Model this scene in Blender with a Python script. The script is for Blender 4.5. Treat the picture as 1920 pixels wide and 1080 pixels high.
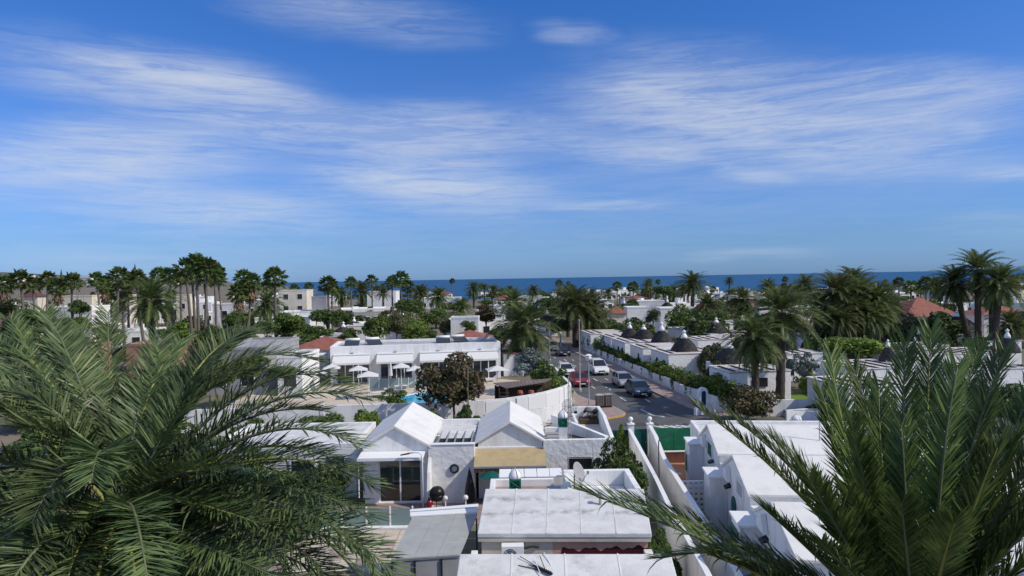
import bpy, bmesh, math, random
import numpy as np
from mathutils import Vector, Matrix
for o in list(bpy.data.objects): bpy.data.objects.remove(o)
S = bpy.context.scene
C = S.collection
rad = math.radians
# ------------------------------------------------------------------ camera
F, HC = 1300.0, 11.0                       # focal length in photo pixels (1920 wide), camera height in metres
PITCH, ROLL = 0.80, 1.0
RM = Matrix.Rotation(rad(90 - PITCH), 3, 'X') @ Matrix.Rotation(rad(-ROLL), 3, 'Z')
cam = bpy.data.cameras.new('camera'); camo = bpy.data.objects.new('camera', cam); C.objects.link(camo)
cam.sensor_width = 36; cam.lens = 36 * F / 1920; cam.clip_start = 0.1; cam.clip_end = 60000
camo.matrix_world = Matrix.Translation((0, 0, HC)) @ RM.to_4x4()
S.camera = camo
def ray(u, v): return RM @ Vector(((u - 960) / F, -(v - 540) / F, -1))
def G(u, v, z=0.0):                        # where the line of sight meets height z
    d = ray(u, v); t = (z - HC) / d.z; return Vector((d.x * t, d.y * t, z))
def D(u, v, y):                            # the point on the line of sight at distance y
    d = ray(u, v); t = y / d.y; return Vector((d.x * t, y, HC + d.z * t))
# ------------------------------------------------------------------ world, sun, exposure
SUN_EL, SUN_AZ = rad(42), rad(20)           # azimuth measured from +x towards the viewer
sv = Vector((math.cos(SUN_EL) * math.cos(SUN_AZ), -math.cos(SUN_EL) * math.sin(SUN_AZ), math.sin(SUN_EL)))
W_ = bpy.data.worlds.new('World'); S.world = W_; W_.use_nodes = True
nt = W_.node_tree; nt.nodes.clear()
def N(t, ty, **k):
    n = t.nodes.new(ty)
    for a, b in k.items(): setattr(n, a, b)
    return n
def math_(t, op, a, b=None, c=None, clamp=False):
    n = N(t, 'ShaderNodeMath', operation=op, use_clamp=clamp)
    for i, x in enumerate((a, b, c)):
        if x is None: continue
        if isinstance(x, (int, float)): n.inputs[i].default_value = x
        else: t.links.new(x, n.inputs[i])
    return n.outputs[0]
sky = N(nt, 'ShaderNodeTexSky', sky_type='NISHITA', sun_disc=False, sun_elevation=SUN_EL,
        sun_rotation=math.atan2(sv.x, sv.y), altitude=0, air_density=1.0, dust_density=0.35, ozone_density=3.0)
tc = N(nt, 'ShaderNodeTexCoord'); sep = N(nt, 'ShaderNodeSeparateXYZ')
nt.links.new(tc.outputs['Generated'], sep.inputs[0])
az = math_(nt, 'ARCTAN2', sep.outputs[0], sep.outputs[1]); el = math_(nt, 'ARCSINE', sep.outputs[2])
ae = N(nt, 'ShaderNodeCombineXYZ'); nt.links.new(az, ae.inputs[0]); nt.links.new(el, ae.inputs[1])
def noise_w(scale, detail, rough, sx, sy, rot, dist=0.0):
    m = N(nt, 'ShaderNodeMapping'); m.inputs['Scale'].default_value = (sx, sy, 1); m.inputs['Rotation'].default_value = (0, 0, rad(rot))
    nt.links.new(ae.outputs[0], m.inputs[0])
    n = N(nt, 'ShaderNodeTexNoise'); n.inputs['Scale'].default_value = scale; n.inputs['Detail'].default_value = detail
    n.inputs['Roughness'].default_value = rough; n.inputs['Distortion'].default_value = dist
    nt.links.new(m.outputs[0], n.inputs['Vector']); return n
wn = noise_w(1, 3, 0.55, 5, 9, 0)
wv = N(nt, 'ShaderNodeVectorMath', operation='MULTIPLY_ADD'); wv.inputs[1].default_value = (0.12, 0.034, 0); wv.inputs[2].default_value = (-0.06, -0.017, 0)
nt.links.new(wn.outputs['Color'], wv.inputs[0])
wc = N(nt, 'ShaderNodeVectorMath', operation='ADD'); nt.links.new(ae.outputs[0], wc.inputs[0]); nt.links.new(wv.outputs[0], wc.inputs[1])
# cirrus streaks seen over the town: (u0, v0, u1, v1, half width in pixels, weight)
STREAKS = [(-120, 78, 620, 178, 52, 1.0), (160, 105, 660, 200, 26, .7), (330, 205, 980, 262, 50, .9), (-200, 318, 560, 262, 62, 1.0), (560, 235, 1120, 250, 46, .6),
           (980, 190, 1980, 225, 80, .8), (1020, 165, 1620, 250, 50, .5), (1000, 262, 1380, 300, 30, .85), (1060, 120, 1560, 130, 60, .6), (1420, 150, 2100, 165, 36, .75),
           (540, 320, 1080, 368, 50, 1.0), (10, 372, 720, 402, 36, .8), (380, -20, 960, 52, 40, .45), (990, 52, 1150, 64, 18, .5), (990, 393, 1290, 382, 9, .55),
           (1310, 318, 1500, 334, 16, .6), (1380, 290, 2000, 300, 44, .4), (1750, 256, 1860, 236, 16, .5), (1790, 334, 2060, 320, 12, .6), (690, 318, 1010, 302, 8, .35),
           (-300, 460, 700, 470, 60, .28), (-300, 290, 2200, 300, 150, .22), (-100, 300, 420, 282, 30, .5), (560, 330, 900, 352, 22, .45), (1150, 215, 2000, 222, 18, .5), (1040, 150, 1500, 205, 16, .45), (300, 212, 700, 222, 14, .5), (0, 90, 420, 135, 14, .5), (0, 330, 330, 318, 12, .4), (680, 352, 1060, 358, 12, .45), (1250, 482, 1560, 474, 14, .3), (1700, 420, 2100, 425, 26, .25)]
tot = None
for (u0, v0, u1, v1, hw, wt) in STREAKS:
    a, b = ray(u0, v0).normalized(), ray(u1, v1).normalized()
    A = Vector((math.atan2(a.x, a.y), math.asin(a.z))); B = Vector((math.atan2(b.x, b.y), math.asin(b.z)))
    mp = N(nt, 'ShaderNodeMapping', vector_type='TEXTURE'); M_ = (A + B) / 2; dd = B - A
    mp.inputs['Location'].default_value = (M_.x, M_.y, 0); mp.inputs['Rotation'].default_value = (0, 0, math.atan2(dd.y, dd.x))
    mp.inputs['Scale'].default_value = (dd.length * 0.64, hw / F * 1.55, 1)
    nt.links.new(wc.outputs[0], mp.inputs[0])
    ln = N(nt, 'ShaderNodeVectorMath', operation='LENGTH'); nt.links.new(mp.outputs[0], ln.inputs[0])
    mr = N(nt, 'ShaderNodeMapRange', interpolation_type='SMOOTHERSTEP'); mr.inputs['From Min'].default_value = 1; mr.inputs['From Max'].default_value = 0
    mr.inputs['To Max'].default_value = wt; nt.links.new(ln.outputs['Value'], mr.inputs['Value'])
    tot = mr.outputs[0] if tot is None else math_(nt, 'ADD', tot, mr.outputs[0])
# unseen cirrus overhead and behind, thickened to whiten the ambient light
gen = noise_w(1, 4, 0.5, 2.2, 5, 4)
back = math_(nt, 'MAXIMUM', math_(nt, 'MULTIPLY', math_(nt, 'SUBTRACT', math_(nt, 'ABSOLUTE', az), 0.7, clamp=True), 3.0, clamp=True), math_(nt, 'MULTIPLY', math_(nt, 'SUBTRACT', el, 0.42, clamp=True), 5.0, clamp=True))
gm = math_(nt, 'MULTIPLY', math_(nt, 'MULTIPLY', math_(nt, 'SUBTRACT', gen.outputs['Fac'], 0.36, clamp=True), 5.0), back)
tot = math_(nt, 'ADD', tot, gm)
f1 = noise_w(1, 9, 0.62, 2.6, 26, -5, .7); f2 = noise_w(1, 10, 0.74, 8.5, 86, -8, .9)
fib = math_(nt, 'ADD', math_(nt, 'MULTIPLY', f1.outputs['Fac'], 1.4), math_(nt, 'MULTIPLY_ADD', f2.outputs['Fac'], 1.7, -1.1))
den = math_(nt, 'MULTIPLY', tot, math_(nt, 'MAXIMUM', fib, 0.2))
den = math_(nt, 'MULTIPLY', den, 0.98)
den = math_(nt, 'MULTIPLY', math_(nt, 'SUBTRACT', 1.0, math_(nt, 'POWER', 2.718, math_(nt, 'MULTIPLY', den, -1.35))), 0.9)
tint = N(nt, 'ShaderNodeMix', data_type='RGBA', blend_type='MULTIPLY'); tint.inputs[0].default_value = 1
nt.links.new(sky.outputs[0], tint.inputs[6])
cr = N(nt, 'ShaderNodeValToRGB'); nt.links.new(math_(nt, 'MULTIPLY', el, 2 / math.pi, clamp=True), cr.inputs[0])   # clear sea air: less yellow towards the horizon
for i, (e, c) in enumerate(((0, (.32, .58, 1.28)), (3, (.345, .585, 1.10)), (8, (.47, .70, 1.19)), (24, (.26, .69, 1.30)), (90, (.26, .69, 1.30)))):
    k = cr.color_ramp.elements[i] if i < 2 else cr.color_ramp.elements.new(e / 90); k.position = e / 90; k.color = (*c, 1)
nt.links.new(cr.outputs[0], tint.inputs[7])
cl = N(nt, 'ShaderNodeMix', data_type='RGBA'); nt.links.new(den, cl.inputs[0]); nt.links.new(tint.outputs[2], cl.inputs[6]); cl.inputs[7].default_value = (6.0, 6.5, 7.3, 1)
bg = N(nt, 'ShaderNodeBackground'); bg.inputs[1].default_value = 0.108; nt.links.new(cl.outputs[2], bg.inputs[0])
wo = N(nt, 'ShaderNodeOutputWorld'); nt.links.new(bg.outputs[0], wo.inputs[0])
sl = bpy.data.lights.new('sun', 'SUN'); so = bpy.data.objects.new('sun', sl); C.objects.link(so)
sl.energy = 3.5; sl.angle = rad(0.53); sl.color = (1.0, 0.91, 0.76)
so.rotation_euler = sv.to_track_quat('Z', 'Y').to_euler(); so.location = (40, -5, 60)
vs = S.view_settings; vs.view_transform = 'Standard'; vs.look = 'None'; vs.exposure = 0.0; vs.gamma = 1; vs.use_curve_mapping = False
S.cycles.max_bounces = 6; S.cycles.diffuse_bounces = 3; S.cycles.glossy_bounces = 3; S.cycles.transmission_bounces = 4; S.cycles.transparent_max_bounces = 8
S.cycles.use_denoising = True; S.cycles.caustics_reflective = False; S.cycles.caustics_refractive = False

# ------------------------------------------------------------------ materials
MT = {}
def mat(name, col, col2=None, scale=3.0, rough=0.8, spec=0.3, bump=0.0, bscale=20.0, voro=False, rand=0.0, trans=0.0, metal=0.0,
        col3=None, scale3=0.6, lo=0.4, hi=0.62, stretch=None):
    m = bpy.data.materials.new(name); m.use_nodes = True; t = m.node_tree; p = t.nodes['Principled BSDF']; out = t.nodes['Material Output']
    p.inputs['Roughness'].default_value = rough; p.inputs['Specular IOR Level'].default_value = spec; p.inputs['Metallic'].default_value = metal
    col = tuple(col) + (1,)
    geo = N(t, 'ShaderNodeNewGeometry'); vec = geo.outputs['Position']
    if stretch:
        mp = N(t, 'ShaderNodeMapping'); mp.inputs['Scale'].default_value = stretch; t.links.new(vec, mp.inputs[0]); vec = mp.outputs[0]
    c = None
    def mixn(a, b, sc, lo, hi, det=6):
        n = N(t, 'ShaderNodeTexNoise'); n.inputs['Scale'].default_value = sc; n.inputs['Detail'].default_value = det; n.inputs['Roughness'].default_value = 0.65
        t.links.new(vec, n.inputs['Vector'])
        mr = N(t, 'ShaderNodeMapRange'); mr.inputs[1].default_value = lo; mr.inputs[2].default_value = hi; t.links.new(n.outputs['Fac'], mr.inputs[0])
        x = N(t, 'ShaderNodeMix', data_type='RGBA'); t.links.new(mr.outputs[0], x.inputs[0])
        if isinstance(a, tuple): x.inputs[6].default_value = a
        else: t.links.new(a, x.inputs[6])
        x.inputs[7].default_value = b; return x.outputs[2]
    c = col
    if col2: c = mixn(col, tuple(col2) + (1,), scale, lo, hi)
    if col3: c = mixn(c, tuple(col3) + (1,), scale3, 0.5, 0.72)
    if rand:
        oi = N(t, 'ShaderNodeObjectInfo'); hs = N(t, 'ShaderNodeHueSaturation')
        t.links.new(math_(t, 'MULTIPLY_ADD', oi.outputs['Random'], rand, 1 - rand / 2), hs.inputs['Value'])
        t.links.new(math_(t, 'MULTIPLY_ADD', oi.outputs['Random'], rand * 0.06, 0.5 - rand * 0.03), hs.inputs['Hue'])
        if isinstance(c, tuple): hs.inputs['Color'].default_value = c
        else: t.links.new(c, hs.inputs['Color'])
        c = hs.outputs[0]
    if trans and 'leaf' in name:                # every leaf a slightly different tone
        h2 = N(t, 'ShaderNodeHueSaturation'); t.links.new(math_(t, 'MULTIPLY_ADD', geo.outputs['Random Per Island'], .9, .55), h2.inputs['Value']); t.links.new(math_(t, 'MULTIPLY_ADD', geo.outputs['Random Per Island'], -.03, .515), h2.inputs['Hue'])
        if isinstance(c, tuple): h2.inputs['Color'].default_value = c
        else: t.links.new(c, h2.inputs['Color'])
        c = h2.outputs[0]
    if isinstance(c, tuple): p.inputs['Base Color'].default_value = c
    else: t.links.new(c, p.inputs['Base Color'])
    if bump:
        if voro: n = N(t, 'ShaderNodeTexVoronoi', feature='DISTANCE_TO_EDGE'); o_ = n.outputs['Distance']
        else: n = N(t, 'ShaderNodeTexNoise'); n.inputs['Detail'].default_value = 5; o_ = n.outputs['Fac']
        n.inputs['Scale'].default_value = bscale; t.links.new(vec, n.inputs['Vector'])
        b = N(t, 'ShaderNodeBump'); b.inputs['Strength'].default_value = min(bump, 1); b.inputs['Distance'].default_value = 0.03 * max(1, bump)
        if voro: o_ = math_(t, 'MINIMUM', o_, 0.25)
        t.links.new(o_, b.inputs['Height']); t.links.new(b.outputs[0], p.inputs['Normal'])
    if trans:
        tr = N(t, 'ShaderNodeBsdfTranslucent'); ms = N(t, 'ShaderNodeMixShader'); ms.inputs[0].default_value = trans
        if isinstance(c, tuple): tr.inputs[0].default_value = c
        else: t.links.new(c, tr.inputs[0])
        t.links.new(p.outputs[0], ms.inputs[1]); t.links.new(tr.outputs[0], ms.inputs[2]); t.links.new(ms.outputs[0], out.inputs[0])
    MT[name] = m; return m
mat('white_wall', (.84, .84, .83), (.72, .72, .70), scale=2.4, bump=.35, bscale=9, lo=.45, hi=.78, col3=(.62, .61, .58), scale3=1.3, stretch=(1, 1, .22))
mat('white_rough', (.80, .80, .79), (.66, .66, .65), scale=2.5, bump=1.6, bscale=3.4, lo=.45, hi=.8)
mat('white_stone', (.83, .83, .82), (.68, .68, .66), scale=3, bump=1.0, bscale=2.6, voro=True, lo=.5, hi=.8)
mat('white_roof', (.70, .70, .69), (.54, .54, .53), scale=.9, bump=.25, bscale=14, col3=(.46, .46, .45), scale3=1.6, lo=.42, hi=.72)
mat('white_gable_roof', (.75, .74, .71), (.62, .61, .59), scale=1.3, bump=.3, bscale=25, lo=.45, hi=.75)
mat('stained_roof', (.68, .68, .675), (.55, .55, .54), scale=3.0, bump=.3, bscale=18, col3=(.60, .60, .59), scale3=2.4, lo=.4, hi=.7, stretch=(.7, 1.2, 1))
mat('white_paint', (.82, .82, .81), rough=.5)
mat('far_white', (.84, .83, .80), (.73, .72, .69), scale=.5, rand=.2)
mat('far_cream', (.74, .68, .56), (.66, .59, .48), scale=.5, rand=.2)
mat('far_grey', (.40, .40, .41), (.30, .30, .31), scale=.4, rand=.3)
mat('cream_wall', (.62, .57, .48), (.52, .47, .40), scale=2, bump=.2)
mat('beige_wall', (.60, .55, .47), (.50, .46, .40), scale=1.5, bump=.3, bscale=12)
mat('pink_wall', (.56, .34, .25), (.48, .29, .22), scale=1.5, bump=.3, bscale=12)
mat('dark_red_paint', (.085, .010, .014), (.055, .008, .011), scale=3)
mat('salmon_wall', (.44, .24, .18), (.36, .20, .15), scale=.8, rand=.1)
mat('red_tile', (.31, .115, .085), (.23, .085, .068), scale=2.5, bump=.8, bscale=12, stretch=(1, .25, 1), rand=.15)
mat('dark_tile', (.17, .055, .05), (.11, .045, .042), scale=2, bump=.8, bscale=10, stretch=(1, .25, 1))
mat('grey_canopy', (.40, .41, .39), (.33, .335, .32), scale=2.2, rough=.75, lo=.35, hi=.7)
mat('asphalt', (.115, .115, .116), (.085, .085, .087), scale=.5, rough=.9, bump=.3, bscale=60, col3=(.15, .148, .145), scale3=.25)
mat('pavement', (.36, .27, .24), (.28, .21, .19), scale=1.5, rough=.9, bump=.2, bscale=40)
mat('kerb', (.38, .37, .35), (.28, .27, .26), scale=2, rough=.9)
mat('kerb_yellow', (.62, .36, .08), (.45, .28, .10), scale=5)
mat('marking', (.70, .70, .68), (.40, .40, .39), scale=4, lo=.5, hi=.75)
mat('earth', (.23, .19, .145), (.14, .12, .09), scale=.25, rough=1, bump=.4, bscale=6, col3=(.10, .12, .05), scale3=.06)
mat('deck', (.62, .54, .44), (.52, .45, .37), scale=1.0)
mat('terracotta', (.52, .23, .13), (.42, .19, .11), scale=3, rough=.7)
mat('brown_wall', (.20, .09, .06), (.13, .06, .045), scale=3)
mat('hill', (.16, .14, .12), (.10, .10, .08), scale=.004, rough=1, col3=(.24, .22, .2), scale3=.01)
mat('lawn', (.15, .22, .03), (.10, .17, .02), scale=4, rough=1, bump=.6, bscale=40)
mat('awning_yellow', (.47, .37, .20), (.38, .29, .17), scale=2.2, rough=.9, lo=.4, hi=.7)
mat('awning_white', (.78, .78, .77), rough=.8, trans=.15)
mat('fabric_white', (.80, .80, .79), rough=.9, trans=.25)
mat('green_paint', (.015, .16, .10), (.012, .12, .075), scale=4, rough=.45)
mat('green_fence', (.012, .15, .075), (.03, .24, .13), scale=2.2, rough=.6, lo=.5, hi=.7)
mat('teal_gate', (.004, .10, .085), (.006, .075, .065), scale=2, rough=.5)
mat('teal_paint', (.015, .17, .16), (.012, .13, .13), scale=3, rough=.5)
mat('blue_door', (.008, .05, .075), rough=.4)
mat('dark', (.012, .012, .013), rough=.6)
mat('dark_metal', (.03, .032, .035), rough=.45, metal=.3)
mat('grey_metal', (.38, .39, .40), rough=.4, metal=.5)
mat('galv', (.45, .46, .47), (.35, .36, .37), scale=3, rough=.5, metal=.3)
mat('stone_cone', (.078, .074, .074), (.032, .031, .032), scale=5, rough=.95, bump=1.0, bscale=6, voro=True, rand=.3)
mat('roof_strip', (.022, .02, .02), rough=.6); mat('tar', (.055, .055, .056), (.075, .075, .075), scale=3, rough=.9)
mat('trullo_roof', (.64, .60, .57), (.50, .46, .43), scale=1.0, rough=.9, col3=(.36, .24, .21), scale3=.35)
mat('wood_dark', (.10, .065, .045), (.055, .036, .026), scale=4, stretch=(1, 8, 1))
mat('wood_grey', (.20, .165, .15), (.13, .105, .095), scale=4)
mat('brick_red', (.36, .12, .07), (.28, .09, .06), scale=8)
mat('bark', (.115, .09, .07), (.045, .036, .03), scale=6, rough=1, bump=.8, bscale=14, stretch=(1, 1, 2.2))
mat('bark_grey', (.20, .17, .145), (.11, .09, .08), scale=4, rough=1, bump=.6, bscale=8, stretch=(1, 1, 3))
mat('fibre', (.20, .12, .06), (.09, .05, .028), scale=9, rough=1, bump=.8, bscale=20)
mat('stalk', (.30, .30, .07), (.20, .21, .06), scale=3, rough=.5)
mat('stalk_dark', (.16, .18, .10), (.10, .12, .06), scale=3, rough=.5)
mat('palm_leaf', (.140, .195, .072), (.050, .085, .030), scale=1.6, rough=.4, spec=.3, trans=.22, rand=.35)
mat('palm_leaf_green', (.130, .185, .050), (.050, .090, .024), scale=1.6, rough=.4, spec=.3, trans=.22, rand=.35)
mat('date_leaf', (.15, .185, .062), (.09, .125, .042), scale=.8, rough=.5, spec=.4, trans=.38, rand=.5)
mat('fan_leaf', (.17, .24, .07), (.11, .175, .048), scale=.8, rough=.45, spec=.4, trans=.38, rand=.5)
mat('dead_leaf', (.24, .17, .10), (.14, .10, .06), scale=1, rough=.9, trans=.15)
mat('leaf_dark', (.060, .096, .026), (.095, .145, .038), scale=.9, rough=.55, trans=.3, rand=.4)
mat('leaf_mid', (.080, .135, .028), (.125, .185, .040), scale=.9, rough=.55, trans=.32, rand=.35)
mat('leaf_olive', (.115, .135, .06), (.16, .165, .08), scale=1.0, rough=.6, trans=.28, rand=.35)
mat('leaf_brown', (.072, .085, .030), (.130, .088, .048), scale=1.1, rough=.6, trans=.2, rand=.1, lo=.42, hi=.6)
mat('leaf_red', (.070, .060, .022), (.16, .055, .032), scale=1.2, rough=.6, trans=.2, lo=.42, hi=.62)
mat('leaf_silver', (.13, .17, .15), (.22, .27, .25), scale=1.0, rough=.6, trans=.15)
mat('leaf_bright', (.12, .19, .03), (.18, .25, .045), scale=1.2, rough=.5, trans=.3, rand=.25)
mat('flower', (.55, .22, .18), rough=.8, trans=.2)
mat('car_white', (.75, .76, .77), rough=.25, spec=.6); mat('car_silver', (.42, .43, .44), rough=.28, spec=.6, metal=.4)
mat('car_blue', (.012, .035, .062), rough=.2, spec=.7); mat('car_red', (.22, .012, .022), rough=.22, spec=.6); mat('car_navy', (.015, .02, .035), rough=.22, spec=.6)
mat('car_grey', (.15, .16, .17), rough=.25, spec=.6)
mat('rubber', (.015, .015, .015), rough=.9); mat('rim', (.35, .36, .37), rough=.35, metal=.7); mat('plate', (.75, .75, .73), rough=.5)
mat('lamp_glass', (.7, .72, .74), rough=.15, spec=.7); mat('tail', (.35, .01, .01), rough=.3)
mat('blue_cloth', (.03, .22, .50), rough=.9); mat('red_cloth', (.50, .10, .07), rough=.9); mat('pvc_black', (.015, .015, .016), rough=.35)
mat('glass_panel', (.36, .46, .45), rough=.15, spec=.6)
mat('car_glass', (.012, .016, .02), rough=.06, spec=.9)
mat('window_glass', (.018, .025, .032), rough=.08, spec=.8)
mat('pool_tile', (.02, .30, .50), rough=.4)
def special():
    m = bpy.data.materials.new('sea'); m.use_nodes = True; t = m.node_tree; p = t.nodes['Principled BSDF']
    p.inputs['Base Color'].default_value = (.010, .070, .185, 1); p.inputs['Roughness'].default_value = .55; p.inputs['Specular IOR Level'].default_value = .12
    geo = N(t, 'ShaderNodeNewGeometry'); mp = N(t, 'ShaderNodeMapping'); mp.inputs['Scale'].default_value = (.004, .012, 1); t.links.new(geo.outputs['Position'], mp.inputs[0])
    n = N(t, 'ShaderNodeTexNoise'); n.inputs['Scale'].default_value = 1; n.inputs['Detail'].default_value = 9; n.inputs['Roughness'].default_value = .7; t.links.new(mp.outputs[0], n.inputs['Vector'])
    r = N(t, 'ShaderNodeMix', data_type='RGBA'); t.links.new(n.outputs['Fac'], r.inputs[0]); r.inputs[6].default_value = (.008, .062, .165, 1); r.inputs[7].default_value = (.020, .115, .250, 1)
    m2 = N(t, 'ShaderNodeMapping'); m2.inputs['Scale'].default_value = (.02, .012, 1); t.links.new(geo.outputs['Position'], m2.inputs[0]); w2 = N(t, 'ShaderNodeTexNoise'); w2.inputs['Scale'].default_value = 1; w2.inputs['Detail'].default_value = 10; w2.inputs['Roughness'].default_value = .8; t.links.new(m2.outputs[0], w2.inputs['Vector'])
    cap = N(t, 'ShaderNodeMapRange'); cap.inputs[1].default_value = .69; cap.inputs[2].default_value = .76; t.links.new(w2.outputs['Fac'], cap.inputs[0]); r3 = N(t, 'ShaderNodeMix', data_type='RGBA'); t.links.new(cap.outputs[0], r3.inputs[0]); t.links.new(r.outputs[2], r3.inputs[6]); r3.inputs[7].default_value = (.45, .5, .55, 1)  # pale specks painted into the sea colour for glitter and whitecaps
    t.links.new(r3.outputs[2], p.inputs['Base Color']); MT['sea'] = m
    m = bpy.data.materials.new('clear_glass'); m.use_nodes = True; t = m.node_tree; t.nodes.clear()
    g = N(t, 'ShaderNodeBsdfGlossy'); g.inputs['Roughness'].default_value = .02; tr = N(t, 'ShaderNodeBsdfTransparent'); tr.inputs[0].default_value = (.62, .70, .70, 1)
    ms = N(t, 'ShaderNodeMixShader'); fr = N(t, 'ShaderNodeFresnel'); fr.inputs[0].default_value = 1.8; o_ = N(t, 'ShaderNodeOutputMaterial')
    t.links.new(fr.outputs[0], ms.inputs[0]); t.links.new(tr.outputs[0], ms.inputs[1]); t.links.new(g.outputs[0], ms.inputs[2]); t.links.new(ms.outputs[0], o_.inputs[0]); MT['clear_glass'] = m
    m = bpy.data.materials.new('frosted_glass'); m.use_nodes = True; t = m.node_tree; t.nodes.clear()
    g = N(t, 'ShaderNodeBsdfPrincipled'); g.inputs['Base Color'].default_value = (.40, .52, .52, 1); g.inputs['Roughness'].default_value = .2
    tr = N(t, 'ShaderNodeBsdfTranslucent'); tr.inputs[0].default_value = (.45, .58, .58, 1); tp = N(t, 'ShaderNodeBsdfTransparent'); tp.inputs[0].default_value = (.6, .72, .72, 1)
    a = N(t, 'ShaderNodeMixShader'); a.inputs[0].default_value = .4; b = N(t, 'ShaderNodeMixShader'); b.inputs[0].default_value = .3; o_ = N(t, 'ShaderNodeOutputMaterial')
    t.links.new(g.outputs[0], a.inputs[1]); t.links.new(tr.outputs[0], a.inputs[2]); t.links.new(a.outputs[0], b.inputs[1]); t.links.new(tp.outputs[0], b.inputs[2]); t.links.new(b.outputs[0], o_.inputs[0]); MT['frosted_glass'] = m
    m = bpy.data.materials.new('pool_water'); m.use_nodes = True; t = m.node_tree; p = t.nodes['Principled BSDF']
    p.inputs['Base Color'].default_value = (.02, .42, .66, 1); p.inputs['Roughness'].default_value = .08
    n = N(t, 'ShaderNodeTexNoise'); n.inputs['Scale'].default_value = 6; b = N(t, 'ShaderNodeBump'); b.inputs['Strength'].default_value = .15; t.links.new(n.outputs['Fac'], b.inputs['Height']); t.links.new(b.outputs[0], p.inputs['Normal']); MT['pool_water'] = m
special()
def roof_stains():                          # two rows of dark weathering where water stands on the sheet joints
    t = MT['stained_roof'].node_tree; p = t.nodes['Principled BSDF']; base = p.inputs['Base Color'].links[0].from_socket; geo = N(t, 'ShaderNodeNewGeometry'); sp = N(t, 'ShaderNodeSeparateXYZ'); t.links.new(geo.outputs['Position'], sp.inputs[0])
    rows = None
    for y, w in ((24.72, .17), (23.9, .2)):
        k = math_(t, 'MULTIPLY', math_(t, 'SUBTRACT', math_(t, 'MULTIPLY_ADD', sp.outputs[0], .03, sp.outputs[1]), y), 1 / w); g = math_(t, 'POWER', 2.718, math_(t, 'MULTIPLY', math_(t, 'MULTIPLY', k, k), -1)); rows = g if rows is None else math_(t, 'ADD', rows, g)
    mp = N(t, 'ShaderNodeMapping'); mp.inputs['Scale'].default_value = (1.9, 2.6, 1); t.links.new(geo.outputs['Position'], mp.inputs[0]); n = N(t, 'ShaderNodeTexNoise'); n.inputs['Scale'].default_value = 1; n.inputs['Detail'].default_value = 7; n.inputs['Roughness'].default_value = .65; t.links.new(mp.outputs[0], n.inputs['Vector'])
    mr = N(t, 'ShaderNodeMapRange'); mr.inputs[1].default_value = .44; mr.inputs[2].default_value = .66; t.links.new(n.outputs['Fac'], mr.inputs[0]); x = N(t, 'ShaderNodeMix', data_type='RGBA'); t.links.new(math_(t, 'MULTIPLY', math_(t, 'MULTIPLY', mr.outputs[0], rows), .8, clamp=True), x.inputs[0]); t.links.new(base, x.inputs[6]); x.inputs[7].default_value = (.20, .20, .195, 1); t.links.new(x.outputs[2], p.inputs['Base Color'])
roof_stains()

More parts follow.
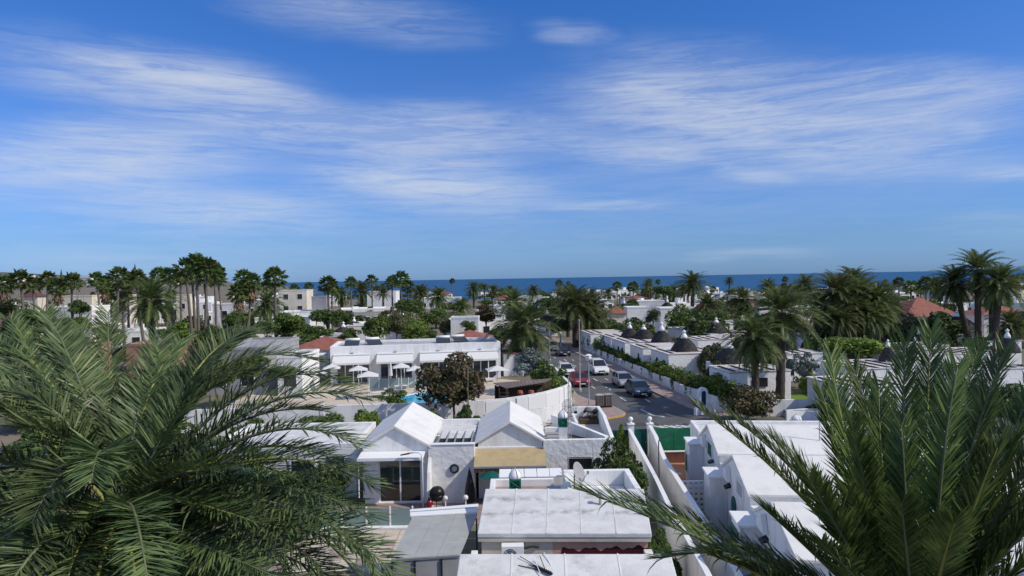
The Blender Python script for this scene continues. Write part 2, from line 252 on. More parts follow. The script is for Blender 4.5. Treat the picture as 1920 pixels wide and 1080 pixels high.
# ------------------------------------------------------------------ mesh helpers
WM = {}                                     # world matrix of each thing (the dependency graph is not evaluated here)
class MB:
    def __init__(s): s.v = []; s.f = []; s.m = []; s.cur = 0
    def add(s, vs, fs):
        n = len(s.v); s.v += [tuple(x) for x in vs]
        for f in fs: s.f.append(tuple(i + n for i in f)); s.m.append(s.cur)
        return s
    def box(s, x0, y0, z0, x1, y1, z1):
        return s.add([(x0, y0, z0), (x1, y0, z0), (x1, y1, z0), (x0, y1, z0), (x0, y0, z1), (x1, y0, z1), (x1, y1, z1), (x0, y1, z1)],
                     [(0, 3, 2, 1), (4, 5, 6, 7), (0, 1, 5, 4), (1, 2, 6, 5), (2, 3, 7, 6), (3, 0, 4, 7)])
    def hexa(s, p):                          # eight corners, bottom ring then top ring
        return s.add(p, [(0, 3, 2, 1), (4, 5, 6, 7), (0, 1, 5, 4), (1, 2, 6, 5), (2, 3, 7, 6), (3, 0, 4, 7)])
    def prism(s, poly, z0, z1):              # polygon in plan, counter-clockwise
        n = len(poly); vs = [(x, y, z0) for x, y in poly] + [(x, y, z1) for x, y in poly]
        return s.add(vs, [tuple(range(n - 1, -1, -1)), tuple(range(n, 2 * n))] + [(i, (i + 1) % n, n + (i + 1) % n, n + i) for i in range(n)])
    def slab(s, quad, th):                   # a quad with thickness downwards
        q = [Vector(x) for x in quad]; return s.hexa([x - Vector((0, 0, th)) for x in q] + q)
    def extr(s, poly, vec):                  # a planar polygon moved along vec
        n = len(poly); vec = Vector(vec); vs = [Vector(p) for p in poly] + [Vector(p) + vec for p in poly]
        return s.add(vs, [tuple(range(n - 1, -1, -1)), tuple(range(n, 2 * n))] + [(i, (i + 1) % n, n + (i + 1) % n, n + i) for i in range(n)])
    def tube(s, path, r, n=8, cap=True):
        path = [Vector(p) for p in path]; rs = r if isinstance(r, (list, tuple)) else [r] * len(path); vs = []; fs = []
        ref = None
        for i, p in enumerate(path):
            t = (path[min(i + 1, len(path) - 1)] - path[max(i - 1, 0)]).normalized()
            if ref is None: ref = Vector((1, 0, 0)) if abs(t.x) < .8 else Vector((0, 1, 0))
            a = (ref - t * ref.dot(t)).normalized(); b = t.cross(a); ref = a
            vs += [p + (a * math.cos(2 * math.pi * k / n) + b * math.sin(2 * math.pi * k / n)) * rs[i] for k in range(n)]
        for i in range(len(path) - 1):
            for k in range(n): fs.append((i * n + k, i * n + (k + 1) % n, (i + 1) * n + (k + 1) % n, (i + 1) * n + k))
        if cap: fs.append(tuple(range(n - 1, -1, -1))); e = (len(path) - 1) * n; fs.append(tuple(range(e, e + n)))
        return s.add(vs, fs)
    def lathe(s, prof, c=(0, 0, 0), n=20, jit=0, rnd=None, sx=1, sy=1):
        vs = []; fs = []; c = Vector(c)
        for r, z in prof:
            for k in range(n):
                a = 2 * math.pi * k / n; rr = r * (1 + (rnd.uniform(-jit, jit) if jit else 0)); vs.append(c + Vector((rr * math.cos(a) * sx, rr * math.sin(a) * sy, z)))
        for i in range(len(prof) - 1):
            for k in range(n): fs.append((i * n + k, i * n + (k + 1) % n, (i + 1) * n + (k + 1) % n, (i + 1) * n + k))
        fs.append(tuple(range(n - 1, -1, -1))); e = (len(prof) - 1) * n; fs.append(tuple(range(e, e + n)))
        return s.add(vs, fs)
    def holes(s, x0, x1, z0, z1, y0, y1, hs):  # a wall along x with rectangular openings (hx0, hx1, hz0, hz1), sorted, apart in x
        x = x0
        for (a, b, c, d) in sorted(hs):
            if a > x: s.box(x, y0, z0, a, y1, z1)
            if c > z0: s.box(a, y0, z0, b, y1, c)
            if d < z1: s.box(a, y0, d, b, y1, z1)
            x = b
        if x < x1: s.box(x, y0, z0, x1, y1, z1)
        return s
    def mesh(s, name, mats, smooth=False):
        me = bpy.data.meshes.new(name); me.from_pydata(s.v, [], s.f)
        for m in (mats if isinstance(mats, (list, tuple)) else [mats]): me.materials.append(MT[m])
        if any(s.m): me.polygons.foreach_set('material_index', s.m)
        if smooth: me.polygons.foreach_set('use_smooth', [True] * len(me.polygons))
        me.update(); return me
    def build(s, name, mats, parent=None, local=False, smooth=False, bevel=0, fix=True):
        if parent is not None and not local:
            top = parent
            while top.parent: top = top.parent
            if top.name in WM:
                iv = WM[top.name].inverted(); s.v = [tuple(iv @ Vector(p)) for p in s.v]
        me = s.mesh(name, mats, smooth)
        if fix:
            bm = bmesh.new(); bm.from_mesh(me); bmesh.ops.recalc_face_normals(bm, faces=bm.faces); bm.to_mesh(me); bm.free()
        return link(name, me, parent, bevel)
def link(name, me, parent=None, bevel=0):
    o = bpy.data.objects.new(name, me); C.objects.link(o); o.parent = parent
    if bevel:
        b = o.modifiers.new('bevel', 'BEVEL'); b.width = bevel; b.segments = 2; b.limit_method = 'ANGLE'; b.angle_limit = rad(40)
    return o
def tag(o, label=None, cat=None, group=None, kind=None):
    for k, v in (('label', label), ('category', cat), ('group', group), ('kind', kind)):
        if v: o[k] = v
    return o
def thing(name, label, cat, loc=(0, 0, 0), rz=0.0, group=None, scale=1.0):
    o = bpy.data.objects.new(name, None); C.objects.link(o); o.location = loc; o.rotation_euler = (0, 0, rz); o.empty_display_size = .3
    s3 = (scale,) * 3 if isinstance(scale, (int, float)) else scale; o.scale = s3
    WM[o.name] = Matrix.Translation(loc) @ Matrix.Rotation(rz, 4, 'Z') @ Matrix.Diagonal((*s3, 1))
    return tag(o, label, cat, group)
def npmesh(name, V, Fq, mats, smooth=False):
    V = np.asarray(V, dtype=np.float32); Fq = np.asarray(Fq, dtype=np.int32); k = Fq.shape[1]
    me = bpy.data.meshes.new(name); me.vertices.add(len(V)); me.vertices.foreach_set('co', V.ravel())
    me.loops.add(Fq.size); me.loops.foreach_set('vertex_index', Fq.ravel())
    me.polygons.add(len(Fq)); me.polygons.foreach_set('loop_start', np.arange(0, Fq.size, k, dtype=np.int32))
    if smooth: me.polygons.foreach_set('use_smooth', np.ones(len(Fq), dtype=bool))
    for m in (mats if isinstance(mats, (list, tuple)) else [mats]): me.materials.append(MT[m])
    me.update(calc_edges=True); return me
# ------------------------------------------------------------------ the setting
def struct(o): o['kind'] = 'structure'; return o
def make_ground():
    xs = [-6000, -4000, -3000, -2400, -1900, -1500, -1200, -1000, -850, -700, -550, -400, -300, -200, -100, 0, 100, 200, 300, 450, 700, 1000, 1500, 2500]
    ys = [-120, 0, 100, 200, 300, 340, 380, 420, 460, 500, 540, 600, 700, 850, 1000, 1200, 1500, 1800, 2200, 2600, 3200, 4000, 6000]
    V = []
    for y in ys:
        for x in xs:
            yc = 455 + max(0, -100 - x) * 2.5
            t = min(1, max(0, (y - yc + 70) / 160)); V.append((x, y, -16 * t * t * (3 - 2 * t)))
    n = len(xs); Q = [(j * n + i, j * n + i + 1, (j + 1) * n + i + 1, (j + 1) * n + i) for j in range(len(ys) - 1) for i in range(n - 1)]
    struct(link('ground', npmesh('ground', V, Q, 'earth')))
make_ground()
struct(link('sea', npmesh('sea', [(-70000, 350, -10), (70000, 350, -10), (70000, 70000, -10), (-70000, 70000, -10)], [(0, 1, 2, 3)], 'sea')))
def make_hill():
    rnd = random.Random(3); xs = np.linspace(-3600, -780, 70); ys = np.linspace(1700, 3600, 26)
    ph = [(rnd.uniform(.002, .012), rnd.uniform(.001, .006), rnd.uniform(0, 6), rnd.uniform(.3, 1)) for _ in range(14)]
    V = []
    for y in ys:
        for x in xs:
            h = np.interp(x * 2600 / y, [-3600, -2600, -1920, -1620, -1320, -1060, -960], [88, 80, 70, 54, 38, 13, -22])
            e = math.exp(-((y - 2650) / 420) ** 2); w = sum(math.sin(x * a + y * b + p) * k for a, b, p, k in ph)
            V.append((x, y, -22 + (h + 22) * e + w * 1.6 * e))
    n = len(xs); Q = [(j * n + i, j * n + i + 1, (j + 1) * n + i + 1, (j + 1) * n + i) for j in range(len(ys) - 1) for i in range(n - 1)]
    struct(link('hill', npmesh('hill', V, Q, 'hill', True)))
make_hill()
LK = [(8.9, 55.2), (8.6, 57), (8.0, 59.5), (6.6, 61.8), (5.9, 64), (5.6, 72), (4.6, 85), (3.0, 100), (-.5, 122), (-6, 150), (-14, 185)]
RK = [(14.9, 55.2), (14.7, 56), (13.3, 64), (11.7, 77), (9.3, 98), (6.3, 122), (1.2, 150), (-6.5, 185)]
def sheet(name, poly, z, m, parent=None):
    me = bpy.data.meshes.new(name); me.from_pydata([(x, y, z) for x, y in poly], [], [tuple(range(len(poly)))]); me.materials.append(MT[m])
    o = link(name, me, parent)
    return o
def ribbon(name, A, B, z, m):
    n = len(A); me = bpy.data.meshes.new(name); me.from_pydata([(x, y, z) for x, y in A] + [(x, y, z) for x, y in B], [], [(i, i + 1, n + i + 1, n + i) for i in range(n - 1)]); me.materials.append(MT[m])
    return link(name, me)
def lerp_line(L, y): return float(np.interp(y, [p[1] for p in L], [p[0] for p in L]))
yy = [55.2, 57, 59.5, 61.8, 64, 68, 72, 77, 85, 92, 98, 110, 122, 135, 150, 168, 185]
road = struct(ribbon('road', [(lerp_line(LK, y), y) for y in yy], [(lerp_line(RK, y), y) for y in yy], .004, 'asphalt'))
cross = struct(sheet('cross_street', [(4.2, 42.4), (70, 41.0), (70, 52.2), (17.5, 52.9), (15.4, 53.6), (14.9, 55.2), (8.9, 55.2), (8.2, 53.8), (4.2, 52.6)], .004, 'asphalt'))
def offset(L, d):
    out = []
    for i, p in enumerate(L):
        a = L[max(i - 1, 0)]; b = L[min(i + 1, len(L) - 1)]; t = Vector((b[0] - a[0], b[1] - a[1])).normalized(); out.append((p[0] + t.y * d, p[1] - t.x * d))
    return out
def raised(name, A, B, h, m):                 # a pavement or kerb strip between two lines, with a real step
    n = len(A); b = MB(); V = [(x, y, 0) for x, y in A] + [(x, y, 0) for x, y in B] + [(x, y, h) for x, y in A] + [(x, y, h) for x, y in B]; f = []
    for i in range(n - 1):
        f += [(2 * n + i, 2 * n + i + 1, 3 * n + i + 1, 3 * n + i), (i, i + 1, 2 * n + i + 1, 2 * n + i), (n + i, n + i + 1, 3 * n + i + 1, 3 * n + i)]
    f += [(0, n, 3 * n, 2 * n), (n - 1, 2 * n - 1, 4 * n - 1, 3 * n - 1)]
    return struct(b.add(V, f).build(name, m))
RK2 = [(17.8, 52.75), (15.9, 53.4)] + RK
LK2 = [(4.2, 52.9), (7.2, 53.2), (8.6, 54.2)] + LK
raised('kerb', RK2, offset(RK2, .16), .12, 'kerb')
raised('pavement', offset(RK2, .161), offset(RK2, 2.0), .116, 'pavement')
OK2 = offset(LK2, -.16)
raised('kerb', LK2[3:], OK2[3:], .12, 'kerb'); raised('kerb', LK2[:2], OK2[:2], .12, 'kerb')
raised('painted_kerb', LK2[1:4], OK2[1:4], .122, 'kerb_yellow')
raised('pavement', offset(LK2, -.161), [(3.0, 53.6), (4.2, 55.0), (5.0, 56.5), (5.1, 57.4), (5.1, 58.4), (5.1, 60), (5.0, 62.2), (4.9, 64.2), (4.4, 72), (3.3, 85), (1.6, 100), (-2, 122), (-7.5, 150), (-15.6, 185)], .115, 'pavement')
# painted markings
mk = MB()
def dash(b, x, y, L, w, ang):
    c, s = math.cos(ang), math.sin(ang); p = []
    for a, d in ((-L / 2, -w / 2), (L / 2, -w / 2), (L / 2, w / 2), (-L / 2, w / 2)): p.append((x + a * c - d * s, y + a * s + d * c, .008))
    b.add(p, [(0, 1, 2, 3)])
def marking(x, y, L, w, ang):
    b = MB(); dash(b, x, y, L, w, ang); o = b.build('road_marking', 'marking', fix=False); return struct(o)
for k in range(9):
    y = 60 + k * 4.4; marking(lerp_line(LK, max(y, 64)) + 2.2, y, 1.5, .12, rad(97)); marking(lerp_line(RK, y) - 2.2, y + 1, 1.4, .11, rad(97))
for k in range(6):
    y = 62 + k * 6; marking((lerp_line(LK, max(y, 64)) + lerp_line(RK, y)) / 2, y, 2.0, .12, rad(97))
for k in range(7): marking(10.6 + k * .42, 50.2 - .15 * (k % 2), 1.5, .2, rad(125))
a, b_ = G(1199, 766), G(1222, 778); c_ = G(1246, 782)
marking((a.x + b_.x) / 2, (a.y + b_.y) / 2, (b_ - a).length, .12, math.atan2(b_.y - a.y, b_.x - a.x)); marking((c_.x + b_.x) / 2, (c_.y + b_.y) / 2, (c_ - b_).length, .22, math.atan2(c_.y - b_.y, c_.x - b_.x))
for (x, y, w, h) in ((9.4, 51.2, 2.6, 1.1), (11.2, 60.5, 1.0, 3.4), (8.6, 72, .9, 4.5), (13.6, 49.0, 3.5, .8)): struct(sheet('tar_patch', [(x - w / 2, y - h / 2), (x + w / 2, y - h / 2 + .1), (x + w / 2 - .1, y + h / 2), (x - w / 2 + .05, y + h / 2)], .007, 'tar'))
for (x, y) in ((10.4, 57.5), (9.2, 68), (12.6, 51.0)):
    m_ = thing('manhole_cover', 'round iron manhole cover set in the road', 'manhole cover', (x, y, .008), group='manhole covers in the road'); MB().lathe([(.36, 0), (.36, .012), (.3, .014)], (0, 0, 0), 18).build('frame', 'grey_metal', m_, local=True); MB().lathe([(.29, .0145), (.29, .02), (.05, .022)], (0, 0, 0), 18).build('lid', 'dark_metal', m_, local=True)
for k in range(10): marking(18 + k * 4, 47.3, 2, .12, 0)
# ------------------------------------------------------------------ small building pieces
def gable_roof(x0, x1, y0, y1, ze, zr, ov=.12, th=.12, m='white_gable_roof', parent=None, xr=None):
    xr = (x0 + x1) / 2 if xr is None else xr; b = MB(); sl = (zr - ze) / (xr - x0); sr = (zr - ze) / (x1 - xr)
    b.slab([(x0 - ov, y0 - ov, ze - sl * ov), (xr, y0 - ov, zr), (xr, y1 + ov, zr), (x0 - ov, y1 + ov, ze - sl * ov)], th)
    o = b.build('roof_slope', m, parent, bevel=.015)
    b = MB(); b.slab([(xr + .003, y0 - ov, zr), (x1 + ov, y0 - ov, ze - sr * ov), (x1 + ov, y1 + ov, ze - sr * ov), (xr + .003, y1 + ov, zr)], th)
    b.build('roof_slope', m, parent, bevel=.015)
    return o
def window(parent, x0, x1, z0, z1, y, bars=0, frame='white_paint', pane='window_glass', dep=.06):
    b = MB(); t = .06
    b.box(x0 - t, y - dep, z0 - t, x0, y + .02, z1 + t).box(x1, y - dep, z0 - t, x1 + t, y + .02, z1 + t).box(x0, y - dep, z0 - t, x1, y + .02, z0).box(x0, y - dep, z1, x1, y + .02, z1 + t)
    w = b.build('window', frame, parent)
    MB().box(x0, y - .02, z0, x1, y + .015, z1).build('pane', pane, w)
    for k in range(bars):
        x = x0 + (x1 - x0) * (k + .5) / bars; MB().box(x - .012, y - .05, z0, x + .012, y - .026, z1).build('bar', 'dark_metal', w)
    return w
def lantern_chimney(loc, w, h, label, green='green_paint'):
    t = thing('lantern_chimney', label, 'chimney', loc, rad(2)); x, y, z = loc; r = w / 2
    MB().box(x - r, y - r, z, x + r, y + r, z + h * .42).build('shaft', 'white_wall', t, bevel=.01)
    c = MB(); z0, z1 = z + h * .42 + .002, z + h * .72
    c.box(x - r * 1.05, y - r * 1.05, z0, x + r * 1.05, y + r * 1.05, z0 + .04).box(x - r * 1.08, y - r * 1.08, z1 - .05, x + r * 1.08, y + r * 1.08, z1)
    for a in (-1, 1):
        for d in (-1, 1): c.box(x + a * r * .96 - .03, y + d * r * .96 - .03, z0 + .04, x + a * r * .96 + .03, y + d * r * .96 + .03, z1 - .05)
    for a in (-1, 1):
        for (p, q) in (((-.9, z0 + .05), (.9, z1 - .06)), ((.9, z0 + .05), (-.9, z1 - .06))):
            c.tube([(x + p[0] * r, y + a * r, p[1]), (x + q[0] * r, y + a * r, q[1])], .016, 5); c.tube([(x + a * r, y + p[0] * r, p[1]), (x + a * r, y + q[0] * r, q[1])], .016, 5)
    c.build('cage', green, t)
    MB().box(x - r * .8, y - r * .8, z0 + .041, x + r * .8, y + r * .8, z1 - .051).build('core', green, t)
    pf = [(r * 1.12, 0), (r * 1.2, h * .05), (r * 1.12, h * .12), (r * .8, h * .2), (r * .36, h * .255), (r * .1, h * .28), (.01, h * .31)]
    d = MB().lathe([(a, b + z1 + .002) for a, b in pf], (x, y, 0), 12).build('dome', 'white_paint', t, smooth=True)
    for k in range(4):
        a = k * math.pi / 2 + .4; MB().tube([(x + math.cos(a) * (p + .012), y + math.sin(a) * (p + .012), z1 + q) for p, q in pf], .012, 5).build('rib', 'galv', d)
    return t
def parapet_ring(b, x0, y0, x1, y1, z0, z1, t=.2, sides='nsew'):
    if 's' in sides: b.box(x0, y0, z0, x1, y0 + t, z1)
    if 'n' in sides: b.box(x0, y1 - t, z0, x1, y1, z1)
    if 'w' in sides: b.box(x0, y0 + t, z0, x0 + t, y1 - t, z1)
    if 'e' in sides: b.box(x1 - t, y0 + t, z0, x1, y1 - t, z1)
    return b
# ------------------------------------------------------------------ bungalow with the sliding door
def bungalow_sliding():
    t = thing('bungalow', 'white gabled bungalow with a glazed sliding door and flat white door canopy', 'house', (-5.9, 34, 0))
    x0, x1, y0, y1, ze, zr = -7.5, -4.28, 34.0, 40.2, 2.92, 3.84
    b = MB(); b.holes(x0, x1, 0, ze, y0, y0 + .22, [(-6.72, -4.62, .06, 2.2)])
    b.box(x0, y0 + .22, 0, x0 + .2, y1, ze).box(x1 - .2, y0 + .22, 0, x1, y1, ze).box(x0 + .2, y1 - .2, 0, x1 - .2, y1, ze)
    b.build('wall', 'white_wall', t, bevel=.012)
    for y in (y0, y1 - .2): MB().extr([(x0 + .003, y + .003, ze + .001), (x1 - .003, y + .003, ze + .001), ((x0 + x1) / 2, y + .003, zr - .09)], (0, .194, 0)).build('gable', 'white_wall', t)
    gable_roof(x0, x1, y0, y1, ze + .05, zr + .05, .16, .13, parent=t)
    MB().box(x0 + .2, y0 + .22, 0.02, x1 - .2, y1 - .2, .06).build('floor', 'far_grey', t)
    d = thing_part('sliding_door', t)
    b = MB(); X0, X1, Z0, Z1, Y = -6.72, -4.62, .06, 2.2, y0 + .06
    b.box(X0, Y, Z0, X0 + .06, Y + .08, Z1).box(X1 - .06, Y, Z0, X1, Y + .08, Z1).box(X0 + .06, Y, Z1 - .06, X1 - .06, Y + .08, Z1).box(X0 + .06, Y, Z0, X1 - .06, Y + .08, Z0 + .05).box((X0 + X1) / 2 - .035, Y, Z0 + .05, (X0 + X1) / 2 + .035, Y + .08, Z1 - .06)
    d = b.build('sliding_door', 'white_paint', t)
    for a, c in ((X0 + .06, (X0 + X1) / 2 - .035), ((X0 + X1) / 2 + .035, X1 - .06)): MB().box(a, Y + .03, Z0 + .05, c, Y + .045, Z1 - .06).build('pane', 'clear_glass', d)
    # things seen through the glass
    k = thing('wall_hanging', 'blue and red cloth panels hanging inside the sliding door', 'cloth', (-6.3, 34.5, 1.6))
    MB().box(-6.62, 34.5, 1.62, -6.1, 34.53, 2.12).build('blue_panel', 'blue_cloth', k); MB().box(-6.05, 34.5, 1.72, -5.7, 34.53, 2.12).build('red_panel', 'red_cloth', k)
    s = thing('sofa', 'pale sofa inside the room behind the sliding door', 'sofa', (-5.6, 36.4, .06))
    MB().box(-6.3, 36.4, .16, -4.9, 37.2, .42).build('seat', 'beige_wall', s, bevel=.05); MB().box(-6.3, 37.2, .16, -4.9, 37.42, .85).build('backrest', 'far_grey', s, bevel=.05)
    for x in (-6.48, -4.9): MB().box(x, 36.4, .16, x + .18, 37.42, .6).build('armrest', 'beige_wall', s, bevel=.04)
    for x in (-6.4, -4.85): MB().box(x, 36.5, .06, x + .06, 37.3, .16).build('leg', 'wood_dark', s)
    # canopy above the door
    a = thing('door_canopy', 'flat white canopy projecting above the sliding door', 'canopy', (-5.9, 34, 2.3))
    MB().hexa([(-7.55, 33.05, 2.42), (-4.4, 33.05, 2.42), (-4.4, 33.98, 2.52), (-7.55, 33.98, 2.52), (-7.55, 33.05, 2.50), (-4.4, 33.05, 2.50), (-4.4, 33.98, 2.60), (-7.55, 33.98, 2.60)]).build('panel', 'white_paint', a, bevel=.01)
    MB().box(-7.56, 32.99, 2.38, -4.39, 33.045, 2.52).build('gutter', 'white_paint', a)
    for x in (-7.53, -4.45): MB().tube([(x, 33.1, 2.42), (x, 33.97, 2.0)], .02, 6).build('brace', 'white_paint', a)
    for x in (-7.5,): MB().tube([(x, 33.07, 0), (x, 33.07, 2.38)], .03, 8).build('post', 'white_paint', a)
    p = thing('lamp_post', 'bent white outdoor lamp post beside the sliding door', 'lamp post', (-4.42, 32.9, 0))
    MB().tube([(-4.42, 32.9, 0), (-4.42, 32.9, 2.4), (-4.44, 32.9, 2.68), (-4.56, 32.9, 2.79), (-4.75, 32.9, 2.80), (-5.05, 32.9, 2.76)], .035, 8).build('pole', 'white_paint', p, smooth=True)
    MB().hexa([(-5.45, 32.84, 2.66), (-5.02, 32.84, 2.72), (-5.02, 32.96, 2.72), (-5.45, 32.96, 2.66), (-5.45, 32.85, 2.70), (-5.02, 32.84, 2.78), (-5.02, 32.96, 2.78), (-5.45, 32.95, 2.70)]).build('lamp_head', 'dark_metal', p)
def thing_part(name, t): return None
bungalow_sliding()
# ------------------------------------------------------------------ link building with the ring on its wall
def link_building():
    t = thing('flat_roof_house', 'white flat-roofed house between the two gabled bungalows with a ring on its wall', 'house', (-3.0, 34, 0))
    x0, x1, y0, y1, z = -4.26, -1.98, 33.9, 39.8, 2.88
    b = MB(); b.box(x0, y0, 0, x1, y0 + .25, z).box(x0, y1 - .2, 0, x1, y1, z + .1).box(x0, y0 + .25, 2.5, x1, y1 - .2, 2.62)
    b.box(x0, y0 + .25, 0, x0 + .1, y1 - .2, 2.5).box(x1 - .1, y0 + .25, 0, x1, y1 - .2, 2.5).build('wall', 'white_rough', t, bevel=.02)
    MB().box(x0 - .02, y0 - .04, z + .002, x1 + .02, y0 + .29, z + .06).build('coping', 'white_paint', t, bevel=.015)
    MB().hexa([(x0, y0 - 1.1, 0), (x0 + .16, y0 - 1.1, 0), (x0 + .16, y0 - .003, 0), (x0, y0 - .003, 0), (x0, y0 - .55, 1.7), (x0 + .16, y0 - .55, 1.7), (x0 + .16, y0 - .003, 2.3), (x0, y0 - .003, 2.3)]).build('buttress', 'white_wall', t, bevel=.02)
    # skylight: sloping panels in two rows
    for k in range(4):
        xa = x0 + .42 + k * .42
        MB().slab([(xa, y0 + .45, 2.70), (xa + .38, y0 + .45, 2.70), (xa + .38, y0 + 1.75, 2.80), (xa, y0 + 1.75, 2.80)], .05).build('dark_panel', 'roof_strip', t, bevel=.01)
        MB().slab([(xa, y0 + 1.80, 2.81), (xa + .38, y0 + 1.80, 2.81), (xa + .38, y0 + 3.0, 2.90), (xa, y0 + 3.0, 2.90)], .05).build('white_panel', 'white_roof', t, bevel=.01)
    b = MB()
    for k in range(5): xa = x0 + .39 + k * .42; b.box(xa, y0 + .4, 2.65, xa + .028, y0 + 3.05, 2.93)
    b.build('glazing_bar', 'galv', t)
    MB().box(x0 + .1, y0 + 3.4, 2.621, x1 - .12, y0 + 5.2, 2.75).build('roof_step', 'white_roof', t, bevel=.02)
    r = MB(); c = Vector((-2.98, y0 - .05, 1.72)); ring = [c + Vector((math.cos(a) * .19, 0, math.sin(a) * .19)) for a in np.linspace(0, 2 * math.pi, 21)]
    r.tube(ring, .05, 6, False); tag(r.build('wall_ring', 'dark_metal'), 'dark metal ring hanging on the rough white wall', 'ornament')
    # things on the patio below the wall
    w = thing('waste_bin', 'black lidded kettle barbecue standing by the white wall', 'barbecue', (-3.8, 32.8, 0)); c = (-3.75, 32.9, 0)
    MB().lathe([(.06, .42), (.26, .5), (.34, .66), (.36, .78)], c, 16).build('bowl', 'pvc_black', w, smooth=True); MB().lathe([(.37, .785), (.33, .98), (.2, 1.12), (.03, 1.16)], c, 16).build('lid', 'pvc_black', w, smooth=True)
    for a in (.5, 2.6, 4.7): MB().tube([(c[0] + .2 * math.cos(a), c[1] + .2 * math.sin(a), .6), (c[0] + .36 * math.cos(a), c[1] + .36 * math.sin(a), 0)], .018, 6).build('leg', 'dark_metal', w)
    w.name = 'barbecue'; WM['barbecue'] = WM['waste_bin']
    q = thing('gas_bottle', 'red gas bottle beside the black barbecue', 'gas bottle', (-4.02, 32.6, 0)); c = (-4.06, 32.55, 0)
    MB().lathe([(.13, 0), (.15, .04), (.15, .5), (.11, .6), (.05, .63)], c, 14).build('body', 'car_red', q, smooth=True); MB().lathe([(.08, .631), (.08, .72), (.04, .74)], c, 10).build('collar', 'dark_metal', q)
    for (x, y, r, lb) in ((-3.3, 32.4, .12, 'white ball lamp on the patio beside the barbecue'), (-2.35, 32.4, .13, 'white ball lamp on the patio beside the folded dark parasol')):
        o = thing('ball_lamp', lb, 'lamp', (x, y, .6)); MB().lathe([(r * math.sin(a), r - r * math.cos(a) + .62) for a in np.linspace(.08, 3.06, 10)], (x, y, 0), 14).build('globe', 'lamp_glass', o, smooth=True); MB().lathe([(.12, 0), (.12, .04), (.03, .06), (.03, .62)], (x, y, 0), 10).build('stand', 'white_paint', o)
    f = thing('folded_parasol', 'closed dark parasol leaning by the wall under the yellow awning', 'parasol', (-2.2, 33.2, 0))
    MB().lathe([(.05, .25), (.3, .32), (.24, .9), (.13, 1.5), (.04, 1.85)], (-2.2, 33.2, 0), 9, .06, random.Random(1)).build('canopy', 'pvc_black', f); MB().tube([(-2.2, 33.2, .05), (-2.2, 33.2, 1.95)], .025, 7).build('pole', 'wood_dark', f); MB().lathe([(.25, 0), (.25, .08), (.05, .1)], (-2.2, 33.2, 0), 12).build('foot', 'kerb', f)
link_building()
# ------------------------------------------------------------------ bungalow with the yellow awning
def bungalow_awning():
    t = thing('bungalow', 'white gabled bungalow with a faded yellow awning over its patio', 'house', (-.25, 34.6, 0))
    x0, x1, y0, y1, ze, zr = -1.84, 1.38, 34.6, 40.2, 2.92, 3.84
    b = MB(); b.holes(x0, x1, 0, ze, y0, y0 + .22, [(-1.3, .9, .05, 2.1)]); b.box(x0, y0 + .22, 0, x0 + .2, y1, ze).box(x1 - .2, y0 + .22, 0, x1, y1, ze).box(x0 + .2, y1 - .2, 0, x1 - .2, y1, ze).build('wall', 'white_wall', t, bevel=.012)
    for y in (y0, y1 - .2): MB().extr([(x0 + .003, y + .003, ze + .001), (x1 - .003, y + .003, ze + .001), ((x0 + x1) / 2, y + .003, zr - .09)], (0, .194, 0)).build('gable', 'white_wall', t)
    gable_roof(x0, x1, y0, y1, ze + .05, zr + .05, .16, .13, parent=t)
    d = MB().box(-1.3, y0 + .1, .05, .9, y0 + .14, 2.1).build('glazed_door', 'window_glass', t); b = MB()
    for x in (-1.3, -.22, .84): b.box(x, y0 + .06, .05, x + .06, y0 + .16, 2.1)
    b.build('door_frame', 'white_paint', d)
    a = thing('awning', 'faded yellow canvas awning above the green parasol', 'awning', (-.25, 34.5, 2.1))
    Y0, Y1, Z0, Z1 = 33.0, 34.55, 2.02, 2.50
    MB().slab([(-1.98, Y0, Z0), (1.5, Y0, Z0), (1.5, Y1, Z1), (-1.98, Y1, Z1)], .025).build('canvas', 'awning_yellow', a)
    MB().box(-1.98, Y0 - .05, Z0 - .07, 1.5, Y0 - .002, Z0 + .02).build('front_bar', 'galv', a); MB().box(-1.98, Y1 + .005, Z1 - .05, 1.5, Y1 + .13, Z1 + .09).build('cassette', 'white_paint', a, bevel=.02)
    n = 14; b = MB()
    for k in range(n):
        xa = -1.98 + k * 3.48 / n; b.box(xa + .01, Y0 - .03, Z0 - .27 + .04 * (k % 2), xa + 3.48 / n - .01, Y0 - .02, Z0 - .072)
    b.build('valance', 'wood_dark', a)
    for x in (-1.6, 1.1): MB().tube([(x, Y0, Z0 - .05), (x + .3, 33.8, 2.0), (x, Y1, 2.2)], .025, 6).build('arm', 'white_paint', a)
    p = thing('patio_parasol', 'dark green parasol open beneath the yellow awning', 'parasol', (-1.15, 32.7, 0)); c = (-1.15, 32.7, 0)
    MB().lathe([(.62, 1.66), (.35, 1.78), (.1, 1.88), (.02, 1.9)], c, 8).build('canopy', 'teal_gate', p); MB().tube([(-1.15, 32.7, .02), (-1.15, 32.7, 2.0)], .025, 8).build('pole', 'dark_metal', p); MB().lathe([(.26, 0), (.26, .07), (.04, .1)], c, 14).build('foot', 'kerb', p)
bungalow_awning()
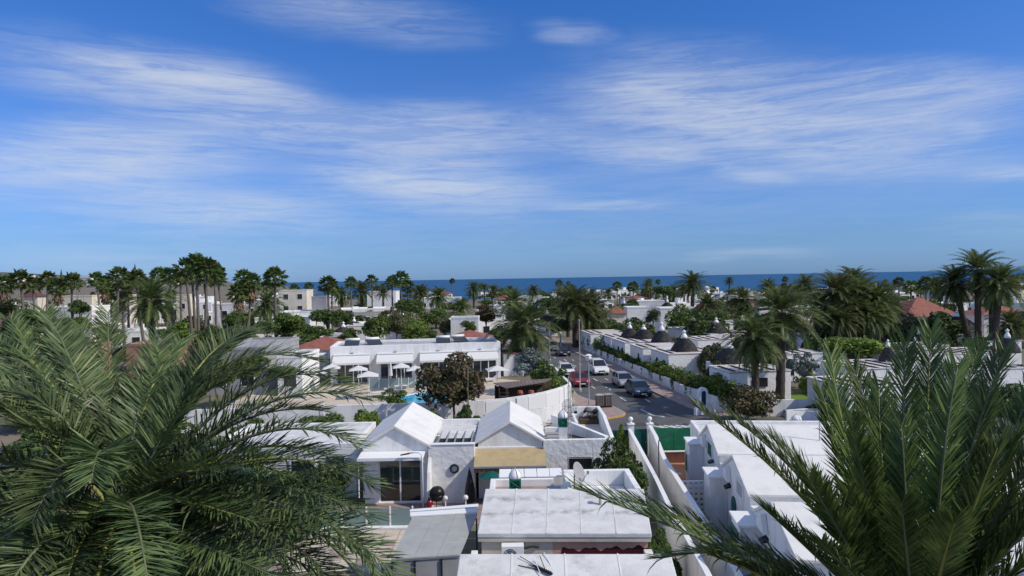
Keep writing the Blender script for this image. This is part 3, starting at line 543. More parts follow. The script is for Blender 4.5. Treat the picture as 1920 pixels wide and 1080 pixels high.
# ------------------------------------------------------------------ terrace-roofed house with diagonal stair parapet
def terrace_house():
    t = thing('terrace_house', 'rough white house with a walled roof terrace and diagonal stair parapet', 'house', (3.2, 34.6, 0))
    x0, x1, y0, y1 = 1.42, 5.02, 34.4, 40.6; zf = 2.62
    b = MB(); b.holes(x0, x1, 0, 2.92, y0, y0 + .25, [(2.68, 3.84, 1.42, 1.98)])
    b.box(x0, y0 + .25, 0, x0 + .22, y1, zf).box(x1 - .22, y0 + .25, 0, x1, y1, zf).box(x0 + .22, y1 - .22, 0, x1 - .22, y1, zf).build('wall', 'white_rough', t, bevel=.02)
    MB().box(x0 + .22, y0 + .25, 2.45, x1 - .22, y1 - .22, zf - .002).build('terrace_floor', 'beige_wall', t)
    b = MB(); b.box(x0 + 1.9, y1 - .2, zf + .002, x1, y1, 3.42).box(x1 - .2, y0 + 3.3, zf + .002, x1, y1 - .2, 3.42).box(x0 + 1.9, y0 + 3.3, zf + .002, x0 + 2.06, y1 - .2, 3.1).build('parapet', 'white_wall', t, bevel=.02)
    MB().extr([(x1 - .2, y0 + .25, zf + .002), (x1 - .2, y0 + .25, 2.9), (x1 - .2, y0 + 3.3, 3.4), (x1 - .2, y0 + 3.3, zf + .002)], (.19, 0, 0)).build('stair_parapet', 'white_wall', t, bevel=.01)
    # diagonal beam from the far left of the terrace down to the near right corner
    MB().hexa([(2.0, 37.9, 2.63), (2.16, 38.0, 2.63), (4.75, 34.9, 2.63), (4.55, 34.8, 2.63), (2.0, 37.9, 3.5), (2.16, 38.0, 3.5), (4.75, 34.9, 2.96), (4.55, 34.8, 2.96)]).build('diagonal_wall', 'white_wall', t, bevel=.015)
    for k in range(3): MB().box(x0 + .25, y0 + .7 + k * .62, 2.66, x0 + 1.05, y0 + 1.2 + k * .62, 2.72 + .03 * k).build('roof_panel', 'far_grey', t, bevel=.01)
    MB().box(x0 + .22, y0 + 2.75, zf, x0 + 1.25, y0 + 2.95, 2.95).build('low_wall', 'white_wall', t, bevel=.02)
    MB().box(1.95, y0 + .5, 2.622, 4.1, 36.9, 2.66).build('dark_mat', 'wood_dark', t)
    w = window(t, 2.68, 3.84, 1.42, 1.98, y0 + .06, bars=9, frame='white_paint'); 
    rnd = random.Random(5)
    l = thing('cane_bundle', 'bundle of dry canes lying on the roof terrace beside the gable', 'canes', (1.9, 38.2, zf)); 
    for k in range(14):
        a = rnd.uniform(-.5, .5); p = Vector((1.6 + rnd.uniform(0, 1.1), 37.6 + rnd.uniform(0, 1.0), zf + .05 + rnd.uniform(0, .45))); d = Vector((math.cos(a), math.sin(a) * .6, rnd.uniform(-.1, .35))) * rnd.uniform(.5, .9)
        MB().tube([p, p + d], .022, 5).build('cane', rnd.choice(['wood_dark', 'wood_grey', 'white_roof']), l)
    l = thing('rubble_heap', 'grey and black clutter piled in the terrace corner', 'clutter', (4.3, 40, zf))
    for k in range(12):
        p = (3.9 + rnd.uniform(0, .8), 39.4 + rnd.uniform(0, .8), zf + .3 + rnd.uniform(.0, .45)); s = rnd.uniform(.07, .16)
        MB().lathe([(s * .5, -s), (s, -.2 * s), (s * .8, .6 * s), (s * .2, s)], p, 6, .25, rnd).build('piece', rnd.choice(['dark', 'grey_metal', 'wood_grey']), l)
    MB().box(3.75, 39.35, zf + .003, 4.8, 40.35, zf + .25).build('crate', 'wood_dark', l)
    lantern_chimney((2.43, 34.75, 2.925), .42, 1.42, 'green and white lantern chimney on the rough white wall beside the antenna mast')
terrace_house()
# antenna mast on the terrace
def antenna_mast():
    x, y = 2.78, 34.95; t = thing('antenna_mast', 'grey lattice antenna mast with a round mesh dish above the roof terrace', 'antenna', (x, y, 2.62))
    b = MB()
    for a in (0, 2.09, 4.19): b.tube([(x + .1 * math.cos(a), y + .1 * math.sin(a), 2.62), (x + .06 * math.cos(a), y + .06 * math.sin(a), 5.55)], .016, 5)
    for k in range(18):
        z = 2.75 + k * .155; q = [(x + .085 * math.cos(a + (k % 2)), y + .085 * math.sin(a + (k % 2)), z + i * .05) for i, a in enumerate((0, 2.09, 4.19, 0))]; b.tube(q, .009, 4)
    b.build('mast', 'galv', t); MB().tube([(x, y, 5.5), (x, y, 6.0)], .02, 6).build('rod', 'galv', t)
    # mesh dish
    m = MB()
    for r in np.linspace(.05, .38, 7): m.tube([(x + .02 + r * math.cos(a), y - .12 - (.38 ** 2 - r * r) * .5 + .06, 4.5 + r * math.sin(a)) for a in np.linspace(0, 6.283, 19)], .011, 4, False)
    for a in np.linspace(0, 6.283, 17)[:-1]: m.tube([(x + .02 + r * math.cos(a), y - .12 - (.38 ** 2 - r * r) * .5 + .06, 4.5 + r * math.sin(a)) for r in (.03, .15, .27, .38)], .009, 4, False)
    m.build('mesh_dish', 'galv', t); MB().tube([(x + .02, y - .1, 4.5), (x + .02, y - .5, 4.5)], .015, 5).build('feed_arm', 'dark_metal', t)
    for s in (-1, 1): MB().box(x + s * .32 - .08, y - .06, 4.12, x + s * .32 + .08, y + .06, 4.24).build('insulator', 'dark', t)
    MB().tube([(x - .34, y, 4.16), (x + .34, y, 4.16)], .018, 6).build('crossbar', 'galv', t)
    for k in range(5): MB().tube([(x - .12 + .05 * k, y - .02, 5.0 + k * .1), (x + .16, y - .02, 5.02 + k * .1)], .01, 5).build('dipole', 'galv', t)
antenna_mast()
# ------------------------------------------------------------------ the house with the stained white roof
A0 = rad(-4.0)                                # the plots in front are turned a little
def front_house():
    t = thing('stained_roof_house', 'white house with a stained sloping roof and a walled terrace behind it', 'house', (1.8, 24, 0))
    a, b_, c, d = G(895, 1000, 2.55), G(1222, 1000, 2.55), G(1207, 916, 3.28), G(910, 916, 3.28)
    def L(p, q, k): return p + (q - p) * k
    MB().slab([a, b_, c, d], .16).build('roof', 'stained_roof', t, bevel=.03)
    for k in (.2, .4, .6, .8):
        P0, P1 = L(a, b_, k), L(d, c, k); MB().hexa([(P0.x - .02, P0.y, P0.z - .002), (P0.x + .02, P0.y, P0.z - .002), (P1.x + .02, P1.y, P1.z - .002), (P1.x - .02, P1.y, P1.z - .002), (P0.x - .02, P0.y, P0.z + .012), (P0.x + .02, P0.y, P0.z + .012), (P1.x + .02, P1.y, P1.z + .012), (P1.x - .02, P1.y, P1.z + .012)]).build('roof_seam', 'white_roof', t)
    P0 = L(L(a, b_, .72), L(d, c, .72), .62); MB().lathe([(.05, -.05), (.05, .32), (.09, .33), (.09, .38), (.02, .42)], P0, 10).build('vent_pipe', 'galv', t)
    # walls below: beige on the left, pink on the right, with a dark red band
    fy = .18; p0, p1 = L(a, d, .05), L(b_, c, .05); p0.x += .12; p1.x -= .12; m = L(p0, p1, .43)
    def face(P, Q, z0, z1, nm, mt, off=0): return MB().hexa([(P.x, P.y + off, z0), (Q.x, Q.y + off, z0), (Q.x, Q.y + .25, z0), (P.x, P.y + .25, z0), (P.x, P.y + off, z1), (Q.x, Q.y + off, z1), (Q.x, Q.y + .25, z1), (P.x, P.y + .25, z1)]).build(nm, mt, t)
    face(p0, m, 0, 2.44, 'beige_wall', 'beige_wall'); face(m + Vector((.002, 0, 0)), p1, 0, 2.44, 'pink_wall', 'pink_wall')
    q = L(p0, p1, .475)
    pts = [(L(q, p1, k).x, L(q, p1, k).y - .006, 1.98 + .05 * math.sin(k * 23) + .035 * math.sin(k * 51) + (.1 * max(0, k - .25)) - (.2 if k < .02 else 0)) for k in np.linspace(0, 1, 40)]
    MB().extr([(pts[0][0], pts[0][1], .1)] + pts + [(pts[-1][0], pts[-1][1], .1)][:1] and ([(pts[0][0], pts[0][1], .1), (pts[-1][0], pts[-1][1], .1)] + pts[::-1]), (0, .005, 0)).build('red_band', 'dark_red_paint', t)
    fascia = MB().hexa([(a.x + .02, a.y + .02, 2.26), (b_.x - .02, b_.y + .02, 2.26), (b_.x - .02, b_.y + .12, 2.26), (a.x + .02, a.y + .12, 2.26), (a.x + .02, a.y + .02, 2.385), (b_.x - .02, b_.y + .02, 2.385), (b_.x - .02, b_.y + .12, 2.385), (a.x + .02, a.y + .12, 2.385)])
    fascia.build('fascia', 'beige_wall', t)
    # side walls under the slope
    for (P, Q, s) in ((p0, d, 1), (p1, c, -1)):
        MB().hexa([(P.x, P.y + .25, 0), (P.x + s * .2, P.y + .25, 0), (Q.x + s * .32, Q.y - .1, 0), (Q.x + s * .12, Q.y - .1, 0), (P.x, P.y + .25, P.z - .1), (P.x + s * .2, P.y + .25, P.z - .1), (Q.x + s * .32, Q.y - .1, Q.z - .2), (Q.x + s * .12, Q.y - .1, Q.z - .2)]).build('side_wall', 'white_wall', t)
    # terrace behind the ridge
    y0, y1, x0, x1 = d.y + .02, d.y + 2.75, d.x + .1, c.x - .02; zf = 2.55
    MB().box(x0, y0, 0, x1, y1, zf).build('rear_wall', 'white_wall', t, bevel=.02)
    MB().box(x0 + .2, y0 + .02, zf + .003, x0 + 2.5, y1 - .22, zf + .02).build('terrace_floor', 'pavement', t)
    b = MB(); b.box(x0, y0 + .0, zf + .002, x0 + .2, y1 - .2, zf + .3).box(x0, y1 - .2, zf + .002, x0 + 2.55, y1, zf + .3).build('low_parapet', 'white_wall', t, bevel=.02)
    b = MB(); xm = x0 + 2.95; b.box(xm, y1 - .22, zf + .002, x1, y1, zf + .62).box(xm, y0 + .2, zf + .002, xm + .18, y1 - .22, zf + .55).box(x1 - .24, y0 + .1, zf + .002, x1, y1 - .22, zf + .62).build('parapet', 'white_wall', t, bevel=.03)
    MB().box(x0 + 2.2, y0 + .5, zf + .021, x0 + 2.75, y0 + 1.2, zf + .42).build('water_tank', 'far_grey', t, bevel=.04)
    for k in range(5):
        xa = x0 + .35 + k * .52
        MB().slab([(xa, y1 + .02, zf + .36), (xa + .5, y1 + .02, zf + .36), (xa + .5, y1 + .75, zf + .48), (xa, y1 + .75, zf + .48)], .05).build('canopy_panel', 'white_paint', t, bevel=.01)
    MB().box(x0 + .3, y1 + .78, 0, x0 + 2.95, y1 + .9, zf + .2).build('canopy_wall', 'white_wall', t)
    lantern_chimney((x0 + 1.0, y0 + .5, zf + .02), .40, 1.28, 'green and white lantern chimney on the walled terrace behind the stained roof')
    # satellite dish
    dx, dy, dz = xm + .48, y0 + .75, zf + 1.02; s = thing('satellite_dish', 'white satellite dish on the walled terrace behind the stained roof', 'satellite dish', (dx, dy, zf))
    ax = Vector((.78, -.50, .36)).normalized(); e1 = ax.cross(Vector((0, 0, 1))).normalized(); e2 = e1.cross(ax); ctr = Vector((dx - .05, dy, dz + .02)); m2 = MB(); n = 24; V = []; Fc = []
    rr = [.02, .12, .22, .32, .40]
    for side in (0, .02):
        for r in rr: V += [ctr + ax * (r * r * .45 - side) + (e1 * math.cos(k * 2 * math.pi / n) * .9 + e2 * math.sin(k * 2 * math.pi / n)) * r for k in range(n)]
    for si in (0, 1):
        o_ = si * n * len(rr)
        for i in range(len(rr) - 1):
            for k in range(n): Fc.append((o_ + i * n + k, o_ + i * n + (k + 1) % n, o_ + (i + 1) * n + (k + 1) % n, o_ + (i + 1) * n + k))
    for k in range(n): Fc.append(((len(rr) - 1) * n + k, (len(rr) - 1) * n + (k + 1) % n, (2 * len(rr) - 1) * n + (k + 1) % n, (2 * len(rr) - 1) * n + k))
    m2.add(V, Fc).build('reflector', 'far_grey', s, smooth=True, fix=False)
    MB().tube([ctr - ax * .03, ctr - ax * .15, (dx - .2, dy + .08, zf + .03)], .03, 7).build('mount', 'grey_metal', s); MB().tube([ctr - e2 * .38, ctr + ax * .42 - e2 * .1], .014, 6).build('feed_arm', 'grey_metal', s); q = ctr + ax * .42 - e2 * .1
    MB().box(q.x - .04, q.y - .04, q.z - .05, q.x + .04, q.y + .04, q.z + .06).build('feed_horn', 'grey_metal', s)
    h = thing('trailing_cable', 'loose brown cable trailing across the terrace beside the dish', 'cable', (dx + 1, dy, zf))
    MB().tube([(dx - .25, y0 + .5, zf + .04), (dx + .2, y0 + .35, zf + .05), (dx + .7, y0 + .6, zf + .05), (dx + 1.2, y0 + .9, zf + .1), (dx + 1.7, y0 + 1.0, zf + .16), (dx + 2.0, y0 + 1.05, zf + .2)], .03, 6).build('cable', 'wood_dark', h, smooth=True)
    # courtyard side pieces and air conditioner
    l0, l1 = G(868, 1034, 1.6), G(880, 1018, 1.9)
    MB().box(a.x - .22, 21.1, 0, a.x + .0, a.y + .1, 1.95).build('yard_wall', 'white_wall', t, bevel=.02)
    MB().hexa([(b_.x - .28, 21.2, 0), (b_.x - .02, 21.2, 0), (b_.x + .0, b_.y + .05, 0), (b_.x - .28, b_.y + .05, 0), (b_.x - .28, 21.2, 1.92), (b_.x - .02, 21.2, 1.92), (b_.x + .0, b_.y + .05, 2.02), (b_.x - .28, b_.y + .05, 2.02)]).build('yard_wall', 'white_wall', t, bevel=.03)
    ac = D(940, 1026, a.y - .35); ac2 = D(982, 1026, a.y - .35); z1 = D(960, 1023, a.y - .35).z
    u = thing('air_conditioner', 'white air conditioner unit against the beige wall in the yard', 'air conditioner', (ac.x, a.y - .2, z1 - .6))
    MB().box(ac.x, a.y - .42, z1 - .58, ac2.x, a.y - .08, z1).build('casing', 'white_paint', u, bevel=.015)
    g = MB(); cc = ((ac.x + ac2.x) / 2 - .08, a.y - .425, z1 - .29)
    for r in (.08, .14, .2): g.tube([(cc[0] + r * math.cos(k), cc[1] - .01, cc[2] + r * math.sin(k)) for k in np.linspace(0, 6.283, 17)], .012, 4, False)
    g.build('fan_grille', 'dark_metal', u); MB().box(ac.x + .05, a.y - .4, z1 - .95, ac2.x - .05, a.y - .1, z1 - .583).build('bracket', 'grey_metal', u)
    MB().tube([(ac2.x, a.y - .1, z1 - .2), (ac2.x + .25, a.y - .05, z1 - .16), (ac2.x + .5, a.y - .02, z1 - .2)], .03, 6).build('pipe', 'dark', u)
    return a, b_
fa, fb = front_house()
def nearest_house():
    t = thing('plain_roof_house', 'white house whose plain sloping roof carries a fallen aerial', 'house', (1.5, 19, 0))
    a, b_ = G(862, 1038, 2.85), G(1258, 1038, 2.85); k = .33; y1 = 17.2
    c, d = Vector((b_.x - .12, y1, 2.85 - (b_.y - y1) * k)), Vector((a.x - .12, y1, 2.85 - (a.y - y1) * k))
    MB().slab([d, c, b_, a], .16).build('roof', 'white_roof', t, bevel=.03)
    MB().hexa([(d.x + .15, d.y + .1, 0), (c.x - .15, c.y + .1, 0), (b_.x - .15, b_.y - .1, 0), (a.x + .15, a.y - .1, 0), (d.x + .15, d.y + .1, d.z - .13), (c.x - .15, c.y + .1, c.z - .13), (b_.x - .15, b_.y - .1, b_.z - .2), (a.x + .15, a.y - .1, a.z - .2)]).build('wall', 'white_wall', t)
    for q in (.25, .5, .75):
        P0, P1 = d + (c - d) * q, a + (b_ - a) * q; MB().hexa([(P0.x - .02, P0.y, P0.z - .002), (P0.x + .02, P0.y, P0.z - .002), (P1.x + .02, P1.y, P1.z - .002), (P1.x - .02, P1.y, P1.z - .002), (P0.x - .02, P0.y, P0.z + .012), (P0.x + .02, P0.y, P0.z + .012), (P1.x + .02, P1.y, P1.z + .012), (P1.x - .02, P1.y, P1.z + .012)]).build('roof_seam', 'white_gable_roof', t)
    # fallen aerial
    def P(u, v, h=.08):
        p = G(u, v, 2.6)
        for _ in range(6): p = G(u, v, 2.85 - (a.y - p.y) * k + h)
        return p
    y = thing('fallen_aerial', 'broken television aerial lying on the plain white roof', 'antenna', P(1012, 1066))
    MB().tube([P(1000, 1060), P(1014, 1066, .15), P(1036, 1076, .1)], .03, 6).build('boom', 'dark_metal', y)
    for (u0, v0, u1, v1, h0, h1) in ((975, 1043, 1006, 1062, .3, .1), (972, 1060, 1008, 1068, .1, .1), (990, 1059, 1012, 1066, .15, .12), (1012, 1042, 1022, 1068, .5, .1)): MB().tube([P(u0, v0, h0), P(u1, v1, h1)], .012, 5).build('element', 'dark_metal', y)
    for (u0, v0, u1, v1) in ((1003, 1050, 1014, 1078), (1020, 1036, 1034, 1062)): MB().tube([P(u0, v0, .35), P(u1, v1, .08)], .013, 5).build('white_element', 'white_paint', y)
    for k2 in range(7):
        q = P(1008 + k2 * 4, 1064 + k2 * 1.8, .14); MB().box(q.x - .03, q.y - .05, q.z - .03, q.x + .03, q.y + .05, q.z + .04).build('clip', 'dark', y)
nearest_house()
# ------------------------------------------------------------------ grey carport, glass balustrade, tiled terrace
def carport():
    a, b_, c, d = G(733, 1048, 2.25), G(862, 1040, 2.25), G(895, 963, 2.42), G(773, 970, 2.42)
    t = thing('carport', 'grey sheet carport roof with a white ridge board beside the stained roof', 'carport', ((a.x + b_.x) / 2, 23, 0))
    def L(p, q, k): return p + (q - p) * k
    for i in range(3):
        for j in range(3):
            f = lambda s, r: L(L(a, b_, s), L(d, c, s), r)
            g = .002; s0, s1, r0, r1 = i / 3 + g, (i + 1) / 3 - g, j / 3 + g * .6, (j + 1) / 3 - g * .6
            MB().slab([f(s0, r0), f(s1, r0), f(s1, r1), f(s0, r1)], .05).build('roof_sheet', 'grey_canopy', t)
    MB().slab([a + Vector((.02, .02, -.055)), b_ + Vector((-.02, .02, -.055)), c + Vector((-.02, -.02, -.055)), d + Vector((.02, -.02, -.055))], .04).build('underlay', 'grey_canopy', t)
    e, f2 = G(897, 944, 2.50), G(768, 955, 2.50)
    MB().slab([d + Vector((-.08, .0, .07)), c + Vector((.0, .0, .07)), e, f2], .07).build('ridge_board', 'white_paint', t, bevel=.015)
    MB().slab([L(d, f2, .5) + Vector((-.02, 0, .052)), L(c, e, .5) + Vector((0, 0, .052)), L(c, e, .56) + Vector((0, 0, .052)), L(d, f2, .56) + Vector((-.02, 0, .052))], .03).build('batten', 'galv', t)
    MB().hexa([(a.x, a.y + .06, 0), (b_.x, b_.y + .06, 0), (b_.x, b_.y + .14, 0), (a.x, a.y + .14, 0), (a.x, a.y + .06, 2.14), (b_.x, b_.y + .06, 2.14), (b_.x, b_.y + .14, 2.14), (a.x, a.y + .14, 2.14)]).build('front_panel', 'far_grey', t)
    for k in (.0, .33, .72): p = L(a, b_, k); MB().box(p.x, p.y, 0, p.x + .05, p.y + .055, 2.14).build('post', 'dark_metal', t)
    for p in (d, c): MB().box(p.x - .05 if p is c else p.x, p.y - .2, 0, p.x if p is c else p.x + .05, p.y - .15, 2.30).build('post', 'dark_metal', t)
    cr = thing('white_dome_cover', 'pale rounded cover under the front of the grey carport', 'cover', (-1.9, 21.0, 0))
    MB().lathe([(.55, 0), (.55, .7), (.5, .95), (.35, 1.12), (.05, 1.2)], (-2.0, 20.9, 0), 18).build('shell', 'far_grey', cr, smooth=True); MB().lathe([(.58, .55), (.58, .6)], (-2.0, 20.9, 0), 18).build('rim', 'grey_metal', cr)
carport()
def balustrade():
    t = thing('glass_balustrade', 'frosted glass balustrade with white posts in front of the sliding door', 'balustrade', (-5.8, 30.7, 0))
    y, z0, z1 = 30.7, .12, .86; xs = [-8.9, -7.75, -6.65, -5.6, -4.6, -3.7]
    for x in xs: MB().box(x - .035, y - .035, 0, x + .035, y + .035, .95).build('post', 'white_paint', t, bevel=.01)
    for i in range(len(xs) - 1): MB().box(xs[i] + .06, y - .008, z0, xs[i + 1] - .06, y + .008, z1).build('glass_panel', 'frosted_glass', t)
    MB().box(xs[0] - .2, y - .25, -.02, xs[-1] + .2, y + .2, .10).build('plinth', 'white_wall', t, bevel=.02)
    struct(sheet('patio', [(-9.5, 31.0), (-1.2, 31.0), (-1.2, 34.0), (-9.5, 34.0)], .006, 'pavement'))
    d = struct(sheet('tiled_terrace', [(-9.5, 26.0), (-3.75, 26.0), (-3.75, 30.44), (-9.5, 30.44)], .005, 'kerb'))
    n = 0; proto = {}
    for i in range(9):
        for j in range(7):
            b = MB(); x, yy_ = -9.4 + i * .62, 26.1 + j * .61; mname = 'deck' if j > 4 or (i * 5 + j * 3) % 7 else 'pavement'
            if mname not in proto: proto[mname] = MB().box(0, 0, 0, .58, .57, .02).mesh('tile', mname)
            o = link('tile', proto[mname], d); o.location = (x, yy_, .007)
    ch = thing('patio_chair', 'black metal chair on the patio beside the glass balustrade', 'chair', (-7.2, 32.0, 0)); x, y = -7.25, 31.9
    MB().box(x - .24, y - .24, .42, x + .24, y + .24, .46).build('seat', 'dark_metal', ch); MB().box(x - .24, y + .22, .5, x + .24, y + .25, .9).build('backrest', 'dark_metal', ch)
    for sx in (-.22, .22):
        for sy in (-.22, .22): MB().tube([(x + sx, y + sy, 0), (x + sx, y + sy, .42 if sy < 0 else .9)], .014, 6).build('leg', 'dark_metal', ch)
balustrade()
# ------------------------------------------------------------------ lane walls, gate, fence
def lane_walls():
    def wall(pts, h, th, name, label, m='white_wall', cat='wall'):
        t = thing(name, label, cat, (pts[0][0], pts[0][1], 0)); off = offset(pts, th); n = len(pts)
        for i in range(n - 1):
            hh = h if isinstance(h, (int, float)) else None; h0, h1 = (h, h) if hh is not None else (h[i], h[i + 1])
            p, q, r, s = pts[i], pts[i + 1], off[i + 1], off[i]
            MB().hexa([(*p, 0), (*q, 0), (*r, 0), (*s, 0), (*p, h0), (*q, h1), (*r, h1), (*s, h0)]).build('wall_section', m, t)
            e = .025; P, Q, R, S_ = Vector(p), Vector(q), Vector(r), Vector(s); nn = (P - S_).normalized() * e
            MB().hexa([(*(P + nn), h0 + .001), (*(Q + nn), h1 + .001), (*(R - nn), h1 + .001), (*(S_ - nn), h0 + .001), (*(P + nn), h0 + .05), (*(Q + nn), h1 + .05), (*(R - nn), h1 + .05), (*(S_ - nn), h0 + .05)]).build('coping', 'white_paint', t)
        return t
    w1 = [(5.55, 17.5), (5.8, 21.4), (6.05, 27.6), (6.3, 31.2), (6.6, 37.8), (6.75, 41.0)]
    wall(w1, [1.8, 1.8, 1.8, 1.8, 1.9, 1.9], .14, 'lane_wall', 'long white lane wall along the stained-roof house up to the teal gate')
    w2 = [(6.5, 17.5), (6.75, 21.5), (7.05, 27.6), (7.4, 34.7), (7.75, 38.4), (7.95, 41.0)]
    wall(w2, [1.75, 1.75, 1.8, 1.85, 2.1, 2.1], .16, 'lane_wall', 'long cream-white lane wall along the terracotta terrace', 'white_gable_roof')
    for (x, lb) in ((6.98, 'white gate pillar with a ball on top, left of the teal gate door'), (8.12, 'white gate pillar with a ball on top and a small number tile')):
        t = thing('gate_pillar', lb, 'pillar', (x, 41.5, 0)); r = .17
        MB().box(x - r, 41.33, 0, x + r, 41.67, 2.1).build('shaft', 'white_wall', t, bevel=.02); MB().box(x - r - .05, 41.28, 2.102, x + r + .05, 41.72, 2.18).build('cap', 'white_paint', t, bevel=.02)
        MB().lathe([(.14, 2.182), (.07, 2.24), (.05, 2.3)] + [(.145 * math.sin(a) + .001, 2.43 - .145 * math.cos(a)) for a in np.linspace(.4, 3.1, 9)], (x, 41.5, 0), 14).build('ball', 'white_paint', t, smooth=True)
        if x > 8: MB().box(x - .11, 41.315, 1.62, x + .11, 41.329, 1.84).build('tile', 'dark_metal', t)
    g = thing('lane_gate', 'dark teal board gate between the two ball-topped pillars', 'gate', (7.55, 41.5, 0))
    for k in range(5): xa = 7.17 + k * .155; MB().box(xa, 41.47, .05, xa + .147, 41.52, 1.82).build('board', 'teal_gate', g)
    for z in (.3, 1.5): MB().box(7.17, 41.522, z, 7.94, 41.55, z + .1).build('rail', 'teal_gate', g)
    MB().lathe([(.03, 0), (.03, .06)], (7.86, 41.44, 1.0), 8).build('handle', 'grey_metal', g)
    f = thing('green_fence', 'mottled green sheet fence behind the terracotta terrace', 'fence', (10, 41.5, 0))
    n = 7
    for k in range(n): xa = 8.32 + k * .62; MB().box(xa, 41.46 + .012 * (k % 2), .1, xa + .625, 41.48 + .012 * (k % 2), 1.86 + .015 * math.sin(k * 2.3)).build('fence_sheet', 'green_fence', f)
    for k in range(4): xa = 8.4 + k * 1.3; MB().box(xa, 41.5, 0, xa + .06, 41.56, 1.85).build('post', 'dark_metal', f)
    f = thing('green_fence', 'teal-green sheet fence left of the ball-topped gate pillars', 'fence', (5.9, 41.6, 0))
    for k in range(3): xa = 5.05 + k * .6; MB().box(xa, 41.46 + .012 * (k % 2), .1, xa + .605, 41.48 + .012 * (k % 2), 1.78).build('fence_sheet', 'teal_gate', f)
    for xa in (5.1, 6.7): MB().box(xa, 41.5, 0, xa + .06, 41.56, 1.77).build('post', 'dark_metal', f)
    # terracotta terrace between lane wall and the right house
    d = struct(MB().box(7.55, 33.2, 0, 10.0, 40.2, .10).build('raised_terrace', 'kerb')); me = {}
    for i in range(5):
        for j in range(14):
            x, y = 7.9 + i * .42 , 33.3 + j * .49; mm = 'terracotta' if (i, j) not in ((0, 11), (1, 9), (2, 9)) else 'deck'
            if mm not in me: me[mm] = MB().box(0, 0, 0, .40, .47, .015).mesh('tile', mm)
            o = link('tile', me[mm], d); o.location = (x, y, .101)
    pl = thing('planter', 'low brown planter wall with dark soil along the green fence', 'planter', (9, 40.6, 0))
    MB().box(7.98, 40.22, 0, 10.1, 40.36, .72).build('front_wall', 'brown_wall', pl, bevel=.02); MB().box(7.98, 40.362, 0, 10.1, 41.2, .55).build('soil', 'earth', pl); MB().box(7.96, 40.19, .722, 10.1, 40.40, .77).build('coping', 'white_gable_roof', pl)
    st = thing('terrace_step', 'dusky pink rendered step wall in front of the terracotta terrace', 'wall', (8.6, 33.1, 0)); MB().box(7.50, 32.9, 0, 9.6, 33.19, .42).build('step', 'pavement', st, bevel=.02); MB().box(7.5, 32.6, 0, 9.6, 32.895, .22).build('tread', 'pavement', st, bevel=.02)
    # lattice screen of pierced blocks
    sc = thing('block_screen', 'white pierced block screen wall beside the brown pot column', 'screen', (8.2, 31.2, 0)); b = .24
    me = MB()
    o_ = .05; me.box(0, 0, 0, b, .1, o_).box(0, 0, b - o_, b, .1, b).box(0, 0, o_, o_, .1, b - o_).box(b - o_, 0, o_, b, .1, b - o_)
    me = me.mesh('block', 'white_paint')
    for i in range(7):
        for j in range(7):
            o = link('block', me, sc); o.location = (7.32 + i * (b + .004) - 8.2, 0, j * (b + .004))
    c = thing('pot_column', 'brown terracotta column pot standing beside the block screen', 'pot', (9.0, 31.1, 0))
    MB().lathe([(.13, 0), (.15, .05), (.14, .7), (.16, 1.35), (.18, 1.45), (.17, 1.5)], (9.08, 31.0, 0), 14).build('column', 'brown_wall', c, smooth=True); MB().lathe([(.14, 1.502), (.12, 1.62), (.05, 1.66)], (9.08, 31.0, 0), 12).build('cap', 'white_paint', c)
    p = thing('lane_pole', 'thin dark metal pole rising from the lane wall', 'pole', (6.6, 31.6, 0)); MB().tube([(6.62, 31.8, 0), (6.62, 31.8, 3.35), (6.70, 31.9, 3.5), (7.3, 32.4, 3.55)], .025, 6).build('pole', 'dark_metal', p); MB().box(6.55, 31.73, 0, 6.69, 31.87, .02).build('base_plate', 'dark_metal', p)
lane_walls()
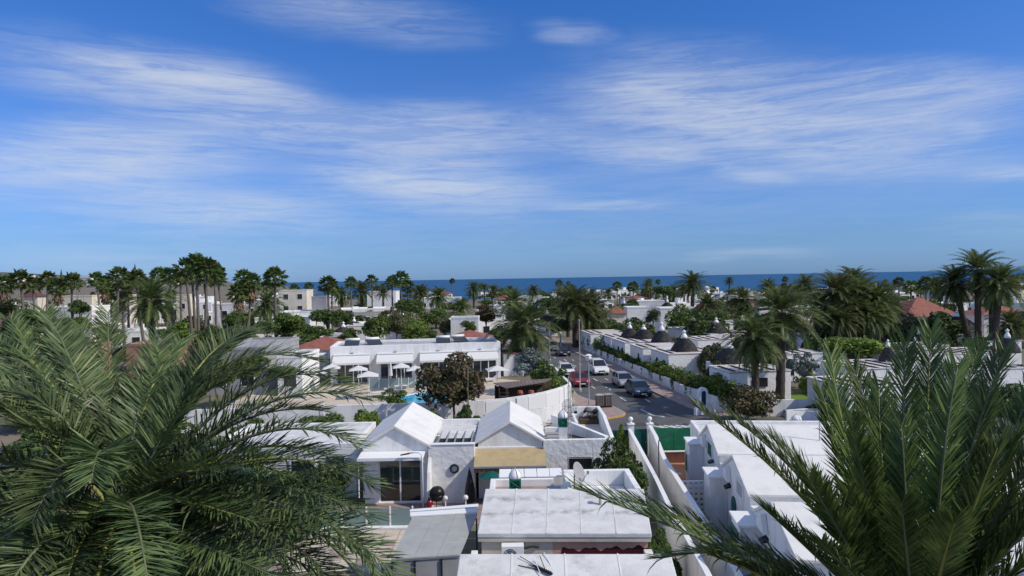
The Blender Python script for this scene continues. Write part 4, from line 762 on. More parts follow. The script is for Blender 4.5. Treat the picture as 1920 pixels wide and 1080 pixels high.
# ------------------------------------------------------------------ the row of white gabled houses on the right
def right_row():
    ang = rad(-6.1); ux, uy = Vector((math.cos(ang), math.sin(ang), 0)), Vector((-math.sin(ang), math.cos(ang), 0)); o0 = Vector((7.78, 19.0, 0))
    U = [(0.0, 'white gabled house with a teal window grille beside the lane'), (5.75, 'white gabled house with a grey upper window and teal arched door'), (11.5, 'white gabled house with two green shutters beside the terracotta terrace')]
    Ln, Dp, ya, yb = 5.74, 9.8, 2.6, 5.0; zf, zr, zb = 3.18, 3.88, 2.78
    for idx, (s, lb) in enumerate(U):
        t = thing('gabled_house', lb, 'house', o0 + uy * s, ang)
        prof = [(0, 0), (Ln, 0), (Ln, zb - .05), (yb, zb - .02), (ya, zr - .1), (0, zf - .1)]
        for x in (0, Dp - .25): MB().extr([(x, y, z) for y, z in prof], (.25, 0, 0)).build('gable_wall', 'white_wall', t, local=True, bevel=.015)
        MB().box(.252, 0, 0, Dp - .252, .25, zf - .14).build('front_wall', 'white_wall', t, local=True)
        MB().box(.252, Ln - .25, 0, Dp - .252, Ln, zb - .1).build('rear_wall', 'white_wall', t, local=True)
        for (y0, z0, y1, z1) in ((-.1, zf - .03, ya, zr), (ya + .003, zr, yb, zb + .06)): MB().slab([(-.1, y0, z0), (Dp, y0, z0), (Dp, y1, z1), (-.1, y1, z1)], .11).build('roof_slope', 'white_gable_roof', t, local=True, bevel=.02)
        MB().box(.26, yb + .01, zb - .2, Dp - .26, Ln - .01, zb - .08).build('gutter_roof', 'white_roof', t, local=True)
        MB().box(-.72, 4.1, 0, -.003, 5.45, 2.5).build('chimney_breast', 'white_wall', t, local=True, bevel=.02); MB().box(-.79, 4.03, 2.502, .0, 5.52, 2.6).build('breast_cap', 'white_paint', t, local=True, bevel=.02)
        MB().extr([(-.2, 3.2, 2.6), (-.2, 4.1, 2.6), (-.2, 4.0, 2.95), (-.2, 3.75, 3.0), (-.2, 3.5, 3.2)], (.197, 0, 0)).build('scroll', 'white_wall', t, local=True, bevel=.03)
        def side_window(y0, y1, z0, z1, mt, x=-.003):
            w = MB().box(x - .06, y0 - .06, z0 - .06, x, y1 + .06, z0).box(x - .06, y0 - .06, z1, x, y1 + .06, z1 + .06).box(x - .06, y0 - .06, z0, x, y0, z1).box(x - .06, y1, z0, x, y1 + .06, z1).build('window', 'teal_paint' if mt == 'bars' else 'white_paint', t, local=True)
            if mt == 'bars':
                MB().box(x - .02, y0, z0, x - .003, y1, z1).build('pane', 'window_glass', w, local=True)
                for k in range(7): yk = y0 + (k + .5) * (y1 - y0) / 7; MB().box(x - .05, yk - .015, z0, x - .025, yk + .015, z1).build('bar', 'teal_paint', w, local=True)
            elif mt == 'shutter':
                hs = (z1 - z0) / 8
                for k in range(8): zk = z0 + k * hs; MB().hexa([(x - .03, y0, zk), (x - .004, y0, zk), (x - .004, y1, zk), (x - .03, y1, zk), (x - .05, y0, zk + hs - .01), (x - .02, y0, zk + hs - .01), (x - .02, y1, zk + hs - .01), (x - .05, y1, zk + hs - .01)]).build('slat', 'green_paint', w, local=True)
            else: MB().box(x - .02, y0, z0, x - .003, y1, z1).build('pane', 'far_grey', w, local=True)
        if idx == 2: side_window(1.6, 2.7, 2.45, 3.1, 'shutter'); side_window(4.3, 5.2, .95, 1.95, 'shutter', -.723)
        if idx == 1: side_window(1.0, 2.0, 2.6, 3.1, 'plain')
        if idx == 0: side_window(4.3, 5.3, 1.15, 2.2, 'bars', -.723)
        yd = 2.3; poly = [(yd, .02), (yd + .8, .02), (yd + .8, 1.85)] + [(yd + .4 + .4 * math.cos(a), 1.85 + .34 * math.sin(a)) for a in np.linspace(.3, 2.84, 6)] + [(yd, 1.85)]
        if idx < 2: MB().extr([(-.045, y, z) for y, z in poly], (.04, 0, 0)).build('door', ('blue_door', 'teal_gate')[idx], t, local=True)
        yl = (3.2, 3.25, 1.3)[idx]; zl = 2.3
        MB().hexa([(-.24, yl, zl), (-.004, yl, zl + .06), (-.004, yl + .36, zl + .06), (-.24, yl + .36, zl), (-.24, yl, zl + .06), (-.004, yl, zl + .18), (-.004, yl + .36, zl + .18), (-.24, yl + .36, zl + .06)]).build('wall_light', 'dark_metal', t, local=True)
        if idx == 2:
            MB().box(.0, Ln + .003, 0, 8.5, Ln + 2.9, 2.55).build('end_block', 'white_wall', t, local=True, bevel=.02); parap = MB(); parapet_ring(parap, 0, Ln + .003, 8.5, Ln + 2.9, 2.552, 2.82, .18); parap.build('parapet', 'white_wall', t, local=True, bevel=.02); MB().box(.2, Ln + .2, 2.551, 8.3, Ln + 2.7, 2.6).build('flat_roof', 'white_roof', t, local=True)
    p = o0 + uy * 12.6 + ux * 4.6 + Vector((0, 0, 3.4)); q = thing('roof_pipe', 'bent thin metal pipe standing on the far white gabled roof', 'pipe', p); x, y, z = p
    MB().tube([(x, y, z), (x, y, z + 1.3), (x - .1, y, z + 1.37), (x - 1.1, y + .1, z + 1.45)], .022, 6).build('pipe', 'grey_metal', q); MB().box(x - .06, y - .06, z - .1, x + .06, y + .06, z + .02).build('foot', 'grey_metal', q)
    c = D(1471, 795, 45.5); t = thing('flat_outhouse', 'low white flat-roofed outhouse behind the row carrying a teal lantern chimney', 'house', (c.x, 43.5, 0)); MB().box(c.x - 3.6, 42.9, 0, c.x + 6, 46.2, c.z - .45).build('wall', 'white_wall', t, bevel=.02); MB().box(c.x - 3.65, 42.85, c.z - .448, c.x + 6.05, 46.25, c.z - .35).build('roof', 'white_gable_roof', t, bevel=.02)
    for k in range(3): window(t, c.x - 2.6 + k * 2.6, c.x - 1.8 + k * 2.6, .5, 1.0, 42.9 - .01)
    lantern_chimney((c.x, 43.6, c.z - .352), .55, 1.35, 'teal lantern chimney with a white dome on the outhouse behind the row', 'teal_paint')
right_row()
def side_bungalow():
    t = thing('flat_bungalow', 'low flat white bungalow half hidden by the spreading palm', 'house', (-11, 35.5, 0)); MB().box(-15.5, 35.2, 0, -8.1, 40.5, 2.5).build('wall', 'white_wall', t, bevel=.02)
    b = MB(); parapet_ring(b, -15.5, 35.2, -8.1, 40.5, 2.502, 2.75, .2).build('parapet', 'white_wall', t, bevel=.02); MB().box(-15.29, 35.41, 2.501, -8.31, 40.29, 2.56).build('roof', 'white_roof', t)
    for x in (-14, -11.4): window(t, x, x + 1.2, .8, 1.9, 35.2 - .01)
    MB().box(-9.6, 35.16, .05, -8.7, 35.197, 2.1).build('door', 'blue_door', t)
side_bungalow()
# ------------------------------------------------------------------ hotel by the pool
RROAD = rad(6.2)
def hotel():
    A, B = G(620, 720), Vector((-1.4, 76.6, 0)); dv = B - A; Ln = dv.length; ang = math.atan2(dv.y, dv.x); h = 4.0
    t = thing('pool_hotel', 'long white flat-roofed hotel wing with awnings facing the pool', 'hotel', A, ang)
    b = MB(); gaps = []
    n = 4; pitch = Ln / n
    for k in range(n): gaps.append((k * pitch + .7, k * pitch + pitch - .5, .05, 2.35))
    b.holes(0, Ln, 0, h, 0, .3, gaps); b.box(0, .3, 0, .3, 7, h).box(Ln - .3, .3, 0, Ln, 7, h).box(.3, 6.7, 0, Ln - .3, 7, h).build('wall', 'white_wall', t, local=True, bevel=.02)
    MB().box(.3, .3, h - .45, Ln - .3, 6.7, h - .25).build('roof', 'far_grey', t, local=True)
    MB().box(.3, 1.6, 0, Ln - .3, 1.7, h - .46).build('inner_wall', 'brown_wall', t, local=True)
    for (x0, x1, z0, z1) in gaps:
        d = None; m = 4; f = MB(); w = (x1 - x0) / m
        for i in range(m + 1): xx = x0 + i * w; f.box(max(x0, xx - .05), .1, z0, min(x1, xx + .05), .2, z1)
        f.box(x0, .1, z1 - .1, x1, .2, z1); d = f.build('glazed_door', 'white_paint', t, local=True)
        for i in range(m): MB().box(x0 + i * w + .05, .13, z0, x0 + (i + 1) * w - .05, .16, z1 - .1).build('pane', 'window_glass', d, local=True)
    for k in range(n):
        x = (k + .5) * pitch; MB().box(x - .16, -.09, 3.22, x + .16, -.003, 3.3).build('wall_light', 'grey_metal', t, local=True)
    for k in range(n):
        x0, x1 = k * pitch + .35, (k + 1) * pitch - .35; org = A + dv.normalized() * x0
        a = thing('hotel_awning', 'white canvas awning over the hotel doors', 'awning', org + Vector((0, 0, 2.3)), ang, 'awnings along the hotel wing'); w = x1 - x0
        MB().slab([(0, -1.5, .05), (w, -1.5, .05), (w, -.01, .72), (0, -.01, .72)], .03).build('canvas', 'awning_white', a, local=True)
        MB().box(0, -1.55, -.14, w, -1.52, .06).build('valance', 'awning_white', a, local=True); MB().box(0, -.16, .722, w, -.004, .86).build('cassette', 'white_paint', a, local=True, bevel=.02)
        for x in (.3, w - .3): MB().tube([(x, -1.48, .02), (x - .2, -.8, .0), (x, -.02, .3)], .03, 6).build('arm', 'white_paint', a, local=True)
    # solar panels on the roof
    for k, (x, y) in enumerate(((2.0, 3.2), (4.4, 3.8), (12.2, 3.4), (14.2, 4.4))):
        p = A + dv.normalized() * x + Vector((-dv.y, dv.x, 0)).normalized() * y; s = thing('solar_heater', 'dark tilted solar water heater on the hotel roof', 'solar panel', p + Vector((0, 0, h - .25)), ang + .35 * (k % 2), 'solar heaters on the hotel roof')
        MB().slab([(-.8, -.6, .1), (.8, -.6, .1), (.8, .6, .55), (-.8, .6, .55)], .08).build('panel', 'window_glass', s, local=True)
        MB().tube([(-.8, .8, .62), (.8, .8, .62)], .17, 12).build('tank', 'white_paint', s, local=True, smooth=True)
        for x2 in (-.8, .8): MB().tube([(x2, -.6, 0), (x2, .8, .5), (x2, .8, 0)], .03, 5).build('support', 'galv', s, local=True)
    g = thing('hotel_annexe', 'low white annexe at the road end of the hotel wing', 'house', B + Vector((.3, 1.2, 0)), ang)
    MB().box(0.02, 0, 0, 3.4, 4, 2.5).build('wall', 'white_wall', g, local=True, bevel=.02); MB().box(-.02 + .05, -.1, 2.502, 3.5, 4.1, 2.62).build('roof', 'red_tile', g, local=True)
    MB().box(1.2, -.04, .05, 2.0, -.003, 2.0).build('door', 'far_grey', g, local=True)
    # stair rail block left of the wing
    q = thing('pool_bar', 'white open-fronted pool bar left of the hotel wing', 'bar', G(603, 712), ang); MB().box(-1.6, 1.6, 0, .3, 1.8, 2.7).build('back_wall', 'white_wall', q, local=True); MB().box(-1.6, 0, 2.7, .4, 1.8, 2.85).build('roof', 'white_paint', q, local=True, bevel=.02)
    for x in (-1.55, .25): MB().box(x, .02, 0, x + .1, .12, 2.7).build('post', 'white_paint', q, local=True)
    for z in (.3, .7, 1.1): MB().box(-1.45, .04, z, .25, .1, z + .08).build('rail', 'white_paint', q, local=True)
    struct(sheet('pool_deck', [(-26, 53.5), (3.6, 54.2), (4.3, 60), (3.6, 72), (-1.5, 76), (-19.2, 72.6), (-26, 71)], .006, 'deck'))
hotel()
def pool():
    c = (-7.9, 64.2); n = 30; pts = [(c[0] + (2.9 + .35 * math.sin(2 * a)) * math.cos(a), c[1] + 3.1 * math.sin(a)) for a in np.linspace(0, 2 * math.pi, n, endpoint=False)]
    o = struct(sheet('pool_water', pts, .03, 'pool_water')); rim = [(c[0] + (x - c[0]) * 1.1, c[1] + (y - c[1]) * 1.1) for x, y in pts]
    b = MB(); V = [(x, y, .009) for x, y in rim] + [(x, y, .07) for x, y in rim] + [(x, y, .07) for x, y in pts] + [(x, y, .009) for x, y in pts]; f = []
    for i in range(n):
        j = (i + 1) % n
        for k in range(3): f.append((k * n + i, k * n + j, (k + 1) * n + j, (k + 1) * n + i))
    struct(b.add(V, f).build('pool_rim', 'white_paint'))
    def parasol(u, v, z, w, lb, grp=None):
        p = G(u, v, z); t = thing('pool_parasol', lb, 'parasol', (p.x, p.y, 0), rad(11), grp); r = w / 2
        q = [(r, -r), (r, r), (-r, r), (-r, -r)]; m = MB(); apex = (0, 0, z + .42)
        V = []; 
        for i in range(4):
            a, c2 = q[i], q[(i + 1) % 4]; mid = ((a[0] + c2[0]) / 2 * .96, (a[1] + c2[1]) / 2 * .96); V += [(*a, z - .03), (*mid, z + .02)]
        V.append(apex); m.add(V, [(i, (i + 1) % 8, 8) for i in range(8)])
        m.add([(x, y, zz - .012) for x, y, zz in V], [((i + 1) % 8, i, 8) for i in range(8)])
        m.build('canopy', 'fabric_white', t, local=True, fix=False); MB().tube([(0, 0, .05), (0, 0, z + .5)], .03, 8).build('pole', 'white_paint', t, local=True); MB().box(-.3, -.3, 0, .3, .3, .07).build('foot', 'kerb', t, local=True)
        for i in range(4): MB().tube([(0, 0, z - .25), (q[i][0] * .55, q[i][1] * .55, z + .12)], .012, 5).build('strut', 'white_paint', t, local=True)
    P = [(622, 690, 2.3, 2.0), (672, 693, 2.3, 2.1), (690, 704, 2.2, 2.3), (752, 688, 2.35, 2.0), (778, 693, 2.3, 2.0), (932, 693, 2.35, 2.4), (598, 702, 2.25, 2.0)]
    for i, (u, v, z, w) in enumerate(P):
        lb = 'open white parasol beside the wooden pool bar and hotel annexe' if i == 5 else 'open white square parasol on the pool deck before the hotel'
        parasol(u, v, z, w * .86, lb, None if i == 5 else 'white parasols on the pool deck')
    f = G(733, 722); t = thing('closed_parasol', 'closed white parasol standing before the hotel doors', 'parasol', f); MB().lathe([(.05, .95), (.2, 1.0), (.16, 1.6), (.06, 2.4), (.02, 2.6)], (0, 0, 0), 9, .08, random.Random(2)).build('canopy', 'fabric_white', t, local=True); MB().tube([(0, 0, .05), (0, 0, 2.65)], .03, 7).build('pole', 'white_paint', t, local=True); MB().box(-.3, -.3, 0, .3, .3, .07).build('foot', 'kerb', t, local=True)
    for (u, v, a) in ((712, 742, .2), (738, 734, .3), (757, 729, .25), (650, 738, .2), (920, 716, .5)):
        p = G(u, v); t = thing('sun_lounger', 'white sun lounger on the pool deck', 'sun lounger', p, a, 'sun loungers round the pool')
        MB().box(-.95, -.3, .3, .35, .3, .37).build('mattress', 'fabric_white', t, local=True, bevel=.02); MB().slab([(.36, -.3, .37), (.95, -.3, .72), (.95, .3, .72), (.36, .3, .37)], .06).build('backrest', 'fabric_white', t, local=True)
        for x in (-.85, .3):
            for y in (-.26, .26): MB().box(x - .025, y - .025, 0, x + .025, y + .025, .3).build('leg', 'white_paint', t, local=True)
    t = thing('glass_fence', 'clear blue-tinted glass fence along the hotel terrace', 'fence', (-11, 70, 0)); a, b2 = G(692, 730), G(820, 726)
    for k in range(7):
        p, q = a + (b2 - a) * (k / 7 + .005), a + (b2 - a) * ((k + 1) / 7 - .005); MB().hexa([(p.x, p.y, .1), (q.x, q.y, .1), (q.x, q.y + .02, .1), (p.x, p.y + .02, .1), (p.x, p.y, 1.05), (q.x, q.y, 1.05), (q.x, q.y + .02, 1.05), (p.x, p.y + .02, 1.05)]).build('glass_panel', 'frosted_glass', t)
        MB().box(p.x - .03, p.y - .03, 0, p.x + .03, p.y + .03, 1.1).build('post', 'white_paint', t)
pool()
# ------------------------------------------------------------------ perimeter wall of the pool garden
def garden_wall():
    pts = [(-24, 49.6), (-19, 50.0), (-14, 50.4), (-9.5, 50.6), (-5, 51.0), (-2.2, 51.5)]
    t = thing('garden_wall', 'shaded flat white wall along the pool garden behind the gabled bungalows', 'wall', (-10, 50.5, 0))
    def seg(t, p, q, h0, h1, z0=0, th=.22, nm='wall_section', m='white_wall'):
        P, Q = Vector(p), Vector(q); n = Vector((-(Q - P).y, (Q - P).x)).normalized() * th
        MB().hexa([(*P, z0), (*Q, z0), (*(Q + n), z0), (*(P + n), z0), (*P, h0), (*Q, h1), (*(Q + n), h1), (*(P + n), h0)]).build(nm, m, t)
    for i in range(len(pts) - 1): seg(t, pts[i], pts[i + 1], 1.95, 1.95)
    for x, y in pts[1:-1]: MB().box(x - .13, y - .06, 0, x + .13, y + .26, 2.05).build('pier', 'white_wall', t)
    t = thing('curved_wall', 'sunlit white wall curving round the street corner, wavy top and panels', 'wall', (3, 54, 0))
    cv = [(-2.2, 51.5), (-.6, 51.9), (1.0, 52.5), (2.4, 53.3), (3.5, 54.3), (4.3, 55.5), (4.7, 56.8), (4.75, 58.2), (4.7, 60.5), (4.6, 63), (4.4, 68), (4.0, 72)]
    H_ = [1.95, 2.0, 2.1, 2.2, 2.3, 2.35, 2.3, 2.2, 2.1, 2.0, 2.0, 2.0]
    for i in range(len(cv) - 1):
        seg(t, cv[i], cv[i + 1], H_[i], H_[i + 1])
    for i in range(7):
        P, Q = Vector(cv[i]), Vector(cv[i + 1]); d = (Q - P); nn = Vector((d.y, -d.x)).normalized() * .03; P2, Q2 = P + d * .06 + nn, P + d * .94 + nn
        seg(t, P2, Q2, H_[i] - .12, H_[i + 1] - .12, 1.0, .025, 'panel', 'white_paint')
        P3, Q3 = P + nn * 2.2, Q + nn * 2.2; seg(t, P3, Q3, .95, .95, 0, .06, 'plinth', 'white_wall' if i < 4 else 'white_stone')
    P = Vector(cv[1]) + Vector((.7, -.1)); MB().box(P.x, P.y, 0.96, P.x + .12, P.y + .1, 2.0).build('downpipe', 'galv', t)
    o = thing('low_stone_wall', 'low grey stone wall stub at the foot of the curved wall', 'wall', (.8, 50.6, 0)); MB().box(.2, 50.3, 0, 1.9, 50.8, .85).build('stones', 'far_grey', o, bevel=.06); MB().box(.15, 50.25, .852, 1.95, 50.85, .92).build('coping', 'white_gable_roof', o, bevel=.02)
garden_wall()
def pool_pergola():
    a, b_, c, d = G(948, 727, 2.45), G(1022, 716, 2.45), G(1036, 709, 2.55), G(925, 718, 2.55)
    t = thing('pergola_bar', 'dark wooden pool bar under a weathered slatted roof', 'pergola', ((a.x + b_.x) / 2, a.y + 1, 0))
    def L(p, q, k): return p + (q - p) * k
    n = 16
    for k in range(n):
        p, q = L(a, b_, k / n), L(a, b_, (k + .86) / n); r, s = L(d, c, (k + .86) / n), L(d, c, k / n); MB().slab([p, q, r, s], .06).build('roof_board', 'wood_grey', t)
    def post(p, r, nm='post', m='wood_dark', z=2.4): MB().box(p.x - r, p.y - r, 0, p.x + r, p.y + r, z).build(nm, m, t)
    for p in (a, b_, c, d): q = L(p, (a + b_ + c + d) / 4, .07); post(q, .08, z=2.35)
    MB().slab([L(a, d, .1) + Vector((0, 0, -.07)), L(b_, c, .1) + Vector((0, 0, -.07)), L(b_, c, .2) + Vector((0, 0, -.07)), L(a, d, .2) + Vector((0, 0, -.07))], .12).build('beam', 'wood_dark', t)
    bk0, bk1 = L(a, d, .85), L(b_, c, .85); MB().hexa([(bk0.x, bk0.y, 0), (bk1.x, bk1.y, 0), (bk1.x, bk1.y + .08, 0), (bk0.x, bk0.y + .08, 0), (bk0.x, bk0.y, 2.3), (bk1.x, bk1.y, 2.3), (bk1.x, bk1.y + .08, 2.3), (bk0.x, bk0.y + .08, 2.3)]).build('back_wall', 'wood_dark', t)
    s0 = L(a, d, .5); MB().box(s0.x - .04, s0.y - .9, 0, s0.x + .04, s0.y + .9, 2.3).build('side_wall', 'wood_dark', t)
    for z in (1.35, 1.65, 1.95): MB().box(s0.x + .05, s0.y - .5, z, s0.x + .75, s0.y - .2, z + .05).build('shelf', 'wood_grey', t)
    for (u, m, w) in ((975, 'brick_red', .22), (986, 'white_wall', .2), (996, 'brick_red', .2)):
        p = D(u, 740, a.y + .5); MB().box(p.x - w, p.y - .15, 0, p.x + w, p.y + .15, 1.75).build('pier', m, t, bevel=.03)
        if m == 'brick_red': MB().lathe([(.02, 1.752), (.2, 1.78), (.26, 1.95), (.2, 2.12), (.03, 2.16)], (p.x, p.y, 0), 10).build('pot', 'brick_red', t)
    cp = G(979, 704, 2.6); MB().lathe([(.16, 2.5), (.18, 2.9), (.12, 2.95)], (cp.x, cp.y + .3, 0), 10).build('vent', 'far_grey', t)
pool_pergola()
# ------------------------------------------------------------------ cone-roofed village
CONE = {}
def cone_mesh(r, h, seed, round_=.0):
    rnd = random.Random(seed); pf = []; n = 12
    for i in range(n):
        k = i / n; k2 = (i + 1) / n; f = lambda t: r * ((1 - t) ** .78 * .9 + .1) * (1 + .12 * math.sin(t * 3.0))
        pf += [(f(k), h * k), (f(k) * .985, h * k2)]
    return MB().lathe(pf, (0, 0, 0), 26, .022, rnd), pf[-1][0]
def trullo(cu, cv, w, dep, label, cones=(), h=2.8, rz=RROAD, strips=True, front='white_stone', arches=(), name='trullo_house', roofm='trullo_roof', z_c=None):
    o = G(cu, cv, h); o.z = 0; t = thing(name, label, 'house', o, rz); p = .14
    b = MB(); b.box(0, 0, 0, w, .3, h - .12).box(0, .3, 0, .3, dep, h - .12).box(w - .3, .3, 0, w, dep, h - .12).box(.3, dep - .3, 0, w - .3, dep, h - .12).build('wall', front, t, local=True, bevel=.04)
    MB().box(-.03, -.03, h - .118, w + .03, dep + .03, h - .02).build('roof', roofm, t, local=True, bevel=.03)
    b = MB(); parapet_ring(b, -.05, -.05, w + .05, dep + .05, h - .018, h + .04, .1).build('roof_edge', 'white_wall', t, local=True)
    iv = WM[t.name].inverted(); cl = []
    for (u, v, rp, vt, tip) in cones:
        q = G(u, v, h); r = rp / F * q.y * 1.14; q2 = iv @ q; hh = (v - vt) / F * q.y * 1.2; th = max(.25, (vt - tip) / F * q.y)
        m, rt = cone_mesh(r, hh, int(u)); m.v = [(x + q2.x, y + q2.y, z + h - .017) for x, y, z in m.v]; c = m.build('cone', 'stone_cone', t, local=True); cl.append((q2.x, q2.y, r))
        z0 = h - .017 + hh; MB().lathe([(rt * 1.15, z0 - .12), (rt * 1.0, z0 + th * .15), (rt * .45, z0 + th * .5), (rt * .3, z0 + th * .6), (rt * .62, z0 + th * .68), (rt * .62, z0 + th * .8), (rt * .2, z0 + th * .9), (rt * .05, z0 + th)], (q2.x, q2.y, 0), 12).build('pinnacle', 'white_paint', c, local=True, smooth=True)
        if not (-r < q2.x < w + r and -r < q2.y < dep + r):
            MB().box(q2.x - r * .98, q2.y - r * .98, 0, q2.x + r * .98, q2.y + r * .98, h - .02).build('cone_drum', front, t, local=True, bevel=.04)
    if strips:
        n = int(w / 1.15)
        for k in range(n):
            x = .55 + k * 1.15; y1 = dep - .5
            for (cx, cy, r) in cl:
                if abs(cx - x) < r + .1: y1 = min(y1, cy - math.sqrt(max(0, (r + .1) ** 2 - (cx - x) ** 2)))
            if y1 > 1.0: MB().box(x, .25, h - .018, x + .2, y1, h + .06).build('roof_strip', 'roof_strip', t, local=True)
    for (s, pos, z0, ww, hh) in arches:
        m = MB(); poly = [(-ww / 2, z0), (ww / 2, z0)] + [(ww / 2 * math.cos(a), z0 + hh - ww / 2 + ww / 2 * math.sin(a)) for a in np.linspace(0, math.pi, 8)]
        out = [(x * 1.25, z if z == z0 else z + (.06 if z > z0 else 0)) for x, z in poly]
        if s == 'w': wd = m.extr([(-.05, pos + x, z) for x, z in out], (.06, 0, 0)).build('window', 'white_paint', t, local=True); MB().extr([(-.058, pos + x, z + .02) for x, z in poly], (.006, 0, 0)).build('pane', 'window_glass', wd, local=True)
        else: wd = m.extr([(pos + x, -.05, z) for x, z in out], (0, .06, 0)).build('window', 'white_paint', t, local=True); MB().extr([(pos + x, -.058, z + .02) for x, z in poly], (0, .006, 0)).build('pane', 'window_glass', wd, local=True)
    return t
W = lambda *a: [('w',) + x for x in a]
trullo(1107, 626, 5.5, 7, 'white cone-roofed house farthest along the road past the parked cars', [(1181, 632, 16, 617, 606)], arches=W((1.5, .9, .8, 1.2)))
trullo(1145, 633, 5, 6, 'white cone-roofed house with blunt low cone and a bare white end wall', [(1207, 634, 18, 619, 611)], arches=W((3.5, .9, .8, 1.2)))
trullo(1171, 642, 5.2, 6.5, 'white cone-roofed house with two arched windows above the roadside hedge', [(1241, 641, 18, 622, 606)], arches=W((.9, .5, .9, 1.6), (2.8, .5, .9, 1.6)))
trullo(1205, 653, 5.2, 5.2, 'white cone-roofed house with a tall bell-shaped cone and striped roof', [(1283, 657, 22, 636, 622)], arches=W((1.5, .9, .8, 1.2)))
trullo(1253, 664, 6, 6.0, 'white cone-roofed house with a wide rounded cone and reddish striped roof', [(1367, 680, 29, 655, 646)], arches=W((1.2, .9, .8, 1.2), (3.6, .9, .8, 1.2)))
b6 = trullo(1368, 698, 5.4, 4.4, 'white stone-faced flat house behind the tall palm trunks with a black sign', [], arches=W((1.5, .9, .8, 1.2)))
MB().box(2.0, -.1, 1.5, 3.3, -.04, 2.25).build('shutter', 'dark_metal', b6, local=True)  # black sign board fixed to the front wall, no shutter here
trullo(1308, 637, 4.4, 5, 'white cone-roofed house behind the striped roofs with a low rounded cone', [(1343, 624, 17, 607, 598)], arches=[('s', 1.4, .8, .9, 1.3)])
trullo(1268, 617, 4.6, 4, 'white cone-roofed house with a small dark cone before the green house', [(1301, 614, 14, 602, 595)])
trullo(1470, 664, 4.2, 5, 'white rough stone house with a bay window and steep cone behind tall palms', [(1480, 655, 14, 638, 628)], arches=[('s', .6, .6, .9, 1.7)])
trullo(1613, 692, 5, 6, 'white cone-roofed house with a steep dark cone and small arched opening', [(1665, 677, 14, 653, 640)], arches=W((1.6, .5, .9, 1.2)))
trullo(1590, 727, 5.2, 5.5, 'flat-roofed white stone house with broad black roof strips behind the upright palm', [], arches=W((1.4, .4, .6, 1.5)))
trullo(1768, 664, 6.5, 5, 'white cone-roofed house with a star-tipped cone and long striped roof', [(1889, 660, 19, 636, 620)])
trullo(1800, 694, 6, 5, 'white flat-roofed house with thin dark roof strips in front of the star-tipped cone', [])
trullo(1775, 628, 5, 5, 'grey stone hall under a very wide dark dome by the leaning palms', [(1795, 624, 35, 597, 587), (1762, 606, 14, 596, 589)], front='far_grey', strips=False)
trullo(1530, 640, 4.5, 5, 'low white house with a squat dark cone under the dense palm clump', [(1547, 633, 17, 622, 610)])
trullo(1700, 650, 5, 4, 'small white house with a narrow striped roof between the upright fronds and dome', [(1722, 640, 12, 628, 620)])
trullo(1372, 622, 4.4, 4.5, 'white cone-roofed house with a plain grey cone behind the shorter date palm', [(1392, 618, 14, 603, 594)])
trullo(1425, 640, 4.2, 4.5, 'white cone-roofed house squeezed between the two date palm trunks', [(1446, 632, 14, 617, 607)])
trullo(1330, 602, 4.4, 4.5, 'white cone-roofed house with a tiny cone right of the green house', [(1352, 598, 11, 587, 580)])
trullo(1690, 668, 4.4, 4.5, 'white cone-roofed house right of the steep dark cone house', [(1716, 662, 14, 645, 634)])
trullo(1850, 640, 4.4, 4.5, 'white cone-roofed house before the leaning palm trunks', [(1868, 634, 13, 620, 610)])
trullo(1490, 628, 4.2, 4.5, 'white cone-roofed house left of the dense palm clump', [(1508, 622, 13, 608, 599)])
trullo(600, 632, 4.2, 5, 'grey-roofed cone house with a white pinnacle beside the round green trees', [(644, 622, 15, 614, 604)], rz=rad(3), strips=False, roofm='far_grey')
trullo(645, 612, 4, 5, 'pale cone house with a white pinnacle behind the red tiled roof', [(664, 608, 12, 603, 594)], rz=rad(3), strips=False)
trullo(728, 604, 4, 5, 'white cone house with a dark dome and forked pinnacle among trees', [(752, 600, 20, 591, 583)], rz=rad(3), strips=False)
trullo(992, 600, 3.6, 4, 'white cone house with a pointed grey cone left of the date palm clump', [(1013, 592, 18, 579, 569), (1026, 602, 15, 592, 583)], rz=rad(3), strips=False)
trullo(1150, 585, 4, 4, 'far white house with a tall white pinnacle behind the orange roof', [(1170, 577, 9, 570, 559)], rz=rad(3), strips=False)
trullo(1232, 584, 4, 4, 'far white house with a dark cone and tall white pinnacle near the coast', [(1251, 577, 11, 568, 556)], rz=rad(3), strips=False)
